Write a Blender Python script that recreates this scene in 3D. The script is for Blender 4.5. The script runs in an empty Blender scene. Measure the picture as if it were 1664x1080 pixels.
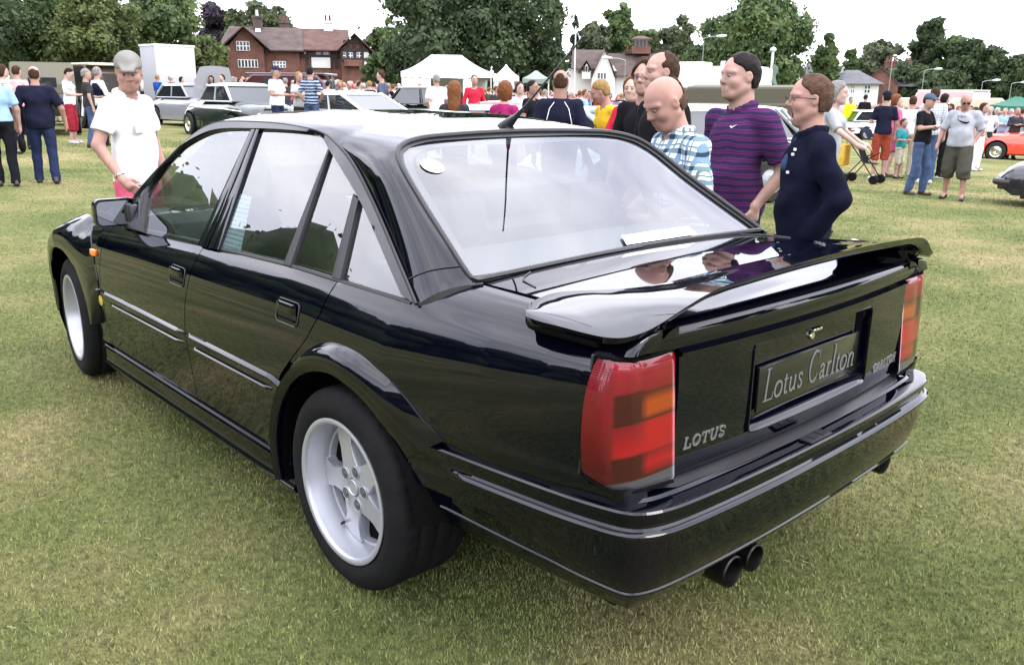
import bpy, bmesh, math, random
import numpy as np
from mathutils import Vector, Matrix
rnd = random.Random(7)
nrs = np.random.RandomState(7)
SC = bpy.context.scene
COL = SC.collection
PI = math.pi

# ------------------------------------------------------------------ camera
CAM = np.array([-2.10632242, 2.13016737, 1.49673834])
FWD = np.array([0.70907115, -0.65196525, -0.26862505])
RGT = np.array([-0.67495002, -0.73780766, 0.00907346])
UPV = np.array([0.2041092, -0.17487475, 0.96320208])
FPX = 1386.08
cam_d = bpy.data.cameras.new('camera')
cam = bpy.data.objects.new('camera', cam_d)
COL.objects.link(cam)
cam.matrix_world = Matrix([[RGT[i], UPV[i], -FWD[i], CAM[i]] for i in range(3)] + [[0, 0, 0, 1]])
cam_d.sensor_width = 36.0
cam_d.lens = FPX / 1664 * 36.0
cam_d.clip_start = 0.05
cam_d.clip_end = 2000
SC.camera = cam

# ------------------------------------------------------------------ sky, sun, exposure
SUN_EL, SUN_AZ = math.radians(52), math.radians(250)
world = bpy.data.worlds.new('World')
SC.world = world
world.use_nodes = True
wt = world.node_tree
wt.nodes.clear()
def wn(t, **k):
    n = wt.nodes.new(t)
    for a, b in k.items():
        setattr(n, a, b)
    return n
w_out = wn('ShaderNodeOutputWorld')
w_sky = wn('ShaderNodeTexSky', sky_type='NISHITA', sun_disc=False, sun_elevation=SUN_EL, sun_rotation=SUN_AZ)
w_bg1 = wn('ShaderNodeBackground'); w_bg1.inputs[1].default_value = 0.10
w_bg2 = wn('ShaderNodeBackground'); w_bg2.inputs[1].default_value = 1.0
w_tc = wn('ShaderNodeTexCoord')
w_map = wn('ShaderNodeMapping'); w_map.inputs['Scale'].default_value = (1, 1, 2.6)
w_n1 = wn('ShaderNodeTexNoise'); w_n1.inputs['Scale'].default_value = 2.3; w_n1.inputs['Detail'].default_value = 5; w_n1.inputs['Roughness'].default_value = .5
w_r1 = wn('ShaderNodeValToRGB')
w_r1.color_ramp.elements[0].position = .33; w_r1.color_ramp.elements[0].color = (0.88, 0.90, 1.10, 1)
w_r1.color_ramp.elements[1].position = .66; w_r1.color_ramp.elements[1].color = (1.78, 1.78, 1.90, 1)
w_mix = wn('ShaderNodeMixShader'); w_mix.inputs[0].default_value = 0.88
L = wt.links.new
L(w_tc.outputs['Generated'], w_map.inputs[0]); L(w_map.outputs[0], w_n1.inputs['Vector'])
L(w_n1.outputs['Fac'], w_r1.inputs[0]); L(w_r1.outputs[0], w_bg2.inputs[0])
L(w_sky.outputs[0], w_bg1.inputs[0]); L(w_bg1.outputs[0], w_mix.inputs[1]); L(w_bg2.outputs[0], w_mix.inputs[2])
L(w_mix.outputs[0], w_out.inputs[0])
sun_d = bpy.data.lights.new('sun', 'SUN')
sun_d.energy = 0.7; sun_d.angle = math.radians(25); sun_d.color = (1, .96, .9)
sun = bpy.data.objects.new('sun', sun_d); COL.objects.link(sun)
# sun_rotation is clockwise from +Y
sdir = Vector((math.sin(SUN_AZ) * math.cos(SUN_EL), math.cos(SUN_AZ) * math.cos(SUN_EL), math.sin(SUN_EL)))
sun.rotation_euler = (-sdir).to_track_quat('-Z', 'Y').to_euler()
SC.view_settings.view_transform = 'Standard'
SC.view_settings.look = 'None'
SC.view_settings.gamma = 1
SC.view_settings.use_curve_mapping = False
SC.view_settings.exposure = 1.55
try:
    SC.cycles.max_bounces = 8
    SC.cycles.transparent_max_bounces = 16
    SC.cycles.sample_clamp_indirect = 6
except Exception:
    pass

# ------------------------------------------------------------------ helpers
def ray(px, py):
    d = FWD * FPX + RGT * (px - 832) - UPV * (py - 540)
    return d / np.linalg.norm(d)

def mat(name, col=(.5, .5, .5), rough=.6, metal=0, coat=0, bump=0, bscale=200, var=0, vscale=8, spec=.5, emit=None, alpha=None, trans=0, ior=1.5, sheen=0):
    m = bpy.data.materials.new(name); m.use_nodes = True
    nt = m.node_tree; b = nt.nodes['Principled BSDF']
    b.inputs['Base Color'].default_value = (*col, 1)
    b.inputs['Roughness'].default_value = rough
    b.inputs['Metallic'].default_value = metal
    b.inputs['IOR'].default_value = ior
    b.inputs['Specular IOR Level'].default_value = spec
    if coat:
        b.inputs['Coat Weight'].default_value = coat
        b.inputs['Coat Roughness'].default_value = .02
    if trans: b.inputs['Transmission Weight'].default_value = trans
    if sheen:
        b.inputs['Sheen Weight'].default_value = sheen
    if emit:
        b.inputs['Emission Color'].default_value = (*emit[:3], 1); b.inputs['Emission Strength'].default_value = emit[3]
    tc = nt.nodes.new('ShaderNodeTexCoord')
    if var:
        n = nt.nodes.new('ShaderNodeTexNoise'); n.inputs['Scale'].default_value = vscale; n.inputs['Detail'].default_value = 5
        r = nt.nodes.new('ShaderNodeMapRange'); r.inputs['From Min'].default_value = .3; r.inputs['From Max'].default_value = .7
        r.inputs['To Min'].default_value = 1 - var; r.inputs['To Max'].default_value = 1 + var
        mx = nt.nodes.new('ShaderNodeVectorMath'); mx.operation = 'SCALE'; mx.inputs[0].default_value = col
        nt.links.new(tc.outputs['Object'], n.inputs['Vector']); nt.links.new(n.outputs['Fac'], r.inputs['Value'])
        nt.links.new(r.outputs[0], mx.inputs['Scale']); nt.links.new(mx.outputs[0], b.inputs['Base Color'])
    if bump:
        n = nt.nodes.new('ShaderNodeTexNoise'); n.inputs['Scale'].default_value = bscale; n.inputs['Detail'].default_value = 3
        bp = nt.nodes.new('ShaderNodeBump'); bp.inputs['Strength'].default_value = bump; bp.inputs['Distance'].default_value = .01
        nt.links.new(tc.outputs['Object'], n.inputs['Vector']); nt.links.new(n.outputs['Fac'], bp.inputs['Height'])
        nt.links.new(bp.outputs[0], b.inputs['Normal'])
    return m

def glass_mat(name, tint=(.5, .55, .55), ior=1.6, rough=0.0):
    m = bpy.data.materials.new(name); m.use_nodes = True
    nt = m.node_tree; nt.nodes.clear()
    o = nt.nodes.new('ShaderNodeOutputMaterial'); mx = nt.nodes.new('ShaderNodeMixShader')
    ge = nt.nodes.new('ShaderNodeNewGeometry'); dt = nt.nodes.new('ShaderNodeVectorMath'); dt.operation = 'DOT_PRODUCT'
    nt.links.new(ge.outputs['Incoming'], dt.inputs[0]); nt.links.new(ge.outputs['Normal'], dt.inputs[1])
    def mth(op, a, b=None):
        n = nt.nodes.new('ShaderNodeMath'); n.operation = op
        for k, v in enumerate((a, b)):
            if v is None: continue
            if isinstance(v, (int, float)): n.inputs[k].default_value = v
            else: nt.links.new(v, n.inputs[k])
        return n.outputs[0]
    r0 = ((ior - 1) / (ior + 1)) ** 2 * 1.7          # two faces of the pane
    sch = mth('POWER', mth('SUBTRACT', 1.0, mth('ABSOLUTE', dt.outputs['Value'])), 5.0)
    fres = mth('ADD', mth('MULTIPLY', sch, 1 - r0), r0)
    tr = nt.nodes.new('ShaderNodeBsdfTransparent'); tr.inputs[0].default_value = (*tint, 1)
    gl = nt.nodes.new('ShaderNodeBsdfGlossy'); gl.inputs['Roughness'].default_value = rough; gl.inputs['Color'].default_value = (1, 1, 1, 1)
    nt.links.new(fres, mx.inputs[0]); nt.links.new(tr.outputs[0], mx.inputs[1]); nt.links.new(gl.outputs[0], mx.inputs[2])
    nt.links.new(mx.outputs[0], o.inputs[0])
    return m

def link(name, me, m, parent=None):
    o = bpy.data.objects.new(name, me)
    COL.objects.link(o)
    if m is not None and len(me.materials) == 0:
        for mm in (m if isinstance(m, (list, tuple)) else [m]):
            me.materials.append(mm)
    if parent is not None:
        o.parent = parent
    return o

def obj(name, V, F, m, parent=None, smooth=True, sharp=35, mi=None, fixn=False):
    me = bpy.data.meshes.new(name)
    V = [tuple(map(float, v)) for v in V]
    me.from_pydata(V, [], [tuple(int(i) for i in f) for f in F])
    if fixn:
        bm = bmesh.new(); bm.from_mesh(me)
        bmesh.ops.recalc_face_normals(bm, faces=bm.faces)
        bm.to_mesh(me); bm.free()
    if mi is not None:
        me.polygons.foreach_set('material_index', mi)
    if smooth:
        me.polygons.foreach_set('use_smooth', [True] * len(me.polygons))
        if sharp: me.set_sharp_from_angle(angle=math.radians(sharp))
    me.update()
    return link(name, me, m, parent)

def empty(name, label=None, cat=None, loc=(0, 0, 0), rz=0, group=None, kind=None):
    o = bpy.data.objects.new(name, None); COL.objects.link(o)
    o.location = loc; o.rotation_euler = (0, 0, rz)
    tag(o, label, cat, group, kind)
    return o

def tag(o, label=None, cat=None, group=None, kind=None):
    if label: o['label'] = label
    if cat: o['category'] = cat
    if group: o['group'] = group
    if kind: o['kind'] = kind
    return o

TWIN = {}
class MB:
    """collects shapes into one mesh"""
    def __init__(s): s.V = []; s.F = []; s.M = []; s.mi = 0
    def add(s, V, F):
        b = len(s.V); s.V += [tuple(v) for v in V]; s.F += [tuple(i + b for i in f) for f in F]; s.M += [s.mi] * len(F)
        return s
    def grid(s, P, closeu=False, closev=False, flip=False):
        P = np.asarray(P, float); nu, nv = P.shape[:2]
        V = P.reshape(-1, 3); F = []
        for i in range(nu if closeu else nu - 1):
            for j in range(nv if closev else nv - 1):
                a, b = i * nv + j, ((i + 1) % nu) * nv + j
                c, d = ((i + 1) % nu) * nv + (j + 1) % nv, i * nv + (j + 1) % nv
                F.append((a, d, c, b) if flip else (a, b, c, d))
        return s.add(V, F)
    def box(s, c, h, R=None, bev=0):
        c = np.array(c, float); h = np.array(h, float)
        if bev:
            bm = bmesh.new(); bmesh.ops.create_cube(bm, size=2)
            for v in bm.verts: v.co = Vector((v.co.x * h[0], v.co.y * h[1], v.co.z * h[2]))
            bmesh.ops.bevel(bm, geom=bm.edges[:], offset=bev, segments=2, affect='EDGES', profile=.5)
            V = np.array([v.co[:] for v in bm.verts]); F = [[v.index for v in f.verts] for f in bm.faces]; bm.free()
        else:
            V = np.array([(x, y, z) for x in (-1, 1) for y in (-1, 1) for z in (-1, 1)], float) * h
            F = [(0, 1, 3, 2), (4, 6, 7, 5), (0, 4, 5, 1), (2, 3, 7, 6), (0, 2, 6, 4), (1, 5, 7, 3)]
        if R is not None: V = V @ np.array(R).T
        return s.add(V + c, F)
    def tube(s, pts, r, n=8, cap=True, flat=None):
        pts = [np.array(p, float) for p in pts]; N = len(pts)
        rs = r if hasattr(r, '__len__') else [r] * N
        rings = []; up = None
        for i, p in enumerate(pts):
            t = pts[min(i + 1, N - 1)] - pts[max(i - 1, 0)]; t = t / (np.linalg.norm(t) + 1e-12)
            if up is None:
                a = np.array([0, 0, 1.]) if abs(t[2]) < .9 else np.array([1., 0, 0])
                up = np.cross(t, a); up /= np.linalg.norm(up)
            else:
                up = up - t * (up @ t); up /= np.linalg.norm(up)
            v = np.cross(t, up)
            rings.append([p + rs[i] * (math.cos(k * 2 * PI / n) * up + math.sin(k * 2 * PI / n) * v) for k in range(n)])
        b = len(s.V)
        s.grid(rings, closev=True)
        if cap:
            s.F.append(tuple(b + k for k in range(n))[::-1]); s.M.append(s.mi)
            s.F.append(tuple(b + (N - 1) * n + k for k in range(n))); s.M.append(s.mi)
        return s
    def lathe(s, prof, n=32, c=(0, 0, 0), axis='y', closed=False):
        """prof = (radius, along)"""
        P = []
        for k in range(n):
            a = 2 * PI * k / n; row = []
            for (r, t) in prof:
                if axis == 'y': row.append((c[0] + r * math.cos(a), c[1] + t, c[2] + r * math.sin(a)))
                elif axis == 'z': row.append((c[0] + r * math.cos(a), c[1] + r * math.sin(a), c[2] + t))
                else: row.append((c[0] + t, c[1] + r * math.cos(a), c[2] + r * math.sin(a)))
            P.append(row)
        return s.grid(P, closeu=True, closev=closed)
    def poly(s, pts): return s.add(pts, [tuple(range(len(pts)))])
    def prism(s, outline, d):
        """outline (list of 3D) extruded by vector d"""
        n = len(outline); d = np.array(d, float)
        V = [np.array(p, float) for p in outline]; V += [p + d for p in V]
        F = [tuple(range(n))[::-1], tuple(range(n, 2 * n))] + [(i, (i + 1) % n, n + (i + 1) % n, n + i) for i in range(n)]
        return s.add(V, F)
    twin = False
    def mirror(s):
        s.twin = True
        return s
    def build(s, name, m, parent=None, smooth=True, sharp=35, fixn=True):
        mi = s.M if any(s.M) else None
        o = obj(name, s.V, s.F, m, parent, smooth, sharp, mi, fixn)
        if s.twin:      # the same piece on the other side of the car
            par = parent
            if parent is not None and 'twin' in TWIN.get(parent.name, {}): par = TWIN[parent.name]['twin']
            o2 = obj(name, [(v[0], -v[1], v[2]) for v in s.V], [f[::-1] for f in s.F], m, par, smooth, sharp, mi, fixn)
            TWIN[o.name] = {'twin': o2}
        return o

def interp(x, xs, ys):
    return float(np.interp(x, xs, ys))
def spline(pts, n):
    """Catmull-Rom through pts -> n points"""
    P = np.array(pts, float); P = np.vstack([2 * P[0] - P[1], P, 2 * P[-1] - P[-2]])
    m = len(P) - 3; out = []
    for t in np.linspace(0, m, n):
        i = min(int(t), m - 1); f = t - i
        a, b, c, d = P[i], P[i + 1], P[i + 2], P[i + 3]
        out.append(.5 * ((2 * b) + (c - a) * f + (2 * a - 5 * b + 4 * c - d) * f * f + (3 * b - a - 3 * c + d) * f ** 3))
    return np.array(out)
def resample(P, n):
    P = np.array(P, float); s = np.r_[0, np.cumsum(np.linalg.norm(np.diff(P, axis=0), axis=1))]
    t = np.linspace(0, s[-1], n)
    return np.stack([np.interp(t, s, P[:, k]) for k in range(P.shape[1])], -1)
# ------------------------------------------------------------------ the show field
F2 = np.array([FWD[0], FWD[1]]); F2 /= np.linalg.norm(F2)
R2 = np.array([RGT[0], RGT[1]]); R2 /= np.linalg.norm(R2)
def sstep(a, b, x):
    t = min(1, max(0, (x - a) / (b - a))); return t * t * (3 - 2 * t)
def hgt(x, y):
    v = np.array([x - CAM[0], y - CAM[1]]); d = v @ F2; l = v @ R2
    dist = math.hypot(*v); k = sstep(5.5, 22, dist)
    l = max(-60, min(60, l))
    return -.030 * l * k + .04 * math.sin(x * .21 + 1) * math.sin(y * .17) * k
def proj(P):
    d = np.array(P, float) - CAM; z = d @ FWD
    return 832 + FPX * (d @ RGT) / z, 540 - FPX * (d @ UPV) / z
def spot(px, d, dz=0):
    """ground point seen in picture column px at horizontal depth d metres"""
    l = (px - 832) / FPX * d
    for _ in range(12):
        p = np.array([CAM[0], CAM[1]]) + F2 * d + R2 * l
        z = hgt(*p) + dz
        u, v = proj((p[0], p[1], z)); l += (px - u) / FPX * d
    return np.array([p[0], p[1], hgt(*p)])
def foot(px, py):
    """ground point under a picture position"""
    r_ = ray(px, py); t = 1.0
    lo, hi = .5, 400.
    for _ in range(60):
        t = (lo + hi) / 2; q = CAM + r_ * t
        if q[2] > hgt(q[0], q[1]): lo = t
        else: hi = t
    q = CAM + r_ * hi
    return np.array([q[0], q[1], hgt(q[0], q[1])])
YAW = math.atan2(F2[1], F2[0])       # heading of the view, radians from +x

M_GRASS = bpy.data.materials.new('mown_grass'); M_GRASS.use_nodes = True
nt = M_GRASS.node_tree; bs = nt.nodes['Principled BSDF']; bs.inputs['Roughness'].default_value = .95; bs.inputs['Specular IOR Level'].default_value = .15
tc = nt.nodes.new('ShaderNodeTexCoord')
def nz(scale, det, rough=.55, dist=0, vec=None, nt=nt):
    n = nt.nodes.new('ShaderNodeTexNoise'); n.inputs['Scale'].default_value = scale; n.inputs['Detail'].default_value = det; n.inputs['Roughness'].default_value = rough; n.inputs['Distortion'].default_value = dist
    nt.links.new(vec or tc.outputs['Object'], n.inputs['Vector']); return n.outputs['Fac']
def ramp(fac, stops, nt=nt):
    r = nt.nodes.new('ShaderNodeValToRGB'); e = r.color_ramp.elements
    e[0].position, e[0].color = stops[0][0], (*stops[0][1], 1); e[1].position, e[1].color = stops[-1][0], (*stops[-1][1], 1)
    for p, c in stops[1:-1]:
        k = e.new(p); k.color = (*c, 1)
    nt.links.new(fac, r.inputs[0]); return r.outputs[0]
def mixc(fac, a, b, nt=nt, blend='MIX'):
    m = nt.nodes.new('ShaderNodeMix'); m.data_type = 'RGBA'; m.blend_type = blend
    for s, v in ((0, fac), (6, a), (7, b)):
        if isinstance(v, (int, float)): m.inputs[s].default_value = v
        elif isinstance(v, tuple): m.inputs[s].default_value = (*v, 1)
        else: nt.links.new(v, m.inputs[s])
    return m.outputs[2]
big = ramp(nz(.55, 6, .62), [(.36, (.10, .122, .042)), (.48, (.145, .162, .060)), (.58, (.21, .195, .092)), (.72, (.29, .25, .14))])
fine = ramp(nz(26, 6, .75), [(.3, (.35, .35, .35)), (.7, (1.7, 1.65, 1.5))])
c1 = mixc(1.0, big, fine, blend='MULTIPLY')
straw = ramp(nz(120, 2, .5), [(.66, (0, 0, 0)), (.72, (1, 1, 1))])
c2 = mixc(straw, c1, (.14, .12, .06))
nt.links.new(c2, bs.inputs['Base Color'])
bp = nt.nodes.new('ShaderNodeBump'); bp.inputs['Strength'].default_value = .9; bp.inputs['Distance'].default_value = .03
nt.links.new(nz(55, 8, .8), bp.inputs['Height']); nt.links.new(bp.outputs[0], bs.inputs['Normal'])

V = []; F = []
radii = np.r_[0, np.geomspace(1.2, 330, 70)]; NA = 96
V.append((CAM[0], CAM[1], 0))
for r_ in radii[1:]:
    for k in range(NA):
        a = 2 * PI * k / NA; x, y = CAM[0] + r_ * math.cos(a), CAM[1] + r_ * math.sin(a); V.append((x, y, hgt(x, y)))
for k in range(NA): F.append((0, 1 + k, 1 + (k + 1) % NA))
for i in range(len(radii) - 2):
    for k in range(NA):
        a, b = 1 + i * NA + k, 1 + i * NA + (k + 1) % NA; F.append((a, a + NA, b + NA, b))
ground = obj('grass_field', V, F, M_GRASS, fixn=True); ground['kind'] = 'structure'

# standing blades of grass, thick near the camera and thinning with distance
def blades(n, dmin, dmax, hmin, hmax, w, name, m, half=36, seed=3, flat=False):
    rs = np.random.RandomState(seed)
    d = dmin * (dmax / dmin) ** rs.rand(n) if not flat else np.sqrt(dmin ** 2 + rs.rand(n) * (dmax ** 2 - dmin ** 2))
    a = YAW + np.radians(rs.uniform(-half, half, n))
    x = CAM[0] + d * np.cos(a); y = CAM[1] + d * np.sin(a)
    keep = np.abs(rs.randn(n)) < 9
    x, y, d = x[keep], y[keep], d[keep]; n = len(x)
    v = np.stack([x - CAM[0], y - CAM[1]], -1); l = np.clip(v @ R2, -60, 60); dist = np.hypot(v[:, 0], v[:, 1]); k = np.clip((dist - 5.5) / 16.5, 0, 1); k = k * k * (3 - 2 * k)
    z = -.030 * l * k + .04 * np.sin(x * .21 + 1) * np.sin(y * .17) * k
    h = rs.uniform(hmin, hmax, n) * (1 + d * .05); wd = w * (1 + d * .28) * rs.uniform(.6, 1.4, n); th = rs.uniform(0, 2 * PI, n)
    le = rs.uniform(.1, .8, n) * h; ph = rs.uniform(0, 2 * PI, n)
    V = np.zeros((n, 3, 3))
    V[:, 0] = np.stack([x + wd * np.cos(th), y + wd * np.sin(th), z - .003], -1)
    V[:, 1] = np.stack([x - wd * np.cos(th), y - wd * np.sin(th), z - .003], -1)
    V[:, 2] = np.stack([x + le * np.cos(ph), y + le * np.sin(ph), z + h], -1)
    me = bpy.data.meshes.new(name); me.vertices.add(n * 3); me.vertices.foreach_set('co', V.ravel())
    me.loops.add(n * 3); me.loops.foreach_set('vertex_index', np.arange(n * 3, dtype=np.int32))
    me.polygons.add(n); me.polygons.foreach_set('loop_start', np.arange(0, n * 3, 3, dtype=np.int32)); me.polygons.foreach_set('loop_total', np.full(n, 3, dtype=np.int32))
    me.update(); me.validate()
    o = link(name, me, m); o['kind'] = 'stuff'; return o
def blade_mat(name, stops, sc=.55):
    m = bpy.data.materials.new(name); m.use_nodes = True; n_ = m.node_tree; b = n_.nodes['Principled BSDF']; b.inputs['Roughness'].default_value = .8; b.inputs['Specular IOR Level'].default_value = .2
    t = n_.nodes.new('ShaderNodeTexCoord'); base = ramp(nz(sc, 6, .62, vec=t.outputs['Object'], nt=n_), stops, nt=n_)
    f = ramp(nz(60, 3, .7, vec=t.outputs['Object'], nt=n_), [(.3, (.5, .5, .5)), (.7, (1.6, 1.6, 1.4))], nt=n_)
    n_.links.new(mixc(1.0, base, f, nt=n_, blend='MULTIPLY'), b.inputs['Base Color']); return m
M_BL = blade_mat('grass_blade', [(.36, (.12, .155, .055)), (.48, (.18, .205, .080)), (.58, (.26, .245, .12)), (.72, (.37, .33, .19))])
go = blades(380000, .9, 24, .005, .016, .0015, 'grass_blades', M_BL)
tag(go, 'short mown grass, green with dry yellow patches', 'grass')
M_STRAW = mat('dry_grass', (.20, .17, .10), rough=.9)
rs = np.random.RandomState(12); mb = MB()
for k in range(420):
    d = 1.2 * (14 / 1.2) ** rs.rand(); a = YAW + math.radians(rs.uniform(-34, 34)); x, y = CAM[0] + d * math.cos(a), CAM[1] + d * math.sin(a)
    L_ = rs.uniform(.004, .015); t = rs.uniform(0, PI); dx, dy = L_ * math.cos(t), L_ * math.sin(t); w = rs.uniform(.0008, .002) * (1 + d * .25)
    z = hgt(x, y) + rs.uniform(.012, .022)
    mb.add([(x - dx - dy * w / L_, y - dy + dx * w / L_, z), (x - dx + dy * w / L_, y - dy - dx * w / L_, z), (x + dx + dy * w / L_, y + dy - dx * w / L_, z + .004), (x + dx - dy * w / L_, y + dy + dx * w / L_, z + .004)], [(0, 1, 2, 3)])
so = mb.build('straw_litter', M_STRAW, smooth=False, fixn=False); tag(so, 'pale cut grass stalks and bits lying on the lawn', 'straw', kind='stuff')
# ------------------------------------------------------------------ the black saloon (rear axle at the origin, +x forward)
M_PAINT = mat('black_paint', (.0012, .0014, .0045), rough=.3, coat=1.0, spec=.0, ior=1.5)
M_PAINT.node_tree.nodes['Principled BSDF'].inputs['Coat IOR'].default_value = 1.50
M_TRIM = mat('black_rubber', (.012, .012, .013), rough=.45)
M_TRIM2 = mat('satin_black_plastic', (.02, .02, .022), rough=.35)
M_UNDER = mat('underbody', (.004, .004, .004), rough=.95, spec=.05)
M_GLASS = glass_mat('car_glass', (.36, .40, .40), 1.88)
M_RGLASS = glass_mat('rear_glass', (.5, .55, .56), 1.9)
M_TYRE = mat('tyre_rubber', (.006, .006, .0065), rough=.85, bump=.25, bscale=60, var=.3, vscale=14, spec=.2)
M_ALLOY = mat('silver_wheel_paint', (.42, .43, .47), rough=.32, metal=.5, coat=.3)
M_CHROME = mat('chrome', (.8, .8, .82), rough=.08, metal=1)
M_DARKMET = mat('dark_steel', (.025, .023, .022), rough=.4, metal=.9, var=.3, vscale=20)
M_INT = mat('grey_leather', (.10, .105, .11), rough=.5, bump=.1)
M_SHELF = mat('parcel_shelf_cloth', (.16, .165, .17), rough=.9, bump=.3, bscale=300)
M_BADGE = mat('badge_silver', (.33, .33, .35), rough=.3, metal=.8)
M_PLATET = mat('plate_lettering', (.12, .125, .12), rough=.5)

car = empty('black_saloon_car', 'glossy black four door sports saloon with boot spoiler filling the foreground', 'car')

def zbelt(x): return interp(x, [-.3, .4, 1.1, 1.7, 2.2, 2.7, 3.1, 3.3], [.948, .951, .930, .908, .885, .83, .76, .70])
PZ = [.165, .19, .24, .30, .45, .57, .68, .76, .82, .87, .91, .935, .95, .97]
PY = [.835, .862, .868, .864, .874, .884, .884, .878, .868, .854, .836, .820, .806, .783]
def YS(x, z):
    zb = zbelt(x)
    zz = .70 + (z - .70) * .25 / (zb - .70) if z > .70 else z
    y = interp(zz, PZ, PY)
    dl = interp(x, [-1.0, -.9, -.8, -.6, -.4, -.2, 2.2, 2.5, 2.73, 3.0, 3.15, 3.3], [.105, .082, .06, .03, .012, 0, 0, .01, .024, .075, .13, .26])
    dh = interp(x, [-1.0, -.9, -.8, -.6, -.4, -.2, 2.2, 2.5, 2.73, 3.0, 3.15, 3.3], [.035, .02, .01, 0, 0, 0, 0, .012, .035, .095, .15, .28])
    k = min(1, max(0, (z - .68) / .25))
    return y - dl * (1 - k) - dh * k

def smooth_profile():
    global PY, PZ
    z = np.linspace(PZ[0], PZ[-1], 120); y = np.interp(z, PZ, PY)
    for _ in range(30): y[1:-1] = .25 * y[:-2] + .5 * y[1:-1] + .25 * y[2:]
    PZ, PY = list(z), list(y)
smooth_profile()

def side_panel(name, xl, xr, zl, zh, nu=26, nv=40, both=True, cut=None, cutr=.43, off=0, flange=.014, m=None, part=None):
    m = m or M_PAINT; mb = MB(); P = np.zeros((nu + 2, nv + 2, 3))
    us = np.r_[0, np.linspace(0, 1, nu), 1]; vs = np.r_[0, np.linspace(0, 1, nv), 1]
    for i, u in enumerate(us):
        for j, v in enumerate(vs):
            xm = .5 * (xl(.6) + xr(.6)); x = xm
            for _ in range(4):
                z = zl(x) + v * (zh(x) - zl(x)); x = xl(z) + u * (xr(z) - xl(z))
            y = YS(x, z) + off
            if i in (0, nu + 1) or j in (0, nv + 1): y -= flange
            P[i, j] = (x, y, z)
    mb.grid(P)
    if cut is not None:
        keep = []
        V = mb.V
        for f in mb.F:
            c = np.mean([V[k] for k in f], axis=0)
            if all(math.hypot(c[0] - q[0], c[2] - q[1]) > cutr for q in cut): keep.append(f)
        mb.F = keep; mb.M = [0] * len(keep)
    if both: mb.mirror()
    return mb.build(name, m, part or car, sharp=30)

WR, WF = (0, .322), (2.73, .322)
f_front = lambda z: interp(z, [.17, .30, .42, .545, .70, .867, .91], [2.10, 2.136, 2.158, 2.165, 2.14, 2.10, 2.07])
f_b = lambda z: interp(z, [.2, .295, .43, .57, .70, .796, .95], [1.13, 1.143, 1.158, 1.162, 1.138, 1.108, 1.07])
def f_c(z):
    if z < .70: return math.sqrt(max(.44 ** 2 - (z - .322) ** 2, .05 ** 2)) * interp(z, [.2, .7], [1, 1.12]) if z < .62 else interp(z, [.62, .70], [math.sqrt(.44 ** 2 - .298 ** 2) * 1.095, .265])
    return interp(z, [.70, .76, .85, .95], [.265, .20, .138, .115])
SILL = lambda x: .293
g = .0028
for s in (1, -1):
    pass
door_f = side_panel('front_door', lambda z: f_b(z) + g, lambda z: f_front(z) - g, SILL, lambda x: zbelt(x) - .004)
door_r = side_panel('rear_door', lambda z: f_c(z) + g, lambda z: f_b(z) - g, SILL, lambda x: zbelt(x) - .004)
side_panel('front_wing', lambda z: f_front(z) + g, lambda z: 3.22, lambda x: .30, lambda x: zbelt(x) + .005, nu=90, nv=60, cut=[WF], cutr=.415)

# side skirt
mb = MB()
prof = [(.80, .17), (.852, .168), (.872, .182), (.880, .198), (.872, .207), (.868, .225), (.868, .262), (.872, .275), (.884, .284), (.880, .291), (.850, .2925)]
P = [[(x, y - (.02 if x in (.34, 2.25) else 0), z) for (y, z) in prof] for x in [.34, .345] + list(np.linspace(.36, 2.24, 20)) + [2.245, 2.25]]
mb.grid(P).mirror().build('side_skirt', M_PAINT, car, sharp=50)

# rear quarter (rolls over the shoulder to the boot shutline)
def q_station(x):
    z0 = .50
    pts = [(YS(x, z), z) for z in np.linspace(z0, .93, 22)]
    t = (x + .25) / -.75   # 0 at -.25, 1 at -1.0
    a = [(.806, .950), (.785, .972), (.755, .992), (.72, 1.006), (.692, 1.013)]
    b = [(.770, .950), (.757, .968), (.738, .985), (.716, .995), (.690, .999)]
    t = min(max(t, 0), 1)
    for (p, q) in zip(a, b): pts.append((p[0] * (1 - t) + q[0] * t, p[1] * (1 - t) + q[1] * t))
    if x > -.30:      # under the side window and pillar only up to the belt
        k = min(1, (x + .30) / .1)
        top = (YS(.0, .948), .949)
        pts[-4:] = [(pts[-5][0] * (k) + p[0] * (1 - k), pts[-5][1] * k + p[1] * (1 - k)) for p in pts[-4:]]
    return pts
mb = MB()
xs = list(np.linspace(.30, -.98, 84))
P = []
for i, x in enumerate(xs):
    st = q_station(x)
    row = [(x, y, z) for (y, z) in st]
    row = [(a_, b_ - .014 * min(1, max(0, (.64 - c_) / .03)) * min(1, max(0, (-.25 - a_) / .15)), c_) for (a_, b_, c_) in row]
    row = [tuple(p) for p in resample(row, 50)]
    row.append((x, row[-1][1], row[-1][2] - .02))
    P.append(row)
P = np.array(P)
# keep behind the rear door cut
for i in range(P.shape[0]):
    for j in range(P.shape[1]):
        x, y, z = P[i, j]
        lim = f_c(min(z, .95)) - g
        if x > lim: P[i, j, 0] = lim + 0.0 * i; P[i, j, 1] -= .012 if i and P[i - 1, j, 0] == lim - 0.0 else 0
mb.grid(P)
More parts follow.
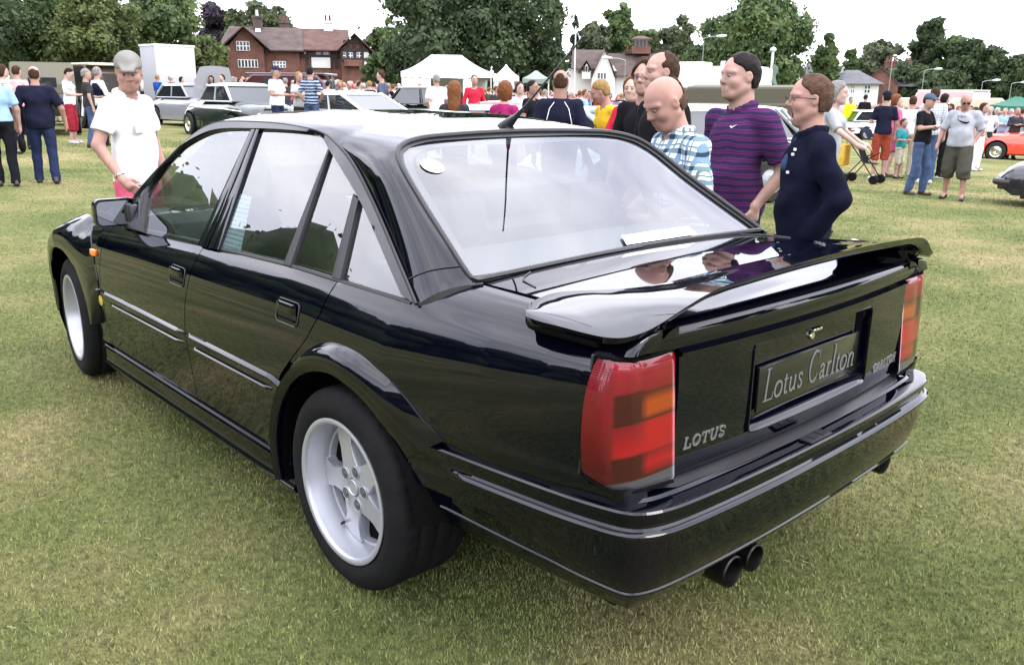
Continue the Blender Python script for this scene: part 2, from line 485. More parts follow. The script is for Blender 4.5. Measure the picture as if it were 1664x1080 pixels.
# corner down round the lamp and rear
last = P[-1]
yc = lambda y: y
rows = [last]
for dx, dy in ((-.010, -.006), (-.016, -.016), (-.018, -.03), (-.018, -.09)):
    r_ = last.copy(); r_[:, 0] += dx; r_[:, 1] += dy
    rows.append(r_)
mb.grid(rows)
V = mb.V
keep = []
for f in mb.F:
    c = np.mean([V[k] for k in f], axis=0)
    if c[0] < -.915 - .030 * (c[2] - .66) / .28 and .65 < c[2] < .952 + .02 * min(1, max(0, (-.905 - c[0]) / -.06)): continue
    if math.hypot(c[0], c[2] - .322) > .44 and not (c[0] > .2 and c[2] < .66): keep.append(f)
    # room for the lamp is taken by the lamp body standing proud
mb.F = keep; mb.M = [0] * len(keep)
mb.mirror().build('rear_quarter_panel', M_PAINT, car, sharp=40)

# ---- greenhouse
RAIL = [(1.985, .795, .955), (1.909, .757, 1.039), (1.759, .684, 1.175), (1.565, .611, 1.311), (1.404, .583, 1.366), (1.224, .575, 1.379), (.919, .573, 1.382), (.72, .577, 1.376), (.532, .587, 1.362), (.403, .606, 1.328), (.262, .633, 1.27), (.063, .691, 1.162), (-.169, .766, 1.023), (-.291, .806, .949)]
RAILS = spline(RAIL, 90)
GTOP = [(1.74, .80, .955), (1.794, .755, 1.044), (1.765, .694, 1.156), (1.664, .644, 1.25), (1.508, .611, 1.311), (1.337, .593, 1.344), (1.058, .587, 1.356), (.80, .584, 1.361), (.595, .586, 1.358), (.513, .594, 1.343), (.452, .611, 1.312), (.20, .674, 1.195), (.08, .707, 1.13), (-.213, .799, .961)]
GTOPS = spline(GTOP, 90)
def nearest_pair(A, B):
    """for each A point the closest B point, monotone"""
    out = []; k = 0
    for a in A:
        d = np.linalg.norm(B[k:] - a, axis=1); k = k + int(np.argmin(d[:12] if len(d) > 12 else d)); out.append(B[k])
    return np.array(out)
mb = MB()
A = resample(RAILS, 90); B = resample(GTOPS, 90)
P = []
for t in (0, .08, .5, .92, 1):
    row = A * (1 - t) + B * t
    bul = .010 * (1 if 0 < t < 1 else 0)
    row = row + np.array([0, bul * .88, bul * .47]) + np.array([0, .002, 0])
    P.append(row)
P.append(B + np.array([0, -.02, -.008]))
mb.grid(P).mirror().build('window_frame', M_PAINT, car, sharp=50)
MB().tube(A[4:] + np.array([0, .006, .003]), .0055, 6).mirror().build('drip_seal', M_TRIM, car)
def pillar(name, L0, L1, m, off=.004, n=4):
    """strip between two lines in the window plane"""
    b = MB(); rows = []
    for t, o in ((0, -.015), (0, off), (.5, off + .003), (1, off), (1, -.015)):
        a = np.array(L0[0]) * (1 - t) + np.array(L1[0]) * t; c = np.array(L0[1]) * (1 - t) + np.array(L1[1]) * t
        rows.append([a * (1 - s) + c * s + np.array([0, o * .88, o * .47]) for s in np.linspace(0, 1, n)])
    return b.grid(rows).mirror().build(name, m, car, sharp=40)
pillar('door_pillar', [(1.112, .817, .925), (1.066, .585, 1.357)], [(1.028, .817, .925), (1.032, .585, 1.357)], M_PAINT, .006)
pillar('door_pillar', [(1.018, .817, .925), (1.026, .585, 1.357)], [(.935, .813, .93), (1.000, .585, 1.357)], M_PAINT, .006)
pillar('glass_divider', [(.446, .806, .948), (.458, .611, 1.312)], [(.400, .806, .948), (.446, .614, 1.308)], M_TRIM, .007)
pillar('glass_divider', [(.147, .803, .952), (.208, .676, 1.19)], [(.098, .803, .952), (.168, .684, 1.176)], M_TRIM, .007)
pillar('mirror_sail', [(1.98, .815, .90), (1.93, .765, 1.02)], [(1.70, .825, .908), (1.790, .757, 1.046)], M_TRIM2, .009)
# glass panes of the side
def pane(name, pts, m=M_GLASS, off=-.004, label=None):
    b = MB(); q = [np.array(p) + np.array([0, off * .88, off * .47]) for p in pts]
    b.poly(q); b.mirror()
    return b.build(name, m, car, smooth=False, fixn=False)
pane('front_door_glass', [(1.70, .822, .905), (1.09, .816, .925), (1.05, .587, 1.36), (1.337, .590, 1.350), (1.508, .608, 1.317), (1.664, .640, 1.257), (1.775, .69, 1.160), (1.81, .752, 1.044)])
pane('rear_door_glass', [(.955, .817, .925), (.41, .808, .944), (.44, .611, 1.318), (.52, .590, 1.350), (.60, .583, 1.364), (.80, .580, 1.367), (1.01, .583, 1.362)])
pane('quarter_light', [(.41, .808, .944), (.13, .805, .948), (.195, .67, 1.20), (.45, .609, 1.318)])
pane('rear_quarter_light', [(.11, .805, .948), (-.235, .800, .955), (.17, .678, 1.186)])
# belt trim: rubber and a bright ledge
mb = MB(); 
bl = [(x, YS(x, zbelt(x)) + .000, zbelt(x) - .002) for x in np.linspace(2.0, -.26, 60)]
mb.tube(bl, .008, 6).mirror().build('belt_seal', M_TRIM, car)
mb = MB()
P = []
for x in np.linspace(2.02, -.27, 60):
    y0 = YS(x, zbelt(x)); z0 = zbelt(x) - .006
    P.append([(x, y0 - .002, z0 - .010), (x, y0 + .002, z0 - .004), (x, y0 - .006, z0 + .006), (x, y0 - .012, z0 + .010), (x, y0 - .03, z0 + .010)])
mb.grid(P).mirror().build('belt_moulding', M_PAINT, car, sharp=60)

# ---- roof with C pillars in one skin
def zc(x): return interp(x, [.10, .176, .30, .45, .7, 1.0, 1.25, 1.45], [1.366, 1.372, 1.392, 1.408, 1.423, 1.430, 1.424, 1.408])
edge = [tuple(p) for p in A if .403 < p[0] < 1.42] + [(.403, .606, 1.328), (.33, .607, 1.329), (.26, .605, 1.329), (.18, .598, 1.328), (.102, .585, 1.326)]
edge = resample(edge, 60)
cxs = np.linspace(1.43, .176, 60)
P = []
for e, cx in zip(edge, cxs):
    row = []
    k = max(0, min(1, (.45 - cx) / .27))   # towards the rear edge the section takes the window's top shape
    for t in np.linspace(1, -1, 49):
        a = abs(t); y = e[1] * t
        s = (1 - a ** 3.2) ** .62
        z = e[2] + (zc(cx) - e[2]) * s
        x0 = cx + (e[0] - cx) * a ** 3
        xw = interp(a * e[1], [0, .18, .30, .426, .50, .545, .585], [.176, .173, .169, .161, .148, .130, .102])
        zw = interp(a * e[1], [0, .18, .30, .426, .50, .545, .585], [1.372, 1.370, 1.367, 1.362, 1.353, 1.343, 1.326])
        if cx < .45:
            kk = ((.45 - cx) / .274) ** 2
            x0 = x0 * (1 - kk) + xw * kk; z = z * (1 - kk) + zw * kk
        row.append((x0, y, z))
    P.append(row)
mb = MB(); mb.grid(P)
# C pillar left; weld by distance
top = [P[i][0] for i in range(60) if edge[i][0] <= .404]
railp = resample([tuple(p) for p in A if p[0] < .40] , 40); railp = np.vstack([[top[0]], railp[1:]])
railp = resample(railp, 41)
win = resample(spline([(.102, .585, 1.326), (.036, .618, 1.284), (-.10, .646, 1.195), (-.25, .676, 1.105), (-.385, .703, 1.026), (-.41, .712, 1.012)], 60), 41)
nt_ = len(top); G = []
for j in range(41):
    v = j / 40
    row = []
    for i in range(nt_):
        u = i / (nt_ - 1)
        p = (railp[j] * (1 - u) + win[j] * u)
        pt = np.array(top[i]); lin = np.array(top[0]) * (1 - u) + np.array(top[-1]) * u
        p = p + (pt - lin) * (1 - v)
        bul = .030 * math.sin(PI * u) * (math.sin(min(1, v * 3) * PI / 2))* (1 - .35 * v)
        p = p + bul * np.array([-.18, .80, .55])
        row.append(p)
    G.append(row)
b0 = len(mb.V)
mb.grid(G)
Gm = np.array(G).copy(); Gm[..., 1] *= -1
mb.grid(Gm, flip=True)
me_ = bpy.data.meshes.new('roof'); me_.from_pydata([tuple(map(float, v)) for v in mb.V], [], mb.F)
bm = bmesh.new(); bm.from_mesh(me_); bmesh.ops.remove_doubles(bm, verts=bm.verts, dist=.0015); bmesh.ops.recalc_face_normals(bm, faces=bm.faces)
bm.to_mesh(me_); bm.free(); me_.polygons.foreach_set('use_smooth', [True] * len(me_.polygons))
roof = link('roof', me_, M_PAINT, car)
PILL = np.array(G)
# joint line at the foot of the pillar, and the seam to the quarter panel

MB().tube([PILL[35][i] + np.array([-.001, .001, .001]) for i in range(nt_)], .0022, 5).mirror().build('pillar_joint', M_TRIM, car)
mb = MB()
mb.tube([(-.285, .806, .949), (-.33, .775, .975), (-.37, .745, .995), (-.41, .712, 1.010), (-.425, .69, 1.013)], .004, 6)
mb.mirror().build('pillar_seam', M_TRIM, car)
# filler below the pillar foot
mb = MB(); fo = PILL[40]
mb.grid([fo + np.array([0, .001, .001]), fo + np.array([-.0, .006, -.03])]).mirror().build('pillar_foot', M_TRIM, car)

# ---- rear window
wtop = [(.176, 0, 1.372), (.173, .18, 1.370), (.169, .30, 1.367), (.161, .426, 1.362), (.148, .50, 1.353), (.130, .545, 1.343), (.102, .585, 1.326)]
loop = wtop + [(.036, .618, 1.284), (-.10, .646, 1.195), (-.25, .676, 1.105), (-.375, .700, 1.032), (-.398, .69, 1.020), (-.40, .64, 1.021), (-.398, .40, 1.027), (-.396, .20, 1.031), (-.395, 0, 1.032)]
lp = resample(loop, 60)
N_W = np.array([-.327, 0, .53]); N_W /= np.linalg.norm(N_W)
def win_grid(inset, off, nu=26, nv=26):
    """patch of the window: rows from top to bottom"""
    rows = []
    for v in np.linspace(inset * .9, 1 - inset * .9, nv):
        yw = interp(v, [0, .10, 1], [.555, .60, .69]) * (1 - inset * .6)
        # rounded top corner
        row = []
        for u in np.linspace(-1, 1, nu):
            y = yw * u
            T = np.array([interp(abs(y), [0, .3, .45, .55, .6], [.176, .169, .158, .127, .1]), y, interp(abs(y), [0, .3, .45, .55, .6], [1.372, 1.367, 1.358, 1.342, 1.325])])
            Bt = np.array([-.397, y, interp(abs(y), [0, .4, .7], [1.031, 1.027, 1.018])])
            p = T * (1 - v) + Bt * v
            p = p + N_W * (off + .012 * math.sin(PI * v) * (1 - .5 * u * u))
            row.append(p)
        rows.append(row)
    return rows
# glass as a fan-free grid clipped to the outline: build from strip rows that follow the outline
def glass_rows(shrink, off, nv=28, nu=28):
    left = np.array(loop[6:12]); 
    rows = []
    lw = resample(spline([(.150, .49, 1.354), (.125, .55, 1.340), (.09, .588, 1.318), (.036, .618, 1.284), (-.10, .646, 1.195), (-.25, .676, 1.105), (-.375, .700, 1.032)], 50), nv)
    zt = np.linspace(0, 1, nv)
    for k, v in enumerate(zt):
        e = lw[k]; ctop = np.array([.176, 0, 1.372]); cb = np.array([-.395, 0, 1.032])
        c = ctop * (1 - v) + cb * v
        row = []
        for u in np.linspace(-1, 1, nu):
            a = abs(u); y = e[1] * u * shrink
            x = c[0] + (e[0] - c[0]) * a ** 2.4; z = c[2] + (e[2] - c[2]) * a ** 2.4
            p = np.array([x, y, z]) + N_W * (off + .010 * math.sin(PI * v) * (1 - a * a))
            row.append(p)
        rows.append(row)
    return rows
GR = glass_rows(.985, -.010)
MB().grid(GR).build('rear_window', M_RGLASS, car, sharp=0, fixn=False)
full = wtop[::-1] + [(x, -y, z) for (x, y, z) in wtop[1:]]
seal = [(-.395, 0, 1.032)] + [tuple(p) for p in loop[7:-1][::-1]] + [tuple(p) for p in wtop[::-1]]
seal = seal + [(x, -y, z) for (x, y, z) in seal[::-1][1:]]
sl = resample(spline(seal, 240), 200)
MB().tube(sl + N_W * .001, .008, 6, cap=False).build('window_seal', M_TRIM, car)
inner = sl.copy(); ctr = np.array([-.12, 0, 1.19])
mb = MB()
def toward(p, d):
    v = ctr - p; v = v - N_W * (v @ N_W); return p + v / np.linalg.norm(v) * d
mb.grid([[p - N_W * .004 for p in sl], [toward(p, .012) - N_W * .006 for p in sl], [toward(p, .022) - N_W * .008 for p in sl]])
mb.build('window_rubber', M_TRIM2, car)
# dotted heated-window border printed inside the glass
mb = MB(); mb.grid([[toward(p, .018) - N_W * .016 for p in sl], [toward(p, .055) - N_W * .016 for p in sl]])
mb.build('window_border', mat('window_border_print', (.10, .10, .11), rough=.6), car)
# stickers on the rear glass
def on_glass(pts, name, m, off=-.001, label=None):
    return MB().poly([np.array(p) + N_W * off for p in pts]).build(name, m, car, smooth=False)
M_STK = mat('pale_sticker', (.75, .78, .62), rough=.5)
M_WHT = mat('white_paper', (.8, .82, .8), rough=.6)
cc = np.array([.035, .50, 1.285]); ex = np.array([0, 1, 0]); ey = np.cross(N_W, ex)
on_glass([cc + .04 * math.cos(a) * ex + .036 * math.sin(a) * ey for a in np.linspace(0, 2 * PI, 25)[:-1]], 'round_sticker', M_STK, -.004)['label'] = 'pale round sticker in the rear window corner'
on_glass([(-.343, .035, 1.066), (-.346, -.314, 1.064), (-.383, -.318, 1.041), (-.379, .050, 1.043)], 'window_banner', M_WHT, -.002)['label'] = 'white strip sticker low in the rear window'

# ---- windscreen and A pillars
mb = MB()
wsT = [(1.43 - .05 * (y / .56) ** 2, y, 1.405 - .035 * (y / .56) ** 2) for y in np.linspace(-.56, .56, 15)]
wsB = [(2.16 - .16 * (y / .74) ** 2, y, .935) for y in np.linspace(-.74, .74, 15)]
mb.grid([np.array(wsT) * (1 - t) + np.array(wsB) * t for t in np.linspace(0, 1, 8)]).build('windscreen', M_GLASS, car, fixn=False)
mb = MB(); mb.grid([[(1.985, .795, .955), (1.909, .757, 1.039), (1.759, .684, 1.175), (1.565, .611, 1.311), (1.404, .583, 1.366)], [(2.02, .74, .94), (1.90, .70, 1.05), (1.74, .645, 1.185), (1.56, .585, 1.32), (1.40, .56, 1.385)]])
mb.mirror().build('windscreen_pillar', M_PAINT, car)
# ---- bonnet
P = []
for x in np.linspace(2.0, 3.24, 26):
    row = []
    zt = interp(x, [2.0, 2.3, 2.7, 3.0, 3.15, 3.24], [.93, .925, .885, .83, .78, .70])
    for t in np.linspace(-1, 1, 25):
        yw = YS(min(x, 3.2), zbelt(min(x, 3.2)) - .002) - .004
        row.append((x, yw * t, zt - (zt - zbelt(x) - .004) * abs(t) ** 4 + .008 * (1 - t * t)))
    P.append(row)
MB().grid(P).build('bonnet', M_PAINT, car, sharp=50)
# scuttle and front end
mb = MB()
pl = [(3.24, 0), (3.24, .45), (3.21, .60), (3.14, .72), (3.05, .79), (2.98, .835)]
fr = [(0.0, .72), (.02, .70), (.035, .62), (.05, .58), (.05, .50), (.035, .48), (.03, .40), (.04, .30), (.02, .20), (-.03, .16), (-.3, .16)]
P = []
full_pl = resample(spline([(x, y, 0) for x, y in pl], 40), 30)
full_pl = np.vstack([full_pl[::-1], full_pl[1:] * np.array([1, -1, 1])])
for k, p in enumerate(full_pl):
    t = full_pl[min(k + 1, len(full_pl) - 1)] - full_pl[max(k - 1, 0)]; n = np.array([-t[1], t[0], 0]); n /= np.linalg.norm(n)
    if n[0] < 0 and abs(p[1]) < .5: n = -n
    if n @ np.array([p[0] - 2.3, p[1], 0]) < 0: n = -n
    P.append([p + n * o + np.array([0, 0, z]) for o, z in fr])
MB().grid(P).build('front_bumper', M_PAINT, car, sharp=50)
# side repeater and round badge on the front wing
mb = MB(); mb.box((2.215, YS(2.215, .75) + .006, .752), (.030, .010, .016), bev=.006)
mb.mirror().build('side_repeater', mat('amber_lens', (.8, .22, .02), rough=.1, coat=.8, var=.2, vscale=90), car)
mb = MB()
mb.lathe([(.0, .004), (.020, .004), (.026, .001), (.026, -.004)], 20, (2.19, YS(2.19, .52) + .002, .52)).mirror()
mb.build('wing_badge', mat('badge_yellow_green', (.55, .42, .08), rough=.25, metal=.3, coat=.5), car)

# ---- wheel arch flares
def flare(c, th, Ro, Rin, name, ymax=.918, tail=.9, nose=None):
    rows = []
    for t in th:
        a = math.radians(t); ro = interp(t, *Ro); ri = interp(t, *Rin)
        ca, sa = math.cos(a), math.sin(a)
        def pt(r, y=None, dy=0):
            x = c[0] + r * ca; z = c[1] + r * sa
            yb = YS(x, min(max(z, .17), zbelt(x)))
            return (x, (yb if y is None else y) + dy, z)
        yl = interp(t, [-20, 10, 60, 100, 125, 160], [ymax - .01, ymax, ymax, ymax, ymax - .012, tail]) if nose is None else interp(t, [-10, 15, 50, 85, 125, 172], [nose, nose + .012, ymax - .03, ymax, ymax - .01, tail])
        row = [pt(ro, None, -.006), pt(ro - .002, None, .004)]
        for s in (.25, .5, .7):
            r = ro + (ri + .03 - ro) * s; yb = pt(ro)[1]
            row.append(pt(r, yb + (yl - yb) * (1 - (1 - s / .72) ** 2 if s < .72 else 1) + .002))
        row += [pt(ri + .028, yl), pt(ri + .010, yl - .002), pt(ri + .001, yl - .008), pt(ri, yl - .02), pt(ri + .003, yl - .03)]
        rows.append(row)
    return MB().grid(rows).mirror().build(name, M_PAINT, car, sharp=40)
flare(WR, np.linspace(-14, 147, 60), ([-20, 0, 30, 53, 64, 80, 97, 113, 127, 138, 147], [.425, .43, .425, .424, .449, .462, .467, .476, .50, .52, .565]),
      ([-20, 0, 40, 90, 130, 150], [.392, .388, .382, .374, .366, .372]), 'rear_wheel_arch', tail=.872)
flare(WF, np.linspace(-6, 172, 60), ([-10, 0, 30, 60, 90, 110, 128, 142, 152, 172], [.45, .46, .47, .50, .54, .60, .635, .655, .622, .46]),
      ([-10, 180], [.385, .385]), 'front_wheel_arch', .912, tail=.905, nose=.835)
# dark arch liners
for c in (WR, WF):
    mb = MB(); P = []
    for t in np.linspace(-15, 176, 30):
        a = math.radians(t); P.append([(c[0] + r * math.cos(a), y, c[1] + r * math.sin(a)) for r, y in ((.378, .895 if c is WR else .80), (.395, .84 if c is WR else .78), (.42, .76), (.42, .50), (.0, .50))])
    mb.grid(P); mb.mirror().build('arch_liner', M_UNDER, car)
MB().box((1.1, 0, .245), (1.95, .60, .035)).box((-.62, 0, .34), (.33, .62, .06)).box((1.36, 0, .27), (.85, .78, .03)).build('underbody', M_UNDER, car, smooth=False)

# ---- door furniture
def ribs(name, x0, x1, z, drop=0, m=M_PAINT, h=.011, pr=.013, zend=None):
    P = []
    for t in np.linspace(0, 1, 30):
        x = x0 + (x1 - x0) * t; zz = z + (drop * max(0, (t - .88) / .12))
        y = YS(x, zz); k = min(1, (1 - t) / .02 + .05, t / .01 + .05)
        P.append([(x, y - .002, zz - h), (x, y + pr * .7 * k, zz - h * .7), (x, y + pr * k, zz), (x, y + pr * .45 * k, zz + h * .6), (x, y - .002, zz + h * .9)])
    return MB().grid(P).mirror().build(name, m, car, sharp=70)
ribs('rub_strip', 2.150, 1.172, .573); ribs('rub_strip', 2.06, 1.19, .530, h=.009, pr=.012)
ribs('rub_strip', 1.152, .33, .575, drop=-.025); ribs('rub_strip', 1.11, .45, .530, h=.009, pr=.012)
ribs('rub_strip', 2.50, 2.172, .573)
def handle(x0, x1, z0, z1, par):
    y = lambda x, z: YS(x, z)
    mb = MB()
    cor = []
    R = .018
    for (cx, cz, a0) in ((x1 - R, z1 - R, 0), (x0 + R, z1 - R, 90), (x0 + R, z0 + R, 180), (x1 - R, z0 + R, 270)):
        for a in np.linspace(a0, a0 + 90, 6):
            X = cx + R * math.cos(math.radians(a)); Z = cz + R * math.sin(math.radians(a)); cor.append((X, y(X, Z) + .002, Z))
    cor.append(cor[0])
    mb.tube(cor, .0020, 5, cap=False).mirror().build('handle_surround', M_TRIM2, par)
    mb = MB()
    xc, hx = (x0 + x1) / 2, (x1 - x0) / 2 - .008
    yy = y(xc, (z0 + z1) / 2)
    P = []
    for u in np.linspace(-1, 1, 9):
        P.append([(xc + hx * u, yy + (.0 if abs(v) > .99 or abs(u) > .99 else -.0) + .004, z0 + .008 + (z1 - z0 - .016) * (v + 1) / 2) for v in np.linspace(-1, 1, 9)])
    mb.grid(P).mirror().build('handle_recess', mat('handle_pocket', (.004, .004, .004), rough=.5), par)
    # flap: upper part lifts out, lower bright lip
    P = []
    for u in np.linspace(-1, 1, 11):
        k = 1 - abs(u) ** 6
        P.append([(xc + hx * u, yy + .005 + d * k, z0 + (z1 - z0) * w) for w, d in ((.48, .0), (.50, .005), (.60, .008), (.78, .007), (.90, .004), (.95, .0))])
    mb = MB(); mb.grid(P).mirror().build('handle', M_PAINT, par)
    mb = MB(); mb.tube([(xc + hx * u, yy + .007, z0 + .016 + .0 * u) for u in np.linspace(-.85, .85, 8)], .0045, 6).mirror().build('handle_lip', M_PAINT, par)
handle(1.150, 1.290, .760, .832, door_f)
handle(.260, .400, .782, .856, door_r)

# ---- door mirror (left and right)
mb = MB()
c = np.array([1.865, .868, .972])
def rr(hx, hz, r, n=6):
    out = []
    for (sx, sz, a0) in ((1, 1, 0), (-1, 1, 90), (-1, -1, 180), (1, -1, 270)):
        for a in np.linspace(a0, a0 + 90, n):
            out.append((sx * (hx - r) + r * math.cos(math.radians(a)), sz * (hz - r) + r * math.sin(math.radians(a))))
    return out
rows = []
for dx, s in ((-.000, .90), (-.0, 1.0), (.012, 1.02), (.05, .98), (.085, .86), (.105, .6), (.112, .1)):
    rows.append([(c[0] + dx, c[1] + p[0] * s * (1.0), c[2] + p[1] * s + .004) for p in rr(.088, .062, .028)])
mb.grid(rows, closev=True).mirror().build('door_mirror', M_PAINT, car, sharp=60)
mb = MB(); mb.poly([(c[0] + .004, c[1] + .004 + p[0] * .84, c[2] + p[1] * .84 + .003) for p in rr(.088, .062, .028)]).mirror().build('mirror_glass', mat('mirror_silver', (.28, .29, .32), rough=.01, metal=1), car, smooth=False)
mb = MB(); mb.box((1.86, .79, .955), (.035, .03, .055), bev=.01).mirror().build('mirror_stalk', M_TRIM2, car)

# ---- boot lid
def zdeck(x, y): return interp(x, [-1.0, -.96, -.9, -.8, -.6, -.40], [.995, .999, 1.004, 1.010, 1.014, 1.014]) + interp(x, [-1.0, -.8, -.6, -.42], [.009, .020, .024, .018]) * (1 - min(1, abs(y) / .69) ** 2)
YL = lambda x: interp(x, [-1.0, -.7, -.40], [.684, .682, .682])
XR = lambda y: -1.030 + .032 * (abs(y) / .6) ** 2
def bx(y, z):   # rear face of boot
    return XR(y) + interp(z, [.60, .70, .84, .90, .930, .940, .965, .985, .995, 1.002], [.012, .002, -.0, .000, .000, .010, .008, .010, .016, .040])
P = []
ys = np.r_[-1, np.linspace(-1, 1, 45), 1]
for k, t in enumerate(ys):
    row = []
    fl = -.02 if k in (0, len(ys) - 1) else 0
    row.append((-.408, YL(-.41) * t, 1.0 + fl))
    for x in np.linspace(-.408, -.955, 30):
        row.append((x, YL(x) * t, zdeck(x, YL(x) * t) - .002 + fl * .6))
    y = YL(-1) * t
    for s in (.35, .7): row.append((-.955 + (bx(y, .995) + .955) * s, y, zdeck(-.955, y) - .002 - .006 * s ** 2 + fl * .6))
    for z in (.995, .985, .965, .943): row.append((bx(y, z) + (.02 if fl else 0), y, z))
    P.append(row)
boot = MB().grid(P).build('boot_lid', M_PAINT, car, sharp=50)
# ledge, then lower face round the plate recess
yl = .590
def low_face(y0, y1, z0, z1, ny, nz, mb):
    rows = []
    for y in np.linspace(y0, y1, ny): rows.append([(bx(y, z), y, z) for z in np.linspace(z0, z1, nz)])
    mb.grid(rows)
mb = MB()
low_face(-yl, -.318, .625, .925, 10, 8, mb); low_face(.318, yl, .625, .925, 10, 8, mb)
low_face(-.318, .318, .905, .925, 20, 2, mb); low_face(-.318, .318, .625, .672, 20, 3, mb)
# the ledge (bright line)
rows = []
for y in np.linspace(-yl, yl, 40): rows.append([(bx(y, .92), y, .925), (bx(y, .92) - .006, y, .928), (bx(y, .92) - .006, y, .934), (bx(y, .92) + .004, y, .9385), (bx(y, .943), y, .943)])
mb.grid(rows)
# sides of the face returning forward
for s in (-1, 1): mb.grid([[(bx(yl, z), s * yl, z) for z in np.linspace(.625, .925, 6)], [(bx(yl, z) + .04, s * yl, z) for z in np.linspace(.625, .925, 6)]])
# bottom return
mb.grid([[(bx(y, .625), y, .625) for y in np.linspace(-yl, yl, 20)], [(bx(y, .625) + .03, y, .612) for y in np.linspace(-yl, yl, 20)]])
mb.build('boot_panel', M_PAINT, boot, sharp=35)
mb = MB()
ry = .318; rows = []
lo = [(p[0], p[1]) for p in rr(ry, .1165, .014, 5)]
cz = .7885
ring = lambda s, d, dz=0: [(XR(p[0]) + d, p[0] * s, cz + p[1] * (1 if s == 1 else s) + dz) for p in lo]
a = ring(1, -.004); b2 = ring(.985, -.004)
cfl = [(XR(0) + .030, p[0] * .975, cz + p[1] * .93) for p in lo]
mb.grid([ring(1, .01), a, b2, cfl], closev=True)
mb.poly(cfl)
mb.build('plate_recess', M_PAINT, boot, sharp=30)
# bright lower lip of the recess
mb = MB(); P = []
for y in np.linspace(-.315, .315, 24):
    k = min(1, (.315 - abs(y)) / .03 + .15)
    P.append([(XR(y) - .001, y, .668), (XR(y) - .010 * k, y, .672), (XR(y) - .010 * k, y, .676), (XR(y) + .016 * k, y, .682 + .006 * k), (XR(y) + .026, y, .690)])
mb.grid(P).build('recess_lip', M_PAINT, boot, sharp=70)
# number plate
plate = MB().box((XR(0) + .020, 0, .772), (.004, .268, .062), bev=.003).build('show_plate', mat('black_plate', (.006, .006, .007), rough=.2, coat=.5), boot)
plate['label'] = 'black show plate in the boot recess with grey serif lettering'

# stroke glyphs with serifs (units: x-height .5, cap 1)
def arc(cx, cy, rx, ry, a0, a1, n=12): return [(cx + rx * math.cos(math.radians(a)), cy + ry * math.sin(math.radians(a))) for a in np.linspace(a0, a1, n)]
TK, TN = .070, .028
GL = {
 'L': (.62, [([(.17, 0), (.17, 1)], TK), ([(.05, .985), (.30, .985)], TN), ([(.05, .015), (.55, .015)], TN), ([(.55, .0), (.58, .22)], TN)]),
 'o': (.52, [(arc(.26, .24, .20, .235, 90, 270), TK), (arc(.26, .24, .20, .235, -90, 90), TK), ]),
 't': (.32, [([(.14, .62), (.14, .12), (.17, .03), (.24, .01), (.30, .05)], TK), ([(.03, .46), (.28, .46)], TN)]),
 'u': (.54, [([(.12, .47), (.12, .13), (.17, .02), (.26, .01), (.38, .10)], TK), ([(.40, .47), (.40, .02)], TK), ([(.03, .46), (.13, .46)], TN), ([(.32, .46), (.41, .46)], TN), ([(.40, .012), (.49, .012)], TN)]),
 's': (.40, [([(.31, .37), (.24, .465), (.14, .465), (.09, .38), (.13, .30), (.27, .20), (.32, .11), (.25, .015), (.14, .01), (.07, .12)], .06)]),
 'C': (.70, [(arc(.37, .5, .29, .50, 60, 180, 14), .075), (arc(.37, .5, .29, .50, 180, 310, 14), .06), ([(.60, .72), (.61, .98)], TN), ([(.56, .12), (.62, .24)], TN)]),
 'a': (.47, [([(.10, .36), (.14, .45), (.22, .475), (.30, .44), (.32, .36), (.32, .04), (.38, .01), (.44, .04)], .07), ([(.32, .28), (.16, .22), (.09, .13), (.12, .03), (.20, .01), (.32, .09)], .06)]),
 'r': (.36, [([(.12, .47), (.12, 0)], TK), ([(.03, .012), (.24, .012)], TN), ([(.03, .46), (.12, .46)], TN), ([(.13, .34), (.20, .45), (.28, .47), (.32, .41)], .055)]),
 'l': (.28, [([(.13, 1.0), (.13, 0)], TK), ([(.03, .985), (.13, .985)], TN), ([(.03, .012), (.25, .012)], TN)]),
 'n': (.55, [([(.12, .47), (.12, 0)], TK), ([(.03, .012), (.22, .012)], TN), ([(.03, .46), (.12, .46)], TN), ([(.13, .34), (.22, .45), (.31, .47), (.38, .42), (.40, .33), (.40, 0)], TK * .95), ([(.31, .012), (.50, .012)], TN)]),
 ' ': (.28, []),
}
def lettering(text, org, ex, ey, en, h, width=None, glyphs=GL, depth=.0015, slant=0, wk=1):
    tot = sum(glyphs[c][0] for c in text); sx = (width / tot) if width else h
    mb = MB(); x = 0
    org, ex, ey, en = map(lambda v: np.array(v, float), (org, ex, ey, en))
    for c in text:
        adv, st = glyphs[c]
        for k, (pts, w) in enumerate(st):
            P = [np.array([(x + p[0] + slant * p[1]) * sx, p[1] * h]) for p in pts]
            w *= h * wk
            Lp, Rp = [], []
            for i, p in enumerate(P):
                t = P[min(i + 1, len(P) - 1)] - P[max(i - 1, 0)]; t = t / (np.linalg.norm(t) + 1e-9); n = np.array([-t[1], t[0]])
                Lp.append(p + n * w / 2); Rp.append(p - n * w / 2)
            to = lambda q, d: org + ex * q[0] + ey * q[1] + en * d
            d = depth + k * .00006
            mb.grid([[to(q, 0) for q in Lp], [to(q, d) for q in Lp], [to(q, d) for q in Rp], [to(q, 0) for q in Rp]])
        x += adv
    return mb
lettering('Lotus Carlton', (XR(0) + .0155, .248, .735), (0, -1, 0), (0, 0, 1), (-1, 0, 0), .088, .496, slant=.12).build('plate_text', M_PLATET, plate, smooth=False, fixn=False)
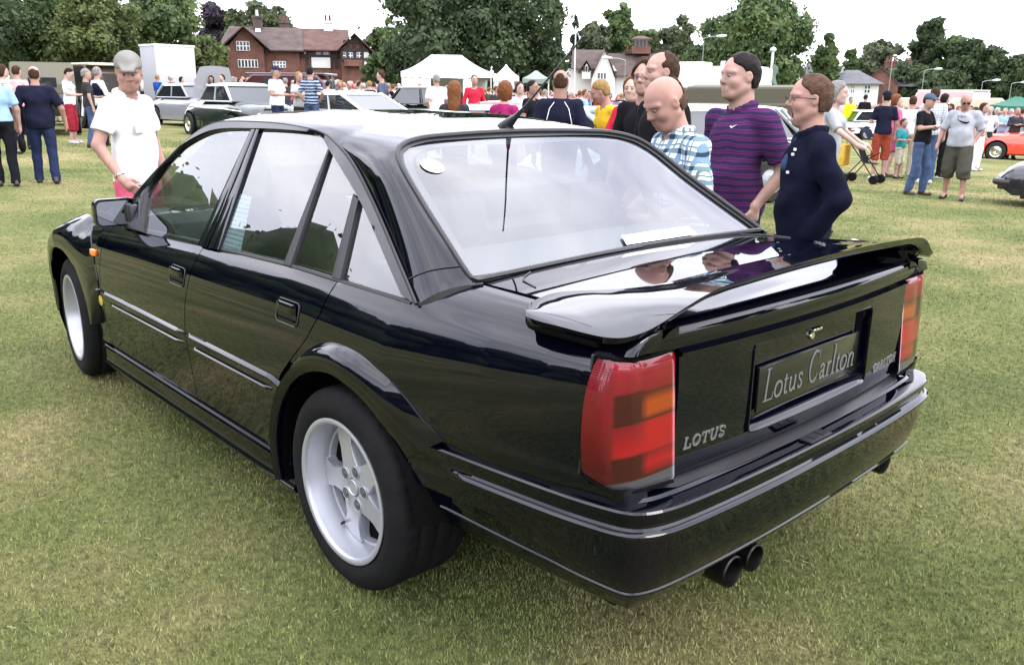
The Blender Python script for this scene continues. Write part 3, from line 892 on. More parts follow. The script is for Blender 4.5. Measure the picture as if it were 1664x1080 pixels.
# slab letter badges
S_ = .13
BG = {
 'L': (.9, [([(.2, 0), (.2, 1)], S_ * 1.4), ([(.02, .93), (.40, .93)], S_), ([(.02, .07), (.80, .07)], S_), ([(.76, 0), (.78, .38)], S_)]),
 'O': (1.0, [(arc(.48, .5, .36, .43, 0, 360, 20), S_ * 1.25)]),
 'T': (.9, [([(.43, 0), (.43, 1)], S_ * 1.4), ([(.05, .93), (.82, .93)], S_), ([(.24, .07), (.62, .07)], S_), ([(.07, 1), (.05, .68)], S_), ([(.80, 1), (.78, .68)], S_)]),
 'U': (.98, [([(.2, 1), (.2, .3), (.28, .1), (.48, .05), (.66, .1), (.74, .3), (.74, 1)], S_ * 1.3), ([(.02, .95), (.38, .95)], S_), ([(.58, .95), (.9, .95)], S_)]),
 'S': (.85, [([(.70, .68), (.66, .88), (.42, .94), (.18, .86), (.16, .66), (.40, .54), (.64, .42), (.68, .2), (.44, .06), (.18, .12), (.12, .34)], S_ * 1.2)]),
 'C': (.95, [(arc(.48, .5, .36, .43, 45, 315, 18), S_ * 1.3)]),
 'A': (.95, [([(.12, .04), (.44, .96)], S_), ([(.44, .96), (.80, .04)], S_ * 1.4), ([(.26, .34), (.66, .34)], S_), ([(0, .07), (.28, .07)], S_), ([(.62, .07), (.92, .07)], S_)]),
 'R': (.95, [([(.2, 0), (.2, 1)], S_ * 1.4), ([(.04, .93), (.56, .93), (.72, .8), (.70, .6), (.52, .5), (.2, .5)], S_), ([(.45, .5), (.72, .05), (.86, .07)], S_ * 1.3), ([(.02, .07), (.38, .07)], S_)]),
 'N': (1.0, [([(.2, 0), (.2, 1)], S_), ([(.18, .96), (.76, .04)], S_ * 1.4), ([(.76, 0), (.76, 1)], S_), ([(.02, .07), (.38, .07)], S_), ([(.58, .93), (.94, .93)], S_)]),
}
def badge(text, y0, y1, z, h):
    n = len(text); a = np.array([bx(y0, z) - .001, y0, z]); b = np.array([bx(y1, z) - .001, y1, z]); ex = (b - a) / np.linalg.norm(b - a)
    return lettering(text, a, ex, (0, 0, 1), np.cross(ex, (0, 0, 1)) * -1 if np.cross(ex, (0, 0, 1))[0] > 0 else np.cross(ex, (0, 0, 1)), h, np.linalg.norm(b - a), BG, .003, .18)
badge('LOTUS', .562, .408, .688, .030).build('boot_badge', M_BADGE, boot, smooth=False, fixn=False)
badge('CARLTON', -.388, -.575, .676, .030).build('boot_badge', M_BADGE, boot, smooth=False, fixn=False)
# lock and pull
mb = MB(); mb.lathe([(0, -.006), (.009, -.006), (.011, -.003), (.011, .01)], 16, (XR(0) + .028, 0, .868), axis='x').box((XR(0) + .018, 0, .889), (.010, .024, .004), bev=.002)
mb.build('boot_lock', M_CHROME, boot)
# thin dark lines on the deck by the window corner
MB().tube([(-.425, .517, zdeck(-.42, .517)), (-.455, .57, zdeck(-.45, .57) + .0), (-.484, .60, zdeck(-.48, .6)), (-.56, .627, zdeck(-.56, .627) - .001)], .0022, 5).mirror().build('lid_corner_line', M_TRIM, boot)

# ---- quarter skin between lid and lamp top
# ---- tail lamps
LPATH = [(-.9995, .597), (-.999, .65), (-.996, .70), (-.988, .745), (-.972, .775), (-.945, .795), (-.905, .808)]
LP = resample(spline([(x, y, 0) for x, y in LPATH], 40), 18)
def lamp_pt(k, d, z):
    p = LP[k]; t = LP[min(k + 1, 17)] - LP[max(k - 1, 0)]; n = np.array([t[1], -t[0], 0]); n = -n if n @ np.array([p[0] + .8, p[1] - .4, 0]) < 0 else n
    n /= np.linalg.norm(n)
    x = p[0] + .02 * (z - .64) / .3 * (1 if k < 9 else .6) - .034 * (z - .66) / .28 * max(0, (k - 11) / 6)
    y = p[1]; w = min(1, max(0, (k - 10) / 4)); y = y * (1 - w) + (YS(x, min(z, .93)) + .003) * w
    return np.array([x, y, z]) + n * d
ztop = lambda k: .942 + interp(k, [0, 6, 9, 13, 17], [0, -.002, .0, .014, .012])
zbot_ = lambda k: .620 + interp(k, [0, 9, 13, 17], [0, .012, .028, .046])
# lamp housing: dark surround
mb = MB(); P = []
for k in range(18):
    zt, zb_ = ztop(k), zbot_(k)
    P.append([lamp_pt(k, d, z) for d, z in ((-.05, zb_ - .002), (.0, zb_), (.002, zb_ + .004), (.002, zt - .004), (.0, zt), (-.05, zt + .002))])
mb.grid(P)
e = P[-1]; mb.grid([e, [q + np.array([.012, .002, 0]) for q in e], [q + np.array([.014, -.05, 0]) for q in e]])
mb.mirror()
lamp = mb.build('tail_lamp', M_TRIM2, car)
def lamp_lens_mat():
    m = bpy.data.materials.new('ribbed_lamp_lens'); m.use_nodes = True; n_ = m.node_tree; b = n_.nodes['Principled BSDF']; b.inputs['Roughness'].default_value = .25; b.inputs['Specular IOR Level'].default_value = .2; b.inputs['Coat Weight'].default_value = .8; b.inputs['Coat Roughness'].default_value = .02
    t = n_.nodes.new('ShaderNodeTexCoord'); sx = n_.nodes.new('ShaderNodeSeparateXYZ'); n_.links.new(t.outputs['Object'], sx.inputs[0])
    def mp(sock, a, b_):
        r = n_.nodes.new('ShaderNodeMapRange'); r.inputs['From Min'].default_value = a; r.inputs['From Max'].default_value = b_; n_.links.new(sock, r.inputs['Value']); return r.outputs[0]
    zf = mp(sx.outputs[2], .62, .94); ab = n_.nodes.new('ShaderNodeMath'); ab.operation = 'ABSOLUTE'; n_.links.new(sx.outputs[1], ab.inputs[0])
    def rp(st):
        r = n_.nodes.new('ShaderNodeValToRGB'); e = r.color_ramp.elements; e[0].position, e[0].color = st[0][0], (*st[0][1], 1); e[1].position, e[1].color = st[-1][0], (*st[-1][1], 1)
        for p, c in st[1:-1]: k = e.new(p); k.color = (*c, 1)
        n_.links.new(zf, r.inputs[0]); return r.outputs[0]
    clr = (.055, .052, .058); dk = (.030, .0014, .003); rd = (.13, .002, .007); br = (.25, .0032, .007); am = (.24, .036, .004); amd = (.045, .0035, .003); tp = (.17, .003, .011)
    inner = rp([(0, clr), (.125, clr), (.14, dk), (.165, (.12, .002, .004)), (.23, br), (.31, rd), (.33, br), (.54, br), (.56, amd), (.60, am), (.68, am), (.755, amd), (.775, rd), (.86, tp), (1, (.17, .003, .010))])
    outer = rp([(0, clr), (.125, clr), (.14, dk), (.31, dk), (.335, br), (.54, rd), (.56, dk), (.77, (.035, .0018, .003)), (.79, (.14, .003, .008)), (1, (.22, .006, .018))])
    side = rp([(0, (.04, .02, .024)), (.13, (.05, .003, .006)), (.5, (.12, .002, .006)), (1, (.14, .004, .012))])
    c = mixc(mp(ab.outputs[0], .690, .715), inner, outer, nt=n_); c = mixc(mp(ab.outputs[0], .785, .796), c, side, nt=n_)
    sn = n_.nodes.new('ShaderNodeMath'); sn.operation = 'MULTIPLY'; sn.inputs[1].default_value = 1250; n_.links.new(sx.outputs[2], sn.inputs[0]); s2 = n_.nodes.new('ShaderNodeMath'); s2.operation = 'SINE'; n_.links.new(sn.outputs[0], s2.inputs[0])
    rib = mp(s2.outputs[0], -1, 1); r2 = n_.nodes.new('ShaderNodeMapRange'); r2.inputs['To Min'].default_value = .72; r2.inputs['To Max'].default_value = 1.10; n_.links.new(rib, r2.inputs['Value'])
    vm = n_.nodes.new('ShaderNodeVectorMath'); vm.operation = 'SCALE'; n_.links.new(c, vm.inputs[0]); n_.links.new(r2.outputs[0], vm.inputs['Scale']); n_.links.new(vm.outputs[0], b.inputs['Base Color'])
    bp = n_.nodes.new('ShaderNodeBump'); bp.inputs['Strength'].default_value = .10; bp.inputs['Distance'].default_value = .001; n_.links.new(s2.outputs[0], bp.inputs['Height']); n_.links.new(bp.outputs[0], b.inputs['Normal'])
    return m
M_LENS = lamp_lens_mat()
LZ = [.0, .13, .325, .55, .77, 1]
for q in range(5):
    mb = MB(); P = []
    for k in range(18):
        z0, z1 = zbot_(k) + .006, ztop(k) - .006; row = []
        for v in np.linspace(LZ[q], LZ[q + 1], 6):
            ed = min(v, 1 - v); row.append(lamp_pt(k, .009 - .005 * (1 - min(1, ed / .03)) , z0 + (z1 - z0) * v))
        P.append(row)
    mb.grid([[p - np.array([-.0, .0, 0]) for p in P[0]]] + P); mb.mirror().build('lamp_lens', M_LENS, lamp, sharp=0)['label'] = ['clear reversing lens', 'dark red lower lens', 'bright red brake lens', 'smoked amber indicator lens', 'red upper lens'][q]
MB().tube([lamp_pt(k, .004, ztop(k) - .001) for k in range(18)] + [lamp_pt(17, .004, zbot_(17) + (ztop(17) - zbot_(17)) * v) for v in (.9, .5, .1)] + [lamp_pt(k, .004, zbot_(k) + .001) for k in range(17, -1, -1)], .0045, 6).mirror().build('lamp_surround', M_UNDER, lamp)
# ---- rear bumper
BP = [(-.22, .895), (-.40, .872), (-.62, .846), (-.83, .817), (-.93, .797), (-1.0, .776), (-1.035, .750), (-1.058, .70), (-1.072, .62), (-1.084, .45), (-1.092, .22), (-1.094, 0)]
bpth = resample(spline([(x, y, 0) for x, y in BP], 160), 90)
bpth = np.vstack([bpth, (bpth[:-1] * np.array([1, -1, 1]))[::-1]])
# section: (outward offset, z)
BS = [(-.10, .605), (-.058, .606), (-.050, .600), (-.010, .6035), (-.001, .6015), (.003, .597), (.0025, .590), (-.003, .575), (-.003, .560), (.001, .554), (.010, .551), (.0135, .547), (.0135, .541), (.003, .535), (-.001, .525), (-.006, .47), (-.014, .43), (-.028, .385), (-.032, .379), (-.029, .375), (-.031, .369), (-.046, .364), (-.062, .335), (-.09, .300), (-.16, .29)]
P = []
for k, p in enumerate(bpth):
    t = bpth[min(k + 1, len(bpth) - 1)] - bpth[max(k - 1, 0)]; n = np.array([t[1], -t[0], 0]); n /= np.linalg.norm(n)
    if n @ np.array([p[0] - .3, p[1], 0]) < 0: n = -n
    rel = interp(p[0], [-.75, -.40, -.22], [0, 1, 1])
    fade = interp(p[0], [-.55, -.48], [1, .0])      # the middle rib starts behind the arch
    row = []
    for o, z in BS:
        oo = o
        if .53 < z < .555: oo = o * fade + (-.003) * (1 - fade)
        low = interp(p[0], [-1.0, -.8, -.45], [0, .5, 1.0])
        zz = z
        if z < .47: oo = oo - 0.010 * low; zz = z + (.03 * low if z > .34 else .02 * low)
        row.append(p + n * oo + np.array([0, 0, zz]))
    P.append(row)
P = np.array(P)
# start at the wheel arch opening
mbb = MB().grid(P)
keep = [f for f in mbb.F if all(True for _ in [0]) and math.hypot(np.mean([mbb.V[k][0] for k in f]), np.mean([mbb.V[k][2] for k in f]) - .322) > .386]
mbb.F = keep; mbb.M = [0] * len(keep)
bump_o = mbb.build('rear_bumper', M_PAINT, car, sharp=32)
# inner shelf between bumper and boot
rows = []
for y in np.linspace(-.74, .74, 30): rows.append([(-.93 + 0 * y, y, .630), (XR(y) + .02 if abs(y) < .62 else -.965, y, .618), (XR(y) - .018 if abs(y) < .62 else -.985, y, .604)])
MB().grid(rows).build('bumper_shelf', M_TRIM2, bump_o)
# towing eye cover
MB().box((-1.072, .05, .6065), (.020, .055, .0025), bev=.001).box((-1.072, .02, .6095), (.014, .012, .0012)).box((-1.072, .065, .6095), (.014, .012, .0012)).build('bumper_cap', M_TRIM2, bump_o)
# exhausts
def pipe(y, x, z, r, name='exhaust_pipe'):
    return MB().lathe([(r * .85, .30), (r, .02), (r, 0), (r * .92, -.004), (r * .86, .004), (r * .84, .12), (0, .12)], 24, (x, y, z), axis='x').build(name, M_DARKMET, car)
pipe(.345, -1.032, .290, .045); pipe(.240, -1.032, .290, .040)
pipe(-.60, -1.0, .315, .045)
MB().lathe([(0, .55), (.11, .55), (.13, .5), (.13, .05), (.10, 0), (0, 0)], 20, (-.86, .30, .33), axis='x').build('silencer', M_DARKMET, car)

# ---- boot spoiler
E = [(0, -1.075, 1.113), (.20, -1.073, 1.110), (.40, -1.066, 1.101), (.50, -1.058, 1.093), (.57, -1.048, 1.078), (.62, -1.038, 1.060), (.67, -1.026, 1.038), (.715, -1.016, 1.020), (.755, -1.004, 1.009), (.785, -.985, 1.003), (.803, -.950, 1.001), (.813, -.90, 1.002), (.820, -.84, 1.004), (.826, -.78, 1.005), (.824, -.735, 1.007), (.805, -.71, 1.009)]
Fp = [(0, -.885, 1.072), (.15, -.885, 1.072), (.30, -.880, 1.069), (.40, -.862, 1.060), (.46, -.83, 1.048), (.50, -.79, 1.038), (.54, -.74, 1.030), (.575, -.70, 1.026), (.61, -.66, 1.022), (.65, -.642, 1.019), (.69, -.648, 1.017), (.72, -.655, 1.015), (.745, -.665, 1.013), (.765, -.68, 1.012), (.78, -.69, 1.011), (.795, -.70, 1.010)]
toX = lambda L_: np.array([(x, y, z) for y, x, z in L_])
Es = spline(toX(E), 76); Fs = spline(toX(Fp), 76)
def eaz(t, k): return t ** 1.7 if k == 0 else t ** 1.35
top_ = []; bot_ = []
for k in range(76):
    e, f = Es[k], Fs[k]; rt, rb = [], []
    gap = interp(f[1], [0, .42, .56, .66], [1, 1, .3, 0])    # 1 = free wing, 0 = foot on the deck
    for t in np.linspace(0, 1, 15):
        p = f * (1 - t) + e * t
        z = f[2] + (e[2] - f[2]) * (t ** 1.6) + .004 * math.sin(PI * t)
        rt.append((p[0], p[1], z))
        th = (.024 * min(1, 4 * t + .25) * min(1, 6 * (1 - t) + .75)) * gap + (1 - gap) * .016
        zl = z - th
        if gap < .5 and t < .9: zl = min(zl, max(zdeck(max(p[0], -.99), min(abs(p[1]), .7)) - .015, .990)) if abs(p[1]) < .72 else z - .026
        rb.append((p[0] + .012 * t * (1 if k < 60 else .3), p[1] - (.0 if k < 50 else .012 * t), zl))
    top_.append(rt); bot_.append(rb)
top_ = np.array(top_); bot_ = np.array(bot_)
mb = MB()
ring_ = np.concatenate([top_, bot_[:, ::-1]], axis=1)
mb.grid(ring_, closev=True)
mb.F.append(tuple(range((75) * 30, 76 * 30))); mb.M.append(0)
mb.mirror()
sp = mb.build('boot_spoiler', M_PAINT, car, sharp=45)
# matte black strip that paints the shadow gap under the spoiler ends
ed = Es[52:] + np.array([.012, -.026, -.026]); MB().tube(ed, .010, 6).mirror().build('spoiler_shadow_gap', M_UNDER, sp)
# ---- aerial
MB().tube([(.262, 0, 1.376), (.245, 0, 1.392), (.20, 0, 1.420), (.165, 0, 1.447)], [.030, .022, .011, .0065], 10).box((.262, 0, 1.381), (.036, .018, .005), bev=.004).tube([(.168, 0, 1.445), (.0, 0, 1.582), (-.118, 0, 1.679)], [.0042, .0035, .0032], 6).build('aerial', M_TRIM, car)
MB().grid([[(x, y, zc(x) + .002 - .03 * (abs(y) / .6) ** 2.5) for y in np.linspace(-.36, .36, 9)] for x in np.linspace(.95, 1.36, 8)]).build('sunroof', M_PAINT, car) if False else None

# ---- wheels
def tyre_mesh(w, R, rim, n=120):
    mb = MB(); h = w / 2
    prof = [(rim - .004, -h + .016), (rim + .004, -h + .006), (rim + .02, -h - .003), (rim + .05, -h - .008), (rim + .075, -h - .004), (R - .022, -h + .003), (R - .010, -h + .012), (R - .003, -h + .024)]
    xs = np.linspace(-h + .036, h - .036, 17)
    for k, x in enumerate(xs):
        prof.append((R - (.008 if k in (3, 4, 8, 12, 13) and k % 4 != 0 or k == 8 else 0), x))
    prof += [(R - .003, h - .024), (R - .010, h - .012), (R - .022, h - .003), (rim + .05, h + .008), (rim + .02, h + .003), (rim - .004, h - .016)]
    P = []
    for i in range(n):
        a = 2 * PI * i / n; row = []
        for j, (r, t) in enumerate(prof):
            rr_ = r
            if i % 3 == 0 and (6 <= j <= 9 or len(prof) - 10 <= j <= len(prof) - 7): rr_ = r - .006
            row.append((rr_ * math.cos(a), t, rr_ * math.sin(a)))
        P.append(row)
    # flat spot at the ground
    P = np.array(P); 
    m = P[..., 2] < -R + .008; P[..., 2][m] = -R + .008
    mb.grid(P, closeu=True)
    return mb
M_BOLT_SHADE = mat('shaded_alloy', (.13, .13, .145), rough=.4, metal=.5)  # darker alloy: puts the shade of sunken bolt recesses into the colour
def wheel(name, c, w, steer=0, side=1, camber=0, rot=0):
    R = .3217; rim = .222
    W = empty(name); W.parent = car; W.location = c; W.rotation_euler = (camber * side, 0, steer)
    if side < 0: W.rotation_euler = (camber * side, 0, steer + PI)
    h = w / 2
    tyre_mesh(w, R, rim).build('tyre', M_TYRE, W, sharp=40)
    mb = MB()   # barrel and lip, outer face at +y
    mb.lathe([(.214, h - .020), (.226, h - .008), (.2315, h - .001), (.2315, h + .003), (.228, h + .005), (.219, h + .004), (.2135, h + .000), (.211, h - .008), (.207, h - .03), (.198, h - .055), (.196, h - .075), (.190, h - .078), (.186, h - .10), (.186, -h + .03), (.22, -h)], 96)
    mb.build('rim', M_ALLOY, W, sharp=40)
    # five broad swept spokes: star-shaped plate
    out = []
    for k in range(5):
        a0 = rot + k * 72
        for (r, a) in ((.080, -34), (.096, -25), (.128, -18), (.165, -15), (.1935, -17), (.195, -10), (.195, 0), (.195, 6), (.1935, 12), (.172, 8), (.142, 10), (.108, 18), (.086, 30), (.078, 38)):
            out.append((r, math.radians(a0 + a)))
    mb = MB()
    yo = lambda r: h - .060 + interp(r, [0, .05, .09, .15, .195], [.012, .014, .010, .004, -.004])
    n = len(out)
    lay = []
    for s, dy in ((1.0, -.042), (1.0, -.012), (.982, -.003), (.955, 0)):
        lay.append([(r * (s if r < .19 else 1) * math.cos(a), yo(r) + dy, r * (s if r < .19 else 1) * math.sin(a)) for r, a in out])
    lay.append([(r * .5 * math.cos(a), yo(r * .5), r * .5 * math.sin(a)) for r, a in out])
    lay.append([(.03 * math.cos(a), yo(.03), .03 * math.sin(a)) for r, a in out])
    mb.grid(lay, closev=True)
    b = mb
    b.build('spokes', M_ALLOY, W, sharp=38)
    mb = MB()
    for k in range(5):
        a = math.radians(rot + k * 72 + 36); cx, cz = .056 * math.cos(a), .056 * math.sin(a)
        mb.lathe([(.0215, -.004), (.0210, .0012), (.0195, .0022), (.0178, .0012)], 20, (cx, yo(.05), cz))
    mb.lathe([(.028, -.004), (.027, .004), (.024, .006), (.022, .003), (0, .002)], 24, (0, yo(0) + .001, 0))
    mb.build('hub_cap', M_ALLOY, W, sharp=40)
    for k in range(5):
        a = math.radians(rot + k * 72 + 36); cx, cz = .056 * math.cos(a), .056 * math.sin(a)
        MB().lathe([(0, .0045), (.0085, .0040), (.0095, .0010), (.0178, .0010), (.0178, -.004)], 16, (cx, yo(.05), cz)).build('wheel_bolt', M_BOLT_SHADE, W)
    MB().lathe([(0, h - .098), (.1935, h - .098), (.1935, h - .104), (0, h - .104)], 40).build('brake_shade_disc', M_UNDER, W)  # stands for the brake; blackened and widened to put shade in the spoke openings
    MB().tube([(.185 * math.cos(-1.05), h - .06, .185 * math.sin(-1.05)), (.175 * math.cos(-1.1), h - .045, .175 * math.sin(-1.1))], .005, 6).build('valve', M_TRIM, W)
    return W
wheel('rear_wheel', (0, .900 - .1325, .3217), .265, 0, 1, 0, rot=70)
wheel('front_wheel', (2.73, .868 - .1175, .3217), .235, -.10, 1, 0, rot=20)
wheel('rear_wheel', (0, -.900 + .1325, .3217), .265, 0, -1, 0, rot=10)
wheel('front_wheel', (2.73, -.868 + .1175, .3217), .235, -.10, -1, 0, rot=45)

# ---- interior
def seat(x, y, w=.25, lean=.32, mbs=None):
    mb = MB()
    mb.box((x + .26, y, .52), (.26, w, .08), bev=.05)
    R = Matrix.Rotation(lean, 3, 'Y').transposed()
    R = np.array(Matrix.Rotation(-lean, 3, 'Y'))
    mb.box((x - .05, y, .80), (.07, w, .30), R=R, bev=.05)
    mb.box((x - .165, y, 1.135), (.045, w * .52, .075), R=R, bev=.035)
    return mb
seat(1.28, .38).build('front_seat', M_INT, car); seat(1.28, -.38).build('front_seat', M_INT, car)
b = seat(.36, .0, .60, .42); b.build('rear_seat', M_INT, car)
mb = MB(); mb.box((.16, .33, 1.09), (.05, .13, .08), bev=.035).box((.16, -.33, 1.09), (.05, .13, .08), bev=.035).build('rear_headrest', M_INT, car)
mb = MB(); mb.grid([[(.10, y, .995) for y in np.linspace(-.68, .68, 9)], [(-.15, y, 1.0) for y in np.linspace(-.72, .72, 9)], [(-.38, y, 1.005) for y in np.linspace(-.68, .68, 9)]]).build('parcel_shelf', M_SHELF, car)
mb = MB(); P = []
for y in np.linspace(-.70, .70, 12): P.append([(1.62, y, .70), (1.62, y, .86), (1.68, y, .93), (1.80, y, .955), (2.0, y, .935), (2.12, y, .92)])
mb.grid(P); mb.build('dashboard', mat('dashboard_vinyl', (.09, .10, .105), rough=.55), car)
mb = MB(); a = [(1.50 + .05 * math.sin(t), -.38 + .18 * math.cos(t), .87 + .175 * math.sin(t)) for t in np.linspace(0, 2 * PI, 33)]
mb.tube(a, .014, 8, cap=False).box((1.52, -.38, .865), (.02, .07, .05), bev=.015).tube([(1.52, -.38, .86), (1.7, -.38, .80)], .03, 8).build('steering_wheel', M_TRIM2, car)
mb = MB(); mb.box((1.1, 0, .45), (1.0, .80, .01)).box((1.45, 0, .60), (.35, .10, .15), bev=.03).build('cabin_floor', M_UNDER, car)
P = []
for y in (-1, 1): pass
mb = MB()
mb.grid([[(x, .79, .50), (x, .79, .80), (x, .775, .90)] for x in np.linspace(.52, 2.0, 10)]).mirror().build('door_trim', M_INT, car)
# headlining
MB().grid([[(x, y, zc(x) - .045 - .05 * (abs(y) / .5) ** 3) for y in np.linspace(-.52, .52, 9)] for x in np.linspace(.22, 1.4, 8)]).build('headlining', mat('headlining_cloth', (.25, .25, .25), rough=.9), car)
# papers on the dashboard and the notice in the rear door window
MB().poly([(1.40, .66, .93), (1.20, .70, .88), (1.22, .60, .885), (1.36, .58, .92)]).poly([(1.35, .72, .90), (1.16, .74, .86), (1.18, .66, .92)]).build('paper_sheet', M_WHT, car, smooth=False)
nm = mat('printed_notice', (.66, .82, .84), rough=.6)
nt = nm.node_tree; bs = nt.nodes['Principled BSDF']
tc = nt.nodes.new('ShaderNodeTexCoord'); sp_ = nt.nodes.new('ShaderNodeSeparateXYZ'); nt.links.new(tc.outputs['Object'], sp_.inputs[0])
wv = nt.nodes.new('ShaderNodeMath'); wv.operation = 'MULTIPLY'; wv.inputs[1].default_value = 420; nt.links.new(sp_.outputs['Z'], wv.inputs[0])
sn = nt.nodes.new('ShaderNodeMath'); sn.operation = 'SINE'; nt.links.new(wv.outputs[0], sn.inputs[0])
gt = nt.nodes.new('ShaderNodeMath'); gt.operation = 'GREATER_THAN'; gt.inputs[1].default_value = .35; nt.links.new(sn.outputs[0], gt.inputs[0])
no = nt.nodes.new('ShaderNodeTexNoise'); no.inputs['Scale'].default_value = 34
nt.links.new(tc.outputs['Object'], no.inputs['Vector'])
g2 = nt.nodes.new('ShaderNodeMath'); g2.operation = 'GREATER_THAN'; g2.inputs[1].default_value = .42; nt.links.new(no.outputs['Fac'], g2.inputs[0])
ml = nt.nodes.new('ShaderNodeMath'); ml.operation = 'MULTIPLY'; nt.links.new(gt.outputs[0], ml.inputs[0]); nt.links.new(g2.outputs[0], ml.inputs[1])
mc = nt.nodes.new('ShaderNodeMix'); mc.data_type = 'RGBA'; mc.inputs[6].default_value = (.78, .93, .94, 1); mc.inputs[7].default_value = (.38, .55, .60, 1)
nt.links.new(ml.outputs[0], mc.inputs[0]); nt.links.new(mc.outputs[2], bs.inputs['Base Color'])
MB().prism([(.985, .808, .925), (.785, .804, .932), (.873, .700, 1.128), (1.035, .700, 1.127)], (0, .0006, 0)).build('printed_notice', nm, car, smooth=False)['label'] = 'pale blue printed notice taped in the rear door window'
# ------------------------------------------------------------------ trees
def leaf_mat(name, c, var=.5, trl=.25):
    m = bpy.data.materials.new(name); m.use_nodes = True; n_ = m.node_tree; b = n_.nodes['Principled BSDF']
    b.inputs['Roughness'].default_value = .65; b.inputs['Specular IOR Level'].default_value = .25
    t = n_.nodes.new('ShaderNodeTexCoord')
    lo = tuple(x * (1 - var) for x in c); hi = (c[0] * (1 + var) * 1.15, c[1] * (1 + var), c[2] * (1 + var * .6))
    col = ramp(nz(.55, 5, .7, vec=t.outputs['Object'], nt=n_), [(.32, lo), (.5, c), (.68, hi)], nt=n_)
    n_.links.new(col, b.inputs['Base Color'])
    tr = n_.nodes.new('ShaderNodeBsdfTranslucent'); n_.links.new(col, tr.inputs[0])
    mx = n_.nodes.new('ShaderNodeMixShader'); mx.inputs[0].default_value = trl
    o = n_.nodes['Material Output']; n_.links.new(b.outputs[0], mx.inputs[1]); n_.links.new(tr.outputs[0], mx.inputs[2]); n_.links.new(mx.outputs[0], o.inputs[0])
    return m
LM = {'dark': leaf_mat('dark_foliage', (.050, .076, .034)), 'mid': leaf_mat('green_foliage', (.080, .122, .046)), 'light': leaf_mat('yellow_green_foliage', (.105, .138, .050)),
      'purple': leaf_mat('copper_foliage', (.036, .028, .042)), 'pine': leaf_mat('needle_foliage', (.034, .056, .036), .4), 'olive': leaf_mat('olive_foliage', (.082, .104, .054))}
M_BARK = mat('bark', (.055, .042, .032), rough=.95, var=.4, vscale=3)
def leaf_mesh(name, blobs, n, size, seed, flatten=1.0, inn=2.6):
    rs = np.random.RandomState(seed); B = np.array(blobs); w = B[:, 3] ** 2; idx = rs.choice(len(B), n, p=w / w.sum())
    dirs = rs.randn(n, 3); dirs /= np.linalg.norm(dirs, axis=1)[:, None]
    rad = B[idx, 3] * (rs.rand(n) ** .35) * rs.uniform(.75, 1.12, n)
    P = B[idx, :3] + dirs * rad[:, None] * np.array([1, 1, flatten])
    nrm = dirs + rs.randn(n, 3) * .7; nrm /= np.linalg.norm(nrm, axis=1)[:, None]
    a = np.cross(nrm, rs.randn(n, 3)); a /= np.linalg.norm(a, axis=1)[:, None]; b = np.cross(nrm, a)
    s = size * rs.uniform(.6, 1.5, n)[:, None]
    inner = rs.rand(n) < .14
    s[inner] *= inn; P[inner] = B[idx[inner], :3] + dirs[inner] * (B[idx[inner], 3] * .55)[:, None]
    V = np.stack([P + a * s, P + b * s * .7, P - a * s, P - b * s * .7], 1)
    me = bpy.data.meshes.new(name); me.vertices.add(n * 4); me.vertices.foreach_set('co', V.ravel())
    me.loops.add(n * 4); me.loops.foreach_set('vertex_index', np.arange(n * 4, dtype=np.int32))
    me.polygons.add(n); me.polygons.foreach_set('loop_start', np.arange(0, n * 4, 4, dtype=np.int32)); me.polygons.foreach_set('loop_total', np.full(n, 4, dtype=np.int32))
    me.update(); me.validate(); return me
def crown_blobs(rs, rx, rz, zc_, n, kind):
    out = []
    if kind == 'pine':
        for k in range(n):
            t = rs.rand(); z = zc_ - rz + 2 * rz * t; r = rx * (1 - t * .75) * rs.uniform(.3, 1); a = rs.uniform(0, 2 * PI)
            out.append((r * math.cos(a), r * math.sin(a), z, rx * .22 * rs.uniform(.7, 1.2)))
        return out
    if kind == 'cone':
        for k in range(n):
            t = rs.rand() ** 1.4; z = zc_ - rz + 2 * rz * t; r = rx * (1 - t) * rs.uniform(.4, 1); a = rs.uniform(0, 2 * PI)
            out.append((r * math.cos(a), r * math.sin(a), z, rx * .26 * (1.1 - t * .6)))
        return out
    for k in range(int(n * 1.9)):
        d = rs.randn(3); d /= np.linalg.norm(d); r = rs.rand() ** .4
        sq = 1 + .22 * math.sin(3 * math.atan2(d[1], d[0]) + 2 * d[2] + k % 3)
        p = d * r * np.array([rx, rx, rz]) * sq * .80
        if p[2] < -.55 * rz: p[2] *= .7
        out.append((p[0], p[1], zc_ + p[2], rx * rs.uniform(.19, .40)))
    return out
TREE_N = 0
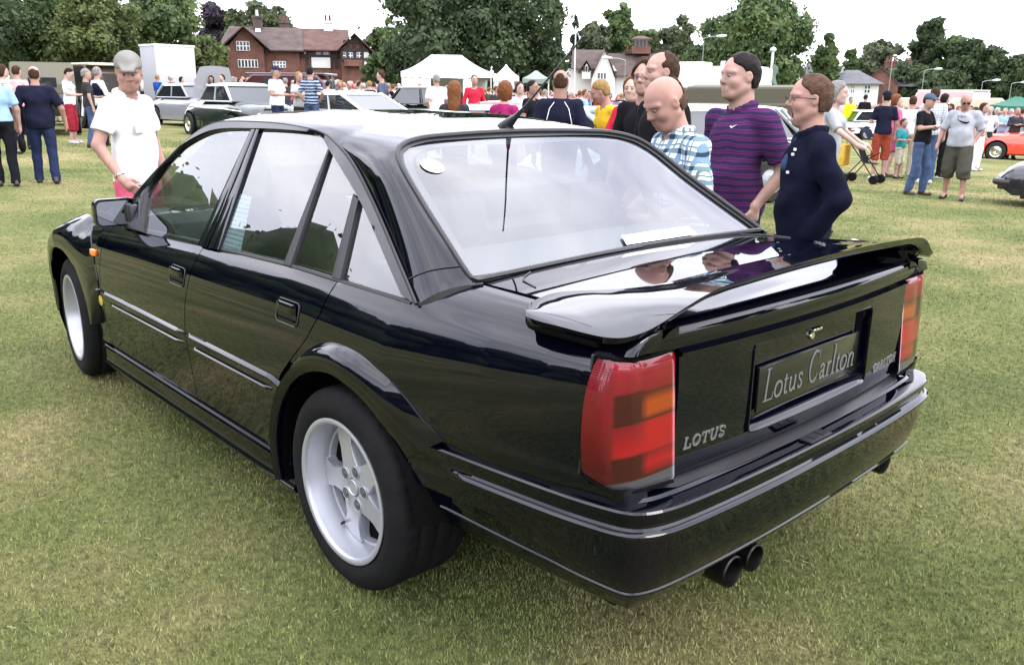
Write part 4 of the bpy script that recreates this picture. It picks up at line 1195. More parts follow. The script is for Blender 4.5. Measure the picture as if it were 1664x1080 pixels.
def tree(px, d, wpx, top_py, kind, label, n=9000, shape='round', base=.22, seed=None, group=None, leaf=None, cat='tree', depth_dz=0):
    """px centre column, d depth, wpx crown width in pixels, top_py picture row of the top"""
    global TREE_N
    TREE_N += 1; sd = seed or 100 + TREE_N; rs = np.random.RandomState(sd)
    p = spot(px, d); mpp = d / FPX * .963
    u, v0 = proj((p[0], p[1], p[2]))
    H = (v0 - top_py) * d / FPX * .93; rx = wpx * mpp / 2
    zb_ = H * base; rz = (H - zb_) / 2 * .98; zc_ = zb_ + rz
    T = empty('tree' if shape not in ('pine', 'cone') else 'conifer', label, cat, tuple(p), rs.uniform(0, 6), group)
    nb = 46 if shape == 'round' else 60
    bl = crown_blobs(rs, rx, rz, zc_, nb, shape)
    link('crown', leaf_mesh('crown', bl, int(n * 1.4), leaf or max(.09, d * .00178), sd, .8 if shape == 'round' else .35), LM[kind], T)
    mb = MB(); mb.tube([(0, 0, -.2), (0, 0, H * .15), (.1, 0, H * .4), (.15, .1, H * .75)], [H * .028, H * .022, H * .016, H * .006], 8)
    for k in range(7):
        b = bl[k * 5]; z0 = H * rs.uniform(.2, .5); mb.tube([(0.05, 0, z0), (b[0] * .5, b[1] * .5, (z0 + b[2]) / 2 + .3), (b[0], b[1], b[2])], [H * .010, H * .007, H * .003], 6)
    mb.build('trunk', M_BARK, T, sharp=0)
    return T
tree(-60, 62, 260, -60, 'dark', 'dark broad tree at the far left edge of the field', n=12000)
tree(70, 70, 190, -25, 'mid', 'wide green tree rising above the vintage car at the left', n=15000, base=.10)
tree(165, 66, 150, -30, 'light', 'lighter yellow green tree left of the white box trailer', n=12000, base=.12)
tree(262, 72, 150, -35, 'mid', 'tall green tree directly behind the white box trailer', n=12000, base=.1)
tree(330, 78, 80, 42, 'light', 'small bright green tree between the trailer and the brick house', n=6000, base=.1)
tree(372, 125, 95, 2, 'purple', 'dark purple leaved tree behind the left end of the brick house', n=8000, base=.2)
tree(432, 120, 110, -6, 'olive', 'loose olive tree rising over the brick house chimney', n=8000, base=.2)
tree(478, 118, 40, 36, 'olive', 'low tree top showing over the middle of the brick house roof', n=2500)
tree(630, 88, 70, 30, 'mid', 'loose limb of pale trees left of the great dark tree', n=4000, base=.25)
tree(618, 74, 60, 74, 'mid', 'rounded green bush at the right end of the brick house', n=5000, base=.05)
tree(770, 66, 290, -65, 'dark', 'great dark spreading tree above the white marquee', n=34000, base=.16)
tree(690, 70, 120, 20, 'dark', 'dark bough mass on the left of the great tree', n=9000, base=.1)
tree(865, 68, 110, 48, 'dark', 'dark low spreading tree on the right of the great tree', n=9000, base=.08)
tree(892, 85, 56, -8, 'pine', 'tall tiered pine right of the great dark tree', n=5000, shape='pine', base=.3)
tree(932, 112, 30, 30, 'pine', 'thin dark fir behind the tall white pole', n=3500, shape='cone', base=.1)
tree(962, 110, 70, 24, 'olive', 'pale green tree behind the roof of the white gabled house', n=7000, base=.2)
tree(1000, 112, 60, 5, 'mid', 'tallest tree behind the white gabled house', n=6000, base=.25)
tree(1042, 118, 60, 30, 'mid', 'tree behind the brick lantern tower', n=6000, base=.15)
tree(1092, 112, 70, 18, 'olive', 'grey green tree between the lantern tower and the motorhome', n=7000, base=.15)
tree(1210, 74, 205, -22, 'mid', 'very large full green tree behind the flagpole', n=26000, base=.08)
tree(1335, 100, 50, 56, 'mid', 'small tree above the grey gable right of the flagpole', n=4500, base=.1)
tree(1373, 116, 34, 74, 'mid', 'short round tree above the white cottage chimney', n=3500, base=.1)
tree(1420, 118, 90, 54, 'olive', 'rounded tree left of the chimney of the brick house at right', n=8000, base=.08)
tree(1494, 116, 66, 24, 'dark', 'tallest tree of the wood at the right', n=8000, base=.2)
tree(1545, 112, 90, 56, 'mid', 'green tree right of the tallest tree of the wood', n=8000, base=.08)
tree(1572, 108, 80, 44, 'dark', 'dark domed tree over the cream caravan', n=8000, base=.15)
tree(1622, 106, 90, 78, 'dark', 'dark sloping tree near the right edge above the green gazebo', n=8000, base=.05)
tree(1470, 105, 90, 92, 'dark', 'low dark tree behind the brick cottage roof', n=7000, base=.02)
tree(1680, 118, 70, 92, 'olive', 'tree cut by the right edge of the picture', n=4000, base=.05)
tree(1530, 102, 90, 105, 'dark', 'dark low foliage behind the pink and white van', n=6000, base=.02)
# hedge line that closes the far side of the field
rs = np.random.RandomState(5); bl = []
for px in range(-120, 1800, 9):
    d = 128 + 6 * math.sin(px * .01); p = spot(px, d); h = (2.6 + 1.0 * math.sin(px * .045) + rs.uniform(0, 1.6)) * (1.0 if px < 1300 else 1.3)
    bl.append((p[0], p[1], p[2] + h * .8, h)); bl.append((p[0] + rs.uniform(-1, 1), p[1] + rs.uniform(-1, 1), p[2] + h * .3, h * .9))
hd = link('hedge', leaf_mesh('hedge', bl, 36000, .32, 9), LM['dark']); tag(hd, 'long dark hedge closing the far side of the show field', 'hedge', kind='stuff')
# trees all round the rest of the field
bl = []
for k in range(100):
    a = YAW + math.radians(rs.uniform(40, 320) if k < 36 else rs.uniform(38, 125)); d = rs.uniform(44, 60)
    h = (rs.uniform(12, 16.5) if k % 2 else rs.uniform(8, 12)) * (1.08 if k >= 36 else .9)
    x, y = CAM[0] + d * math.cos(a), CAM[1] + d * math.sin(a)
    for j in range(9): bl.append((x + rs.uniform(-3, 3), y + rs.uniform(-3, 3), h * rs.uniform(.12, .85), h * .21))
bm = bmesh.new(); bmesh.ops.create_icosphere(bm, subdivisions=2, radius=1); bm.verts.ensure_lookup_table()
IV = np.array([v.co[:] for v in bm.verts]); IF = np.array([[v.index for v in f.verts] for f in bm.faces]); bm.free()
B_ = np.array(bl); cores = IV[None] * (rs.uniform(.80, 1.12, (len(B_), len(IV), 1))) * B_[:, None, 3:] * .86 + B_[:, None, :3]
lw = leaf_mesh('woodland_leaves', bl, 110000, .15, 21, 1.0, 1.2); lv = np.zeros(len(lw.vertices) * 3); lw.vertices.foreach_get('co', lv); bpy.data.meshes.remove(lw)
VV = np.vstack([lv.reshape(-1, 3), cores.reshape(-1, 3)]); nq = 110000; nt3 = len(B_) * len(IF)
LI = np.concatenate([np.arange(nq * 4), (IF[None] + (np.arange(len(B_)) * len(IV))[:, None, None] + nq * 4).ravel()]).astype(np.int32)
wood_me = bpy.data.meshes.new('woodland'); wood_me.vertices.add(len(VV)); wood_me.vertices.foreach_set('co', VV.ravel()); wood_me.loops.add(len(LI)); wood_me.loops.foreach_set('vertex_index', LI)
wood_me.polygons.add(nq + nt3); wood_me.polygons.foreach_set('loop_start', np.concatenate([np.arange(nq) * 4, nq * 4 + np.arange(nt3) * 3]).astype(np.int32)); wood_me.polygons.foreach_set('loop_total', np.concatenate([np.full(nq, 4), np.full(nt3, 3)]).astype(np.int32)); wood_me.update(); wood_me.validate()
wood = link('woodland', wood_me, LM['dark']); tag(wood, 'belt of trees round the rest of the field behind the photographer', 'woodland', kind='stuff')

# ------------------------------------------------------------------ buildings
M_BRICK = mat('red_brick', (.135, .062, .045), rough=.9, var=.3, vscale=1.5)
M_TILE = mat('clay_roof_tile', (.085, .042, .034), rough=.85, var=.35, vscale=1.2)
M_TILE2 = mat('weathered_roof_tile', (.070, .048, .042), rough=.85, var=.35, vscale=1.2)
M_SLATE = mat('grey_slate', (.075, .072, .082), rough=.6, var=.25, vscale=1.5)
M_RENDER = mat('white_render', (.62, .61, .60), rough=.9, var=.06)
M_TIMBER = mat('dark_timber', (.028, .020, .018), rough=.8)
M_WFRAME = mat('white_window_frame', (.68, .68, .68), rough=.6)
M_PANE = mat('dark_window_pane', (.03, .035, .04), rough=.08, spec=.6)
class Site:
    """local frame facing the camera: u right, w away, z up (metres)"""
    def __init__(s, px, d, turn=0):
        s.o = spot(px, d); s.a = math.atan2(s.o[1] - CAM[1], s.o[0] - CAM[0]) - PI / 2 + math.radians(turn); s.mpp = d / FPX * .963; s.vpp = d / FPX * .93; s.px = px
        s.ground = proj(s.o)[1]
    def empty(s, name, label, cat, group=None): s.e = empty(name, label, cat, tuple(s.o), s.a, group); return s.e
    def u(s, px): return (px - s.px) * s.mpp
    def z(s, py): return (s.ground - py) * s.vpp
def gable_roof(mb, u0, u1, w0, w1, ze, zr, ov=.3, th=.12, axis='u', hip0=0, hip1=0):
    """ridge along u (or w)"""
    if axis == 'u':
        m = (w0 + w1) / 2
        A = [(u0 - ov, w0 - ov, ze), (u1 + ov, w0 - ov, ze), (u1 + ov, w1 + ov, ze), (u0 - ov, w1 + ov, ze), (u0 - ov + hip0, m, zr), (u1 + ov - hip1, m, zr)]
        F = [(0, 1, 5, 4), (2, 3, 4, 5), (1, 2, 5), (3, 0, 4)]
    else:
        m = (u0 + u1) / 2
        A = [(u0 - ov, w0 - ov, ze), (u1 + ov, w0 - ov, ze), (u1 + ov, w1 + ov, ze), (u0 - ov, w1 + ov, ze), (m, w0 - ov + hip0, zr), (m, w1 + ov - hip1, zr)]
        F = [(1, 2, 5, 4), (3, 0, 4, 5), (0, 1, 4), (2, 3, 5)]
    b = [(x, y, z - th) for x, y, z in A]
    keep = F if (hip0 or hip1) else F[:2]
    mb.add(A, keep); mb.add(b, [f[::-1] for f in keep])
    # eave and verge edges
    for f in keep:
        for i in range(len(f)):
            a_, c_ = f[i], f[(i + 1) % len(f)]
            if {a_, c_} != {4, 5}: mb.add([A[a_], A[c_], b[c_], b[a_]], [(0, 1, 2, 3)])
def house_body(mb, u0, u1, w0, w1, z1, zr=None, axis='u'):
    mb.box(((u0 + u1) / 2, (w0 + w1) / 2, z1 / 2 - .5), ((u1 - u0) / 2, (w1 - w0) / 2, z1 / 2 + .5))
    if zr:
        if axis == 'w':
            for w in (w0, w1 - .2): mb.prism([(u0, w, z1), (u1, w, z1), ((u0 + u1) / 2, w, zr)], (0, .2, 0))
        else:
            for u in (u0, u1 - .2): mb.prism([(u, w0, z1), (u, w1, z1), (u, (w0 + w1) / 2, zr)], (.2, 0, 0))
def window(e, u, w, z, hw, hz, cols=3, rows=2, arch=False):
    fr = MB().box((u, w - .03, z), (hw, .05, hz)).build('window', M_WFRAME, e, smooth=False)
    cw, ch = 2 * hw / cols, 2 * hz / rows
    for i in range(cols):
        for j in range(rows):
            MB().box((u - hw + cw * (i + .5), w - .085, z - hz + ch * (j + .5)), (cw / 2 - .05, .01, ch / 2 - .05)).build('pane', M_PANE, fr, smooth=False)
    return fr
def chimney(e, u, w, z0, z1, hw, m, pots=2, pm=None):
    c = MB().box((u, w, (z0 + z1) / 2), (hw, hw * .8, (z1 - z0) / 2)).box((u, w, z1 - .1), (hw + .08, hw * .8 + .08, .1)).build('chimney', m, e, smooth=False)
    for k in range(pots): MB().lathe([(.14, 0), (.12, .5), (.15, .55)], 8, (u + (k - (pots - 1) / 2) * .4, w, z1), axis='z').build('chimney_pot', pm or M_BRICK, c)
# brick and timber house
S = Site(480, 84); e = S.empty('brick_house', 'long red brick and half timbered house with steep tiled roofs behind the crowd at left', 'house')
u, z = S.u, S.z
mb = MB(); house_body(mb, u(377), u(490), 0, 7, z(82)); house_body(mb, u(381), u(436), -1.2, 1, z(82), z(50) , 'w'); mb.build('wall', M_BRICK, e, smooth=False)
mb = MB(); house_body(mb, u(490), u(560), .6, 7, z(80)); mb.build('wall', M_BRICK, e, smooth=False)['label'] = 'brick wall of the right wing'
mb = MB(); gable_roof(mb, u(370), u(492), -.3, 7, z(83), z(44), hip0=1.0); mb.build('roof', M_TILE2, e, smooth=False)
mb = MB(); gable_roof(mb, u(376), u(440), -1.6, 3.4, z(84), z(48), axis='w', ov=.4); mb.build('roof', M_TILE2, e, smooth=False)
mb = MB(); gable_roof(mb, u(489), u(568), .2, 7.4, z(81), z(43.5)); mb.build('roof', M_TILE, e, smooth=False)
mb = MB(); gable_roof(mb, u(554), u(602), -.8, 5, z(81), z(54), axis='w', ov=.25); mb.build('roof', M_TILE, e, smooth=False)
mb = MB(); mb.prism([(u(341), -.5, z(105)), (u(377), -.5, z(84)), (u(377), -.5, z(105))], (0, 4, 0)); mb.box((u(360), 1.5, z(112)), (S.mpp * 15, 1.9, z(105) - z(112))); mb.build('lean_to', M_TILE2, e, smooth=False)
mb = MB(); house_body(mb, u(556), u(600), -.4, 4.5, z(82), z(57), 'w'); mb.build('gable_wall', M_BRICK, e, smooth=False)
for (a, b, y0, y1, m) in ((509, 539, 92, 110, M_RENDER), (592.5, 600, 84, 115, M_RENDER)):
    MB().box(((u(a) + u(b)) / 2, -.45 if a > 590 else .5, (z(y0) + z(y1)) / 2), ((u(b) - u(a)) / 2, .06, (z(y0) - z(y1)) / 2)).build('render_panel', m, e, smooth=False)
for (a, y0, y1, w) in ((496, 81, 91, .5), (503, 81, 110, .5), (541, 82, 110, .5), (548, 82, 110, .5), (557, 81, 96, -.5), (566, 81, 96, -.5), (577, 81, 96, -.5), (590, 81, 115, -.5), (578, 58, 80, -.5), (568, 68, 80, -.5), (588, 68, 80, -.5)):
    MB().box((u(a), w, (z(y0) + z(y1)) / 2), (.11, .05, (z(y0) - z(y1)) / 2)).build('timber_post', M_TIMBER, e, smooth=False)
for (a, b, y, w) in ((490, 556, 82, .48), (490, 556, 91, .48), (556, 600, 81, -.52), (556, 600, 96, -.52), (560, 596, 68, -.52)):
    MB().box(((u(a) + u(b)) / 2, w, z(y)), ((u(b) - u(a)) / 2, .05, .13)).build('timber_beam', M_TIMBER, e, smooth=False)
MB().box(((u(560) + u(590)) / 2, -.75, (z(97) + z(107)) / 2), (u(575) - u(560), .3, (z(97) - z(107)) / 2)).build('bay', M_BRICK, e, smooth=False)
window(e, u(405.5), -1.2, z(79), S.mpp * 10, S.mpp * 7, 4, 2); window(e, u(411), -1.2, z(106), S.mpp * 15, S.mpp * 6, 6, 1); window(e, u(458.5), 0, z(106), S.mpp * 10, S.mpp * 5, 4, 2)
window(e, u(499), .6, z(86), S.mpp * 4, S.mpp * 3, 3, 1); window(e, u(533), .6, z(86), S.mpp * 5, S.mpp * 3, 3, 1); window(e, u(521), .6, z(86), S.mpp * 4, S.mpp * 3, 3, 1)
window(e, u(561), -.4, z(90), S.mpp * 3, S.mpp * 5.5, 1, 2); window(e, u(585), -.4, z(90), S.mpp * 4, S.mpp * 5.5, 2, 2); window(e, u(571), -.4, z(90), S.mpp * 4, S.mpp * 5, 2, 2)
chimney(e, u(427), 3, z(47), z(27), .42, M_TILE2, 1, M_RENDER); chimney(e, u(470), 4, z(47), z(33), .5, M_TILE2, 2); chimney(e, u(540), 3.6, z(48), z(31), .42, M_RENDER, 2)
MB().box((u(429), -.1, z(53)), (.25, .1, .15)).build('roof_light', M_WFRAME, e, smooth=False)
# white gabled house with the lantern tower
S = Site(985, 100); e = S.empty('white_gabled_house', 'white rendered house with brown roofs and a brick lantern tower left of the motorhome', 'house'); u, z = S.u, S.z
mb = MB(); house_body(mb, u(960), u(997), -1, 5, z(128), z(81), 'w'); house_body(mb, u(915), u(962), 1, 6, z(112)); house_body(mb, u(996), u(1075), 1, 8, z(122)); mb.build('wall', M_RENDER, e, smooth=False)
mb = MB(); gable_roof(mb, u(962), u(997), -1.1, 5.2, z(126), z(80), axis='w', ov=.18); mb.build('roof', M_TILE2, e, smooth=False)
mb = MB(); gable_roof(mb, u(930), u(974), .4, 6, z(112), z(80)); mb.build('roof', M_TILE2, e, smooth=False)
mb = MB(); gable_roof(mb, u(982), u(1078), .6, 8, z(123), z(85)); mb.build('roof', M_TILE2, e, smooth=False)
mb = MB(); gable_roof(mb, u(941), u(960), -.6, 2, z(118), z(98), axis='w', ov=.2); mb.build('porch_roof', M_TILE2, e, smooth=False)
MB().prism([(u(945), -.65, z(117)), (u(957), -.65, z(117)), (u(951), -.65, z(104))], (0, .1, 0)).box((u(951), -.3, z(123)), (S.mpp * 7, .4, z(117) - z(123) )).build('porch', M_RENDER, e, smooth=False)
for a in (947, 951, 955): MB().box((u(a), -.72, z(113)), (.08, .04, .3)).build('timber_post', M_TIMBER, e, smooth=False)
mb = MB(); mb.prism([(u(987), .2, z(116)), (u(1000), .2, z(116)), (u(993.5), .2, z(106))], (0, 2, 0)).build('dormer', M_RENDER, e, smooth=False)
window(e, u(976), -1.0, z(124), S.mpp * 7, S.mpp * 5, 3, 1)
t_ = MB().box((u(1039), 4, (z(86) + z(74)) / 2), (S.mpp * 15, 1.0, (z(74) - z(86)) / 2)).build('tower', M_BRICK, e, smooth=False)
MB().box((u(1038), 4, (z(74) + z(64)) / 2), (S.mpp * 12.5, .85, (z(64) - z(74)) / 2)).build('lantern_glass', M_PANE, t_, smooth=False)
for k in range(5): MB().box((u(1026 + k * 6), 3.12, (z(74) + z(64)) / 2), (.05, .05, (z(64) - z(74)) / 2)).build('lantern_post', M_TIMBER, t_, smooth=False)
MB().box((u(1038), 4, z(63)), (S.mpp * 15, 1.1, .10)).build('lantern_fascia', M_RENDER, t_, smooth=False)
mb = MB(); gable_roof(mb, u(1025), u(1051), 2.9, 5.1, z(62), z(56.5), hip0=.9, hip1=.9); mb.build('lantern_roof', M_TILE, t_, smooth=False)
chimney(e, u(1017), 4, z(86), z(80), .3, M_BRICK, 1)
# white cottage at the right
S = Site(1385, 98); e = S.empty('white_cottage', 'white cottage with grey hipped slate roof right of the flagpole', 'house'); u, z = S.u, S.z
mb = MB(); house_body(mb, u(1340), u(1419), 0, 6, z(136)); mb.build('wall', M_RENDER, e, smooth=False)
mb = MB(); gable_roof(mb, u(1338), u(1422), -.2, 6, z(136), z(113), hip0=2.2, hip1=2.8, ov=.3); mb.build('roof', M_SLATE, e, smooth=False)
mb = MB(); house_body(mb, u(1318), u(1347), 3, 8, z(128), z(102), 'w'); mb.build('wall', M_RENDER, e, smooth=False)
mb = MB(); gable_roof(mb, u(1300), u(1346), 3, 8, z(126), z(101), axis='u', ov=.0); mb.build('roof', M_SLATE, e, smooth=False)
chimney(e, u(1356), 2.6, z(122), z(108), .42, M_RENDER, 0)
for a in (1350, 1363, 1380, 1402): window(e, u(a), 0, z(145), S.mpp * (4.5 if a in (1363, 1402) else 3), S.mpp * 6, 2, 2)
S = Site(1452, 104); e = S.empty('brick_cottage', 'brick cottage with long grey roof sloping down behind the group at right', 'house'); u, z = S.u, S.z
mb = MB(); house_body(mb, u(1405), u(1500), 0, 7, z(139)); house_body(mb, u(1398), u(1452), -1.6, 2, z(135), z(110), 'w'); mb.build('wall', M_BRICK, e, smooth=False)
mb = MB(); gable_roof(mb, u(1425), u(1497), -.6, 7, z(139), z(109), hip1=3.5); mb.build('roof', M_SLATE, e, smooth=False)
mb = MB(); gable_roof(mb, u(1400), u(1450), -1.7, 3, z(135), z(109), axis='w', ov=.15); mb.build('roof', M_TILE2, e, smooth=False)
chimney(e, u(1436), 3, z(112), z(98), .62, M_BRICK, 3); chimney(e, u(1462), 3.4, z(112), z(98), .45, M_BRICK, 2)

# ------------------------------------------------------------------ poles and lamps
M_WPOLE = mat('white_pole', (.62, .63, .62), rough=.5); M_STEEL = mat('galvanised_steel', (.30, .31, .32), rough=.45, metal=.7)
def pole(px, d, top, r, name, label, cat, m=M_WPOLE):
    p = spot(px, d); g_ = proj(p)[1]; H = (g_ - top) * d / FPX * .93
    e = empty(name, label, cat, tuple(p)); MB().tube([(0, 0, 0), (0, 0, H)], [r, r * .7], 8).build('pole', m, e); return e, H
e, H = pole(1243, 34, 84, .07, 'flagpole', 'white flagpole with a limp pale green flag in front of the big tree', 'flagpole')
MB().lathe([(0, .18), (.10, .12), (.12, .05), (.08, 0)], 10, (0, 0, H), axis='z').build('finial', M_WPOLE, e)
P = []
for k in range(9):
    P.append([(-.05 - .010 * j * (1 + .3 * math.sin(k)) * R2[0] * -6, .0 + .01 * j * R2[1] * 6 + .03 * math.sin(j * 1.5 + k), H - .4 - k * .09 - j * .05) for j in range(4)])
MB().grid(P).build('flag', mat('green_flag', (.12, .17, .13), rough=.9), e)
pole(931.5, 60, 45, .06, 'tall_pole', 'tall thin white pole right of the great dark tree', 'pole')
for px, d, top, side, lab in ((1012, 62, 97, -1, 'short street lamp in front of the brown roof of the white gabled house'), (1135, 66, 62, 1, 'street lamp head against the left of the very large tree'), (1437, 84, 95, 1, 'street lamp by the chimney of the brick cottage'), (1490, 84, 113, 1, 'street lamp above the pink and white van'), (1585, 84, 131, 1, 'street lamp above the cream caravan'), (1632, 90, 134, 1, 'street lamp above the green gazebo')):
    e, H = pole(px, d, top + 2, .035, 'street_lamp', lab, 'street lamp', M_STEEL)
    ax, ay = R2[0] * side, R2[1] * side; L_ = 1.0
    MB().tube([(0, 0, H), (ax * .4, ay * .4, H + .12), (ax * L_, ay * L_, H + .15)], .03, 6).build('arm', M_STEEL, e)
    MB().tube([(ax * (L_ - .1), ay * (L_ - .1), H + .15), (ax * (L_ + .3), ay * (L_ + .3), H + .18), (ax * (L_ + .65), ay * (L_ + .65), H + .19)], [.05, .12, .06], 8).build('lamp_head', M_WPOLE, e)

# ------------------------------------------------------------------ tents
M_CANVAS = mat('white_canvas', (.74, .74, .76), rough=.8); M_GCAN = mat('green_canvas', (.02, .115, .075), rough=.8); M_GREYC = mat('grey_green_canvas', (.20, .235, .20), rough=.8)
def tent(px0, px1, d, top, eave, base_h, name, label, m, ridge=.5, walls=True, cat='tent', depth=4, sag=.12):
    S = Site((px0 + px1) / 2, d); e = S.empty(name, label, cat); hw = (px1 - px0) / 2 * S.mpp; zt, ze = S.z(top), S.z(eave); hd = depth / 2
    P = []; n = 10
    for k in range(n + 1):
        t = k / n; f = t ** .62                      # concave sweep up to the ridge
        zz = ze + (zt - ze) * (t ** 1.5 * .75 + t * .25)
        su = 1 - t * (1 - ridge * .5) if ridge else 1 - t; sw = 1 - t
        a, b = max(hw * su, .04), max(hd * sw, .04)
        ring = []
        for (x0, y0, x1, y1) in ((-1, -1, 1, -1), (1, -1, 1, 1), (1, 1, -1, 1), (-1, 1, -1, -1)):
            for j in range(6): s = j / 6; ring.append((a * (x0 + (x1 - x0) * s), hd + b * (y0 + (y1 - y0) * s), zz - (.06 * math.sin(PI * s) * (1 - t))))
        P.append(ring)
    MB().grid(P, closev=True).poly(P[-1]).build('canopy', m, e, sharp=25)
    ring = P[0]; MB().grid([ring, [(x, y, z_ - .28 + .04 * (i % 2)) for i, (x, y, z_) in enumerate(ring)]], closev=True).build('valance', m, e, smooth=False)
    for sx in ((-1, -.33, .33, 1) if hw > 2.5 else (-1, 1)):
        for sy in (0, 2 * hd): MB().tube([(sx * (hw - .05), sy + (.04 if sy == 0 else -.04), 0), (sx * (hw - .05), sy + (.04 if sy == 0 else -.04), ze)], .03, 6).build('pole', M_WPOLE, e)
    if walls:
        for (a, b) in ((-.97, -.35), (.36, .62)):
            MB().grid([[(hw * s, .03 + .04 * math.sin(s * 40), zz) for s in np.linspace(a, b, 16)] for zz in (0, ze * .5, ze - .02)]).build('wall', m, e)
        MB().grid([[(hw * s, 2 * hd - .1, zz) for s in np.linspace(-.97, .97, 10)] for zz in (0, ze)]).build('wall', m, e)
    return e
tent(653, 800, 46, 87, 117, 2, 'marquee', 'large white marquee under the great dark tree', M_CANVAS, ridge=.7, depth=5)
tent(801, 843, 50, 104, 124, 2, 'peaked_tent', 'small white peaked tent right of the marquee', M_CANVAS, ridge=0, depth=3)
tent(848, 892, 52, 114, 127, 2, 'grey_tent', 'low grey green tent right of the small white tent', M_GREYC, ridge=.2, depth=3, walls=False)
tent(1603, 1680, 44, 156, 170, 2, 'green_gazebo', 'dark green gazebo at the right edge of the field', M_GCAN, ridge=.25, depth=3, walls=False, cat='gazebo')
MB().box((0, 0, 0), (.01, .01, .01)) if False else None
# white box trailer
S = Site(296, 48); e = S.empty('box_trailer', 'plain white box trailer in front of the trees at left', 'trailer'); u, z = S.u, S.z; S_h = z(76)
e.rotation_euler[2] += .5
MB().box((.1, 1.2, (S_h + .5) / 2), (1.15, .8, (S_h - .5) / 2), bev=.03).build('body', mat('pale_lilac_panel', (.42, .42, .46), rough=.5), e, sharp=30)
MB().box((.1, 1.2, S_h + .03), (1.18, .83, .05)).build('roof_edge', M_CANVAS, e, smooth=False)
for k in (-.4, .5): MB().lathe([(0, -.1), (.28, -.1), (.28, .1), (0, .1)], 16, (k, .1, .3)).build('wheel', M_TYRE, e)
MB().tube([(-1.4, 1.2, .5), (-2.4, 1.2, .45)], .05, 6).build('drawbar', M_STEEL, e)
# ------------------------------------------------------------------ people: smooth bodies from blended solids
def sd_cap(P, a, b, ra, rb):
    a = np.array(a, float); b = np.array(b, float); ab = b - a
    t = np.clip(((P - a) @ ab) / (ab @ ab + 1e-9), 0, 1)
    return np.linalg.norm(P - a - t[..., None] * ab, axis=-1) - (ra + (rb - ra) * t)
def sd_ell(P, c, r, R=None):
    q = P - np.array(c, float)
    if R is not None: q = q @ R
    r = np.array(r, float); k0 = np.linalg.norm(q / r, axis=-1); k1 = np.linalg.norm(q / (r * r), axis=-1) + 1e-9
    return k0 * (k0 - 1) / k1
class Solid:
    def __init__(s): s.p = []
    def cap(s, a, b, ra, rb=None, k=.02, sub=False): s.p.append(('c', np.array(a, float), np.array(b, float), ra, ra if rb is None else rb, k, sub)); return s
    def ell(s, c, r, R=None, k=.02, sub=False): s.p.append(('e', np.array(c, float), np.array(r, float), R, None, k, sub)); return s
    def bounds(s):
        lo, hi = np.full(3, 9e9), np.full(3, -9e9)
        for p in s.p:
            if p[6]: continue
            if p[0] == 'c': pts = [p[1] - p[3], p[1] + p[3], p[2] - p[4], p[2] + p[4]]
            else: m = p[2].max(); pts = [p[1] - m, p[1] + m]
            for q in pts: lo = np.minimum(lo, q); hi = np.maximum(hi, q)
        return lo - .03, hi + .03
    def mesh(s, res, zfine=(), cut=None, noise=0, nf=1.0, seed=0):
        lo, hi = s.bounds(); xs = np.arange(lo[0], hi[0], res); ys = np.arange(lo[1], hi[1], res)
        zs = [lo[2]]
        while zs[-1] < hi[2]:
            st = res * (2.0 if zfine else 1)
            for (a, b, f) in zfine:
                if a - res <= zs[-1] <= b: st = f
            zs.append(zs[-1] + st)
        zs = np.array(zs); nx, ny, nz_ = len(xs), len(ys), len(zs)
        F_ = np.full((nx, ny, nz_), .2, np.float32)
        for p in s.p:
            mg = .045
            if p[0] == 'c': l = np.minimum(p[1] - p[3], p[2] - p[4]) - mg; h = np.maximum(p[1] + p[3], p[2] + p[4]) + mg
            else: m = p[2].max(); l = p[1] - m - mg; h = p[1] + m + mg
            i0, i1 = np.searchsorted(xs, l[0]), np.searchsorted(xs, h[0]); j0, j1 = np.searchsorted(ys, l[1]), np.searchsorted(ys, h[1]); k0, k1 = np.searchsorted(zs, l[2]), np.searchsorted(zs, h[2])
            if i1 <= i0 or j1 <= j0 or k1 <= k0: continue
            G = np.stack(np.meshgrid(xs[i0:i1], ys[j0:j1], zs[k0:k1], indexing='ij'), -1)
            d = sd_cap(G, p[1], p[2], p[3], p[4]) if p[0] == 'c' else sd_ell(G, p[1], p[2], p[3])
            A = F_[i0:i1, j0:j1, k0:k1]; k = p[5]
            if p[6]:
                hh = np.maximum(k - np.abs(A + d), 0) / k; F_[i0:i1, j0:j1, k0:k1] = np.maximum(A, -d) + hh * hh * k * .25
            else:
                hh = np.maximum(k - np.abs(A - d), 0) / k; F_[i0:i1, j0:j1, k0:k1] = np.minimum(A, d) - hh * hh * k * .25
        if cut is not None or noise:
            G = np.stack(np.meshgrid(xs, ys, zs, indexing='ij'), -1)
            if noise:
                x, y, z = G[..., 0] * nf, G[..., 1] * nf, G[..., 2] * nf; q = seed * 1.7
                F_ += noise * (np.sin(23 * x + 11 * z + q + 2 * np.sin(9 * y + q)) * .4 + np.sin(17 * y - 21 * z + 2 * np.sin(11 * x + q) + q) * .5 + np.sin(41 * z + 13 * x - 19 * y + q * 2) * .25)
            if cut is not None: F_ = np.maximum(F_, cut(G))
        return surface_net(F_, xs, ys, zs)
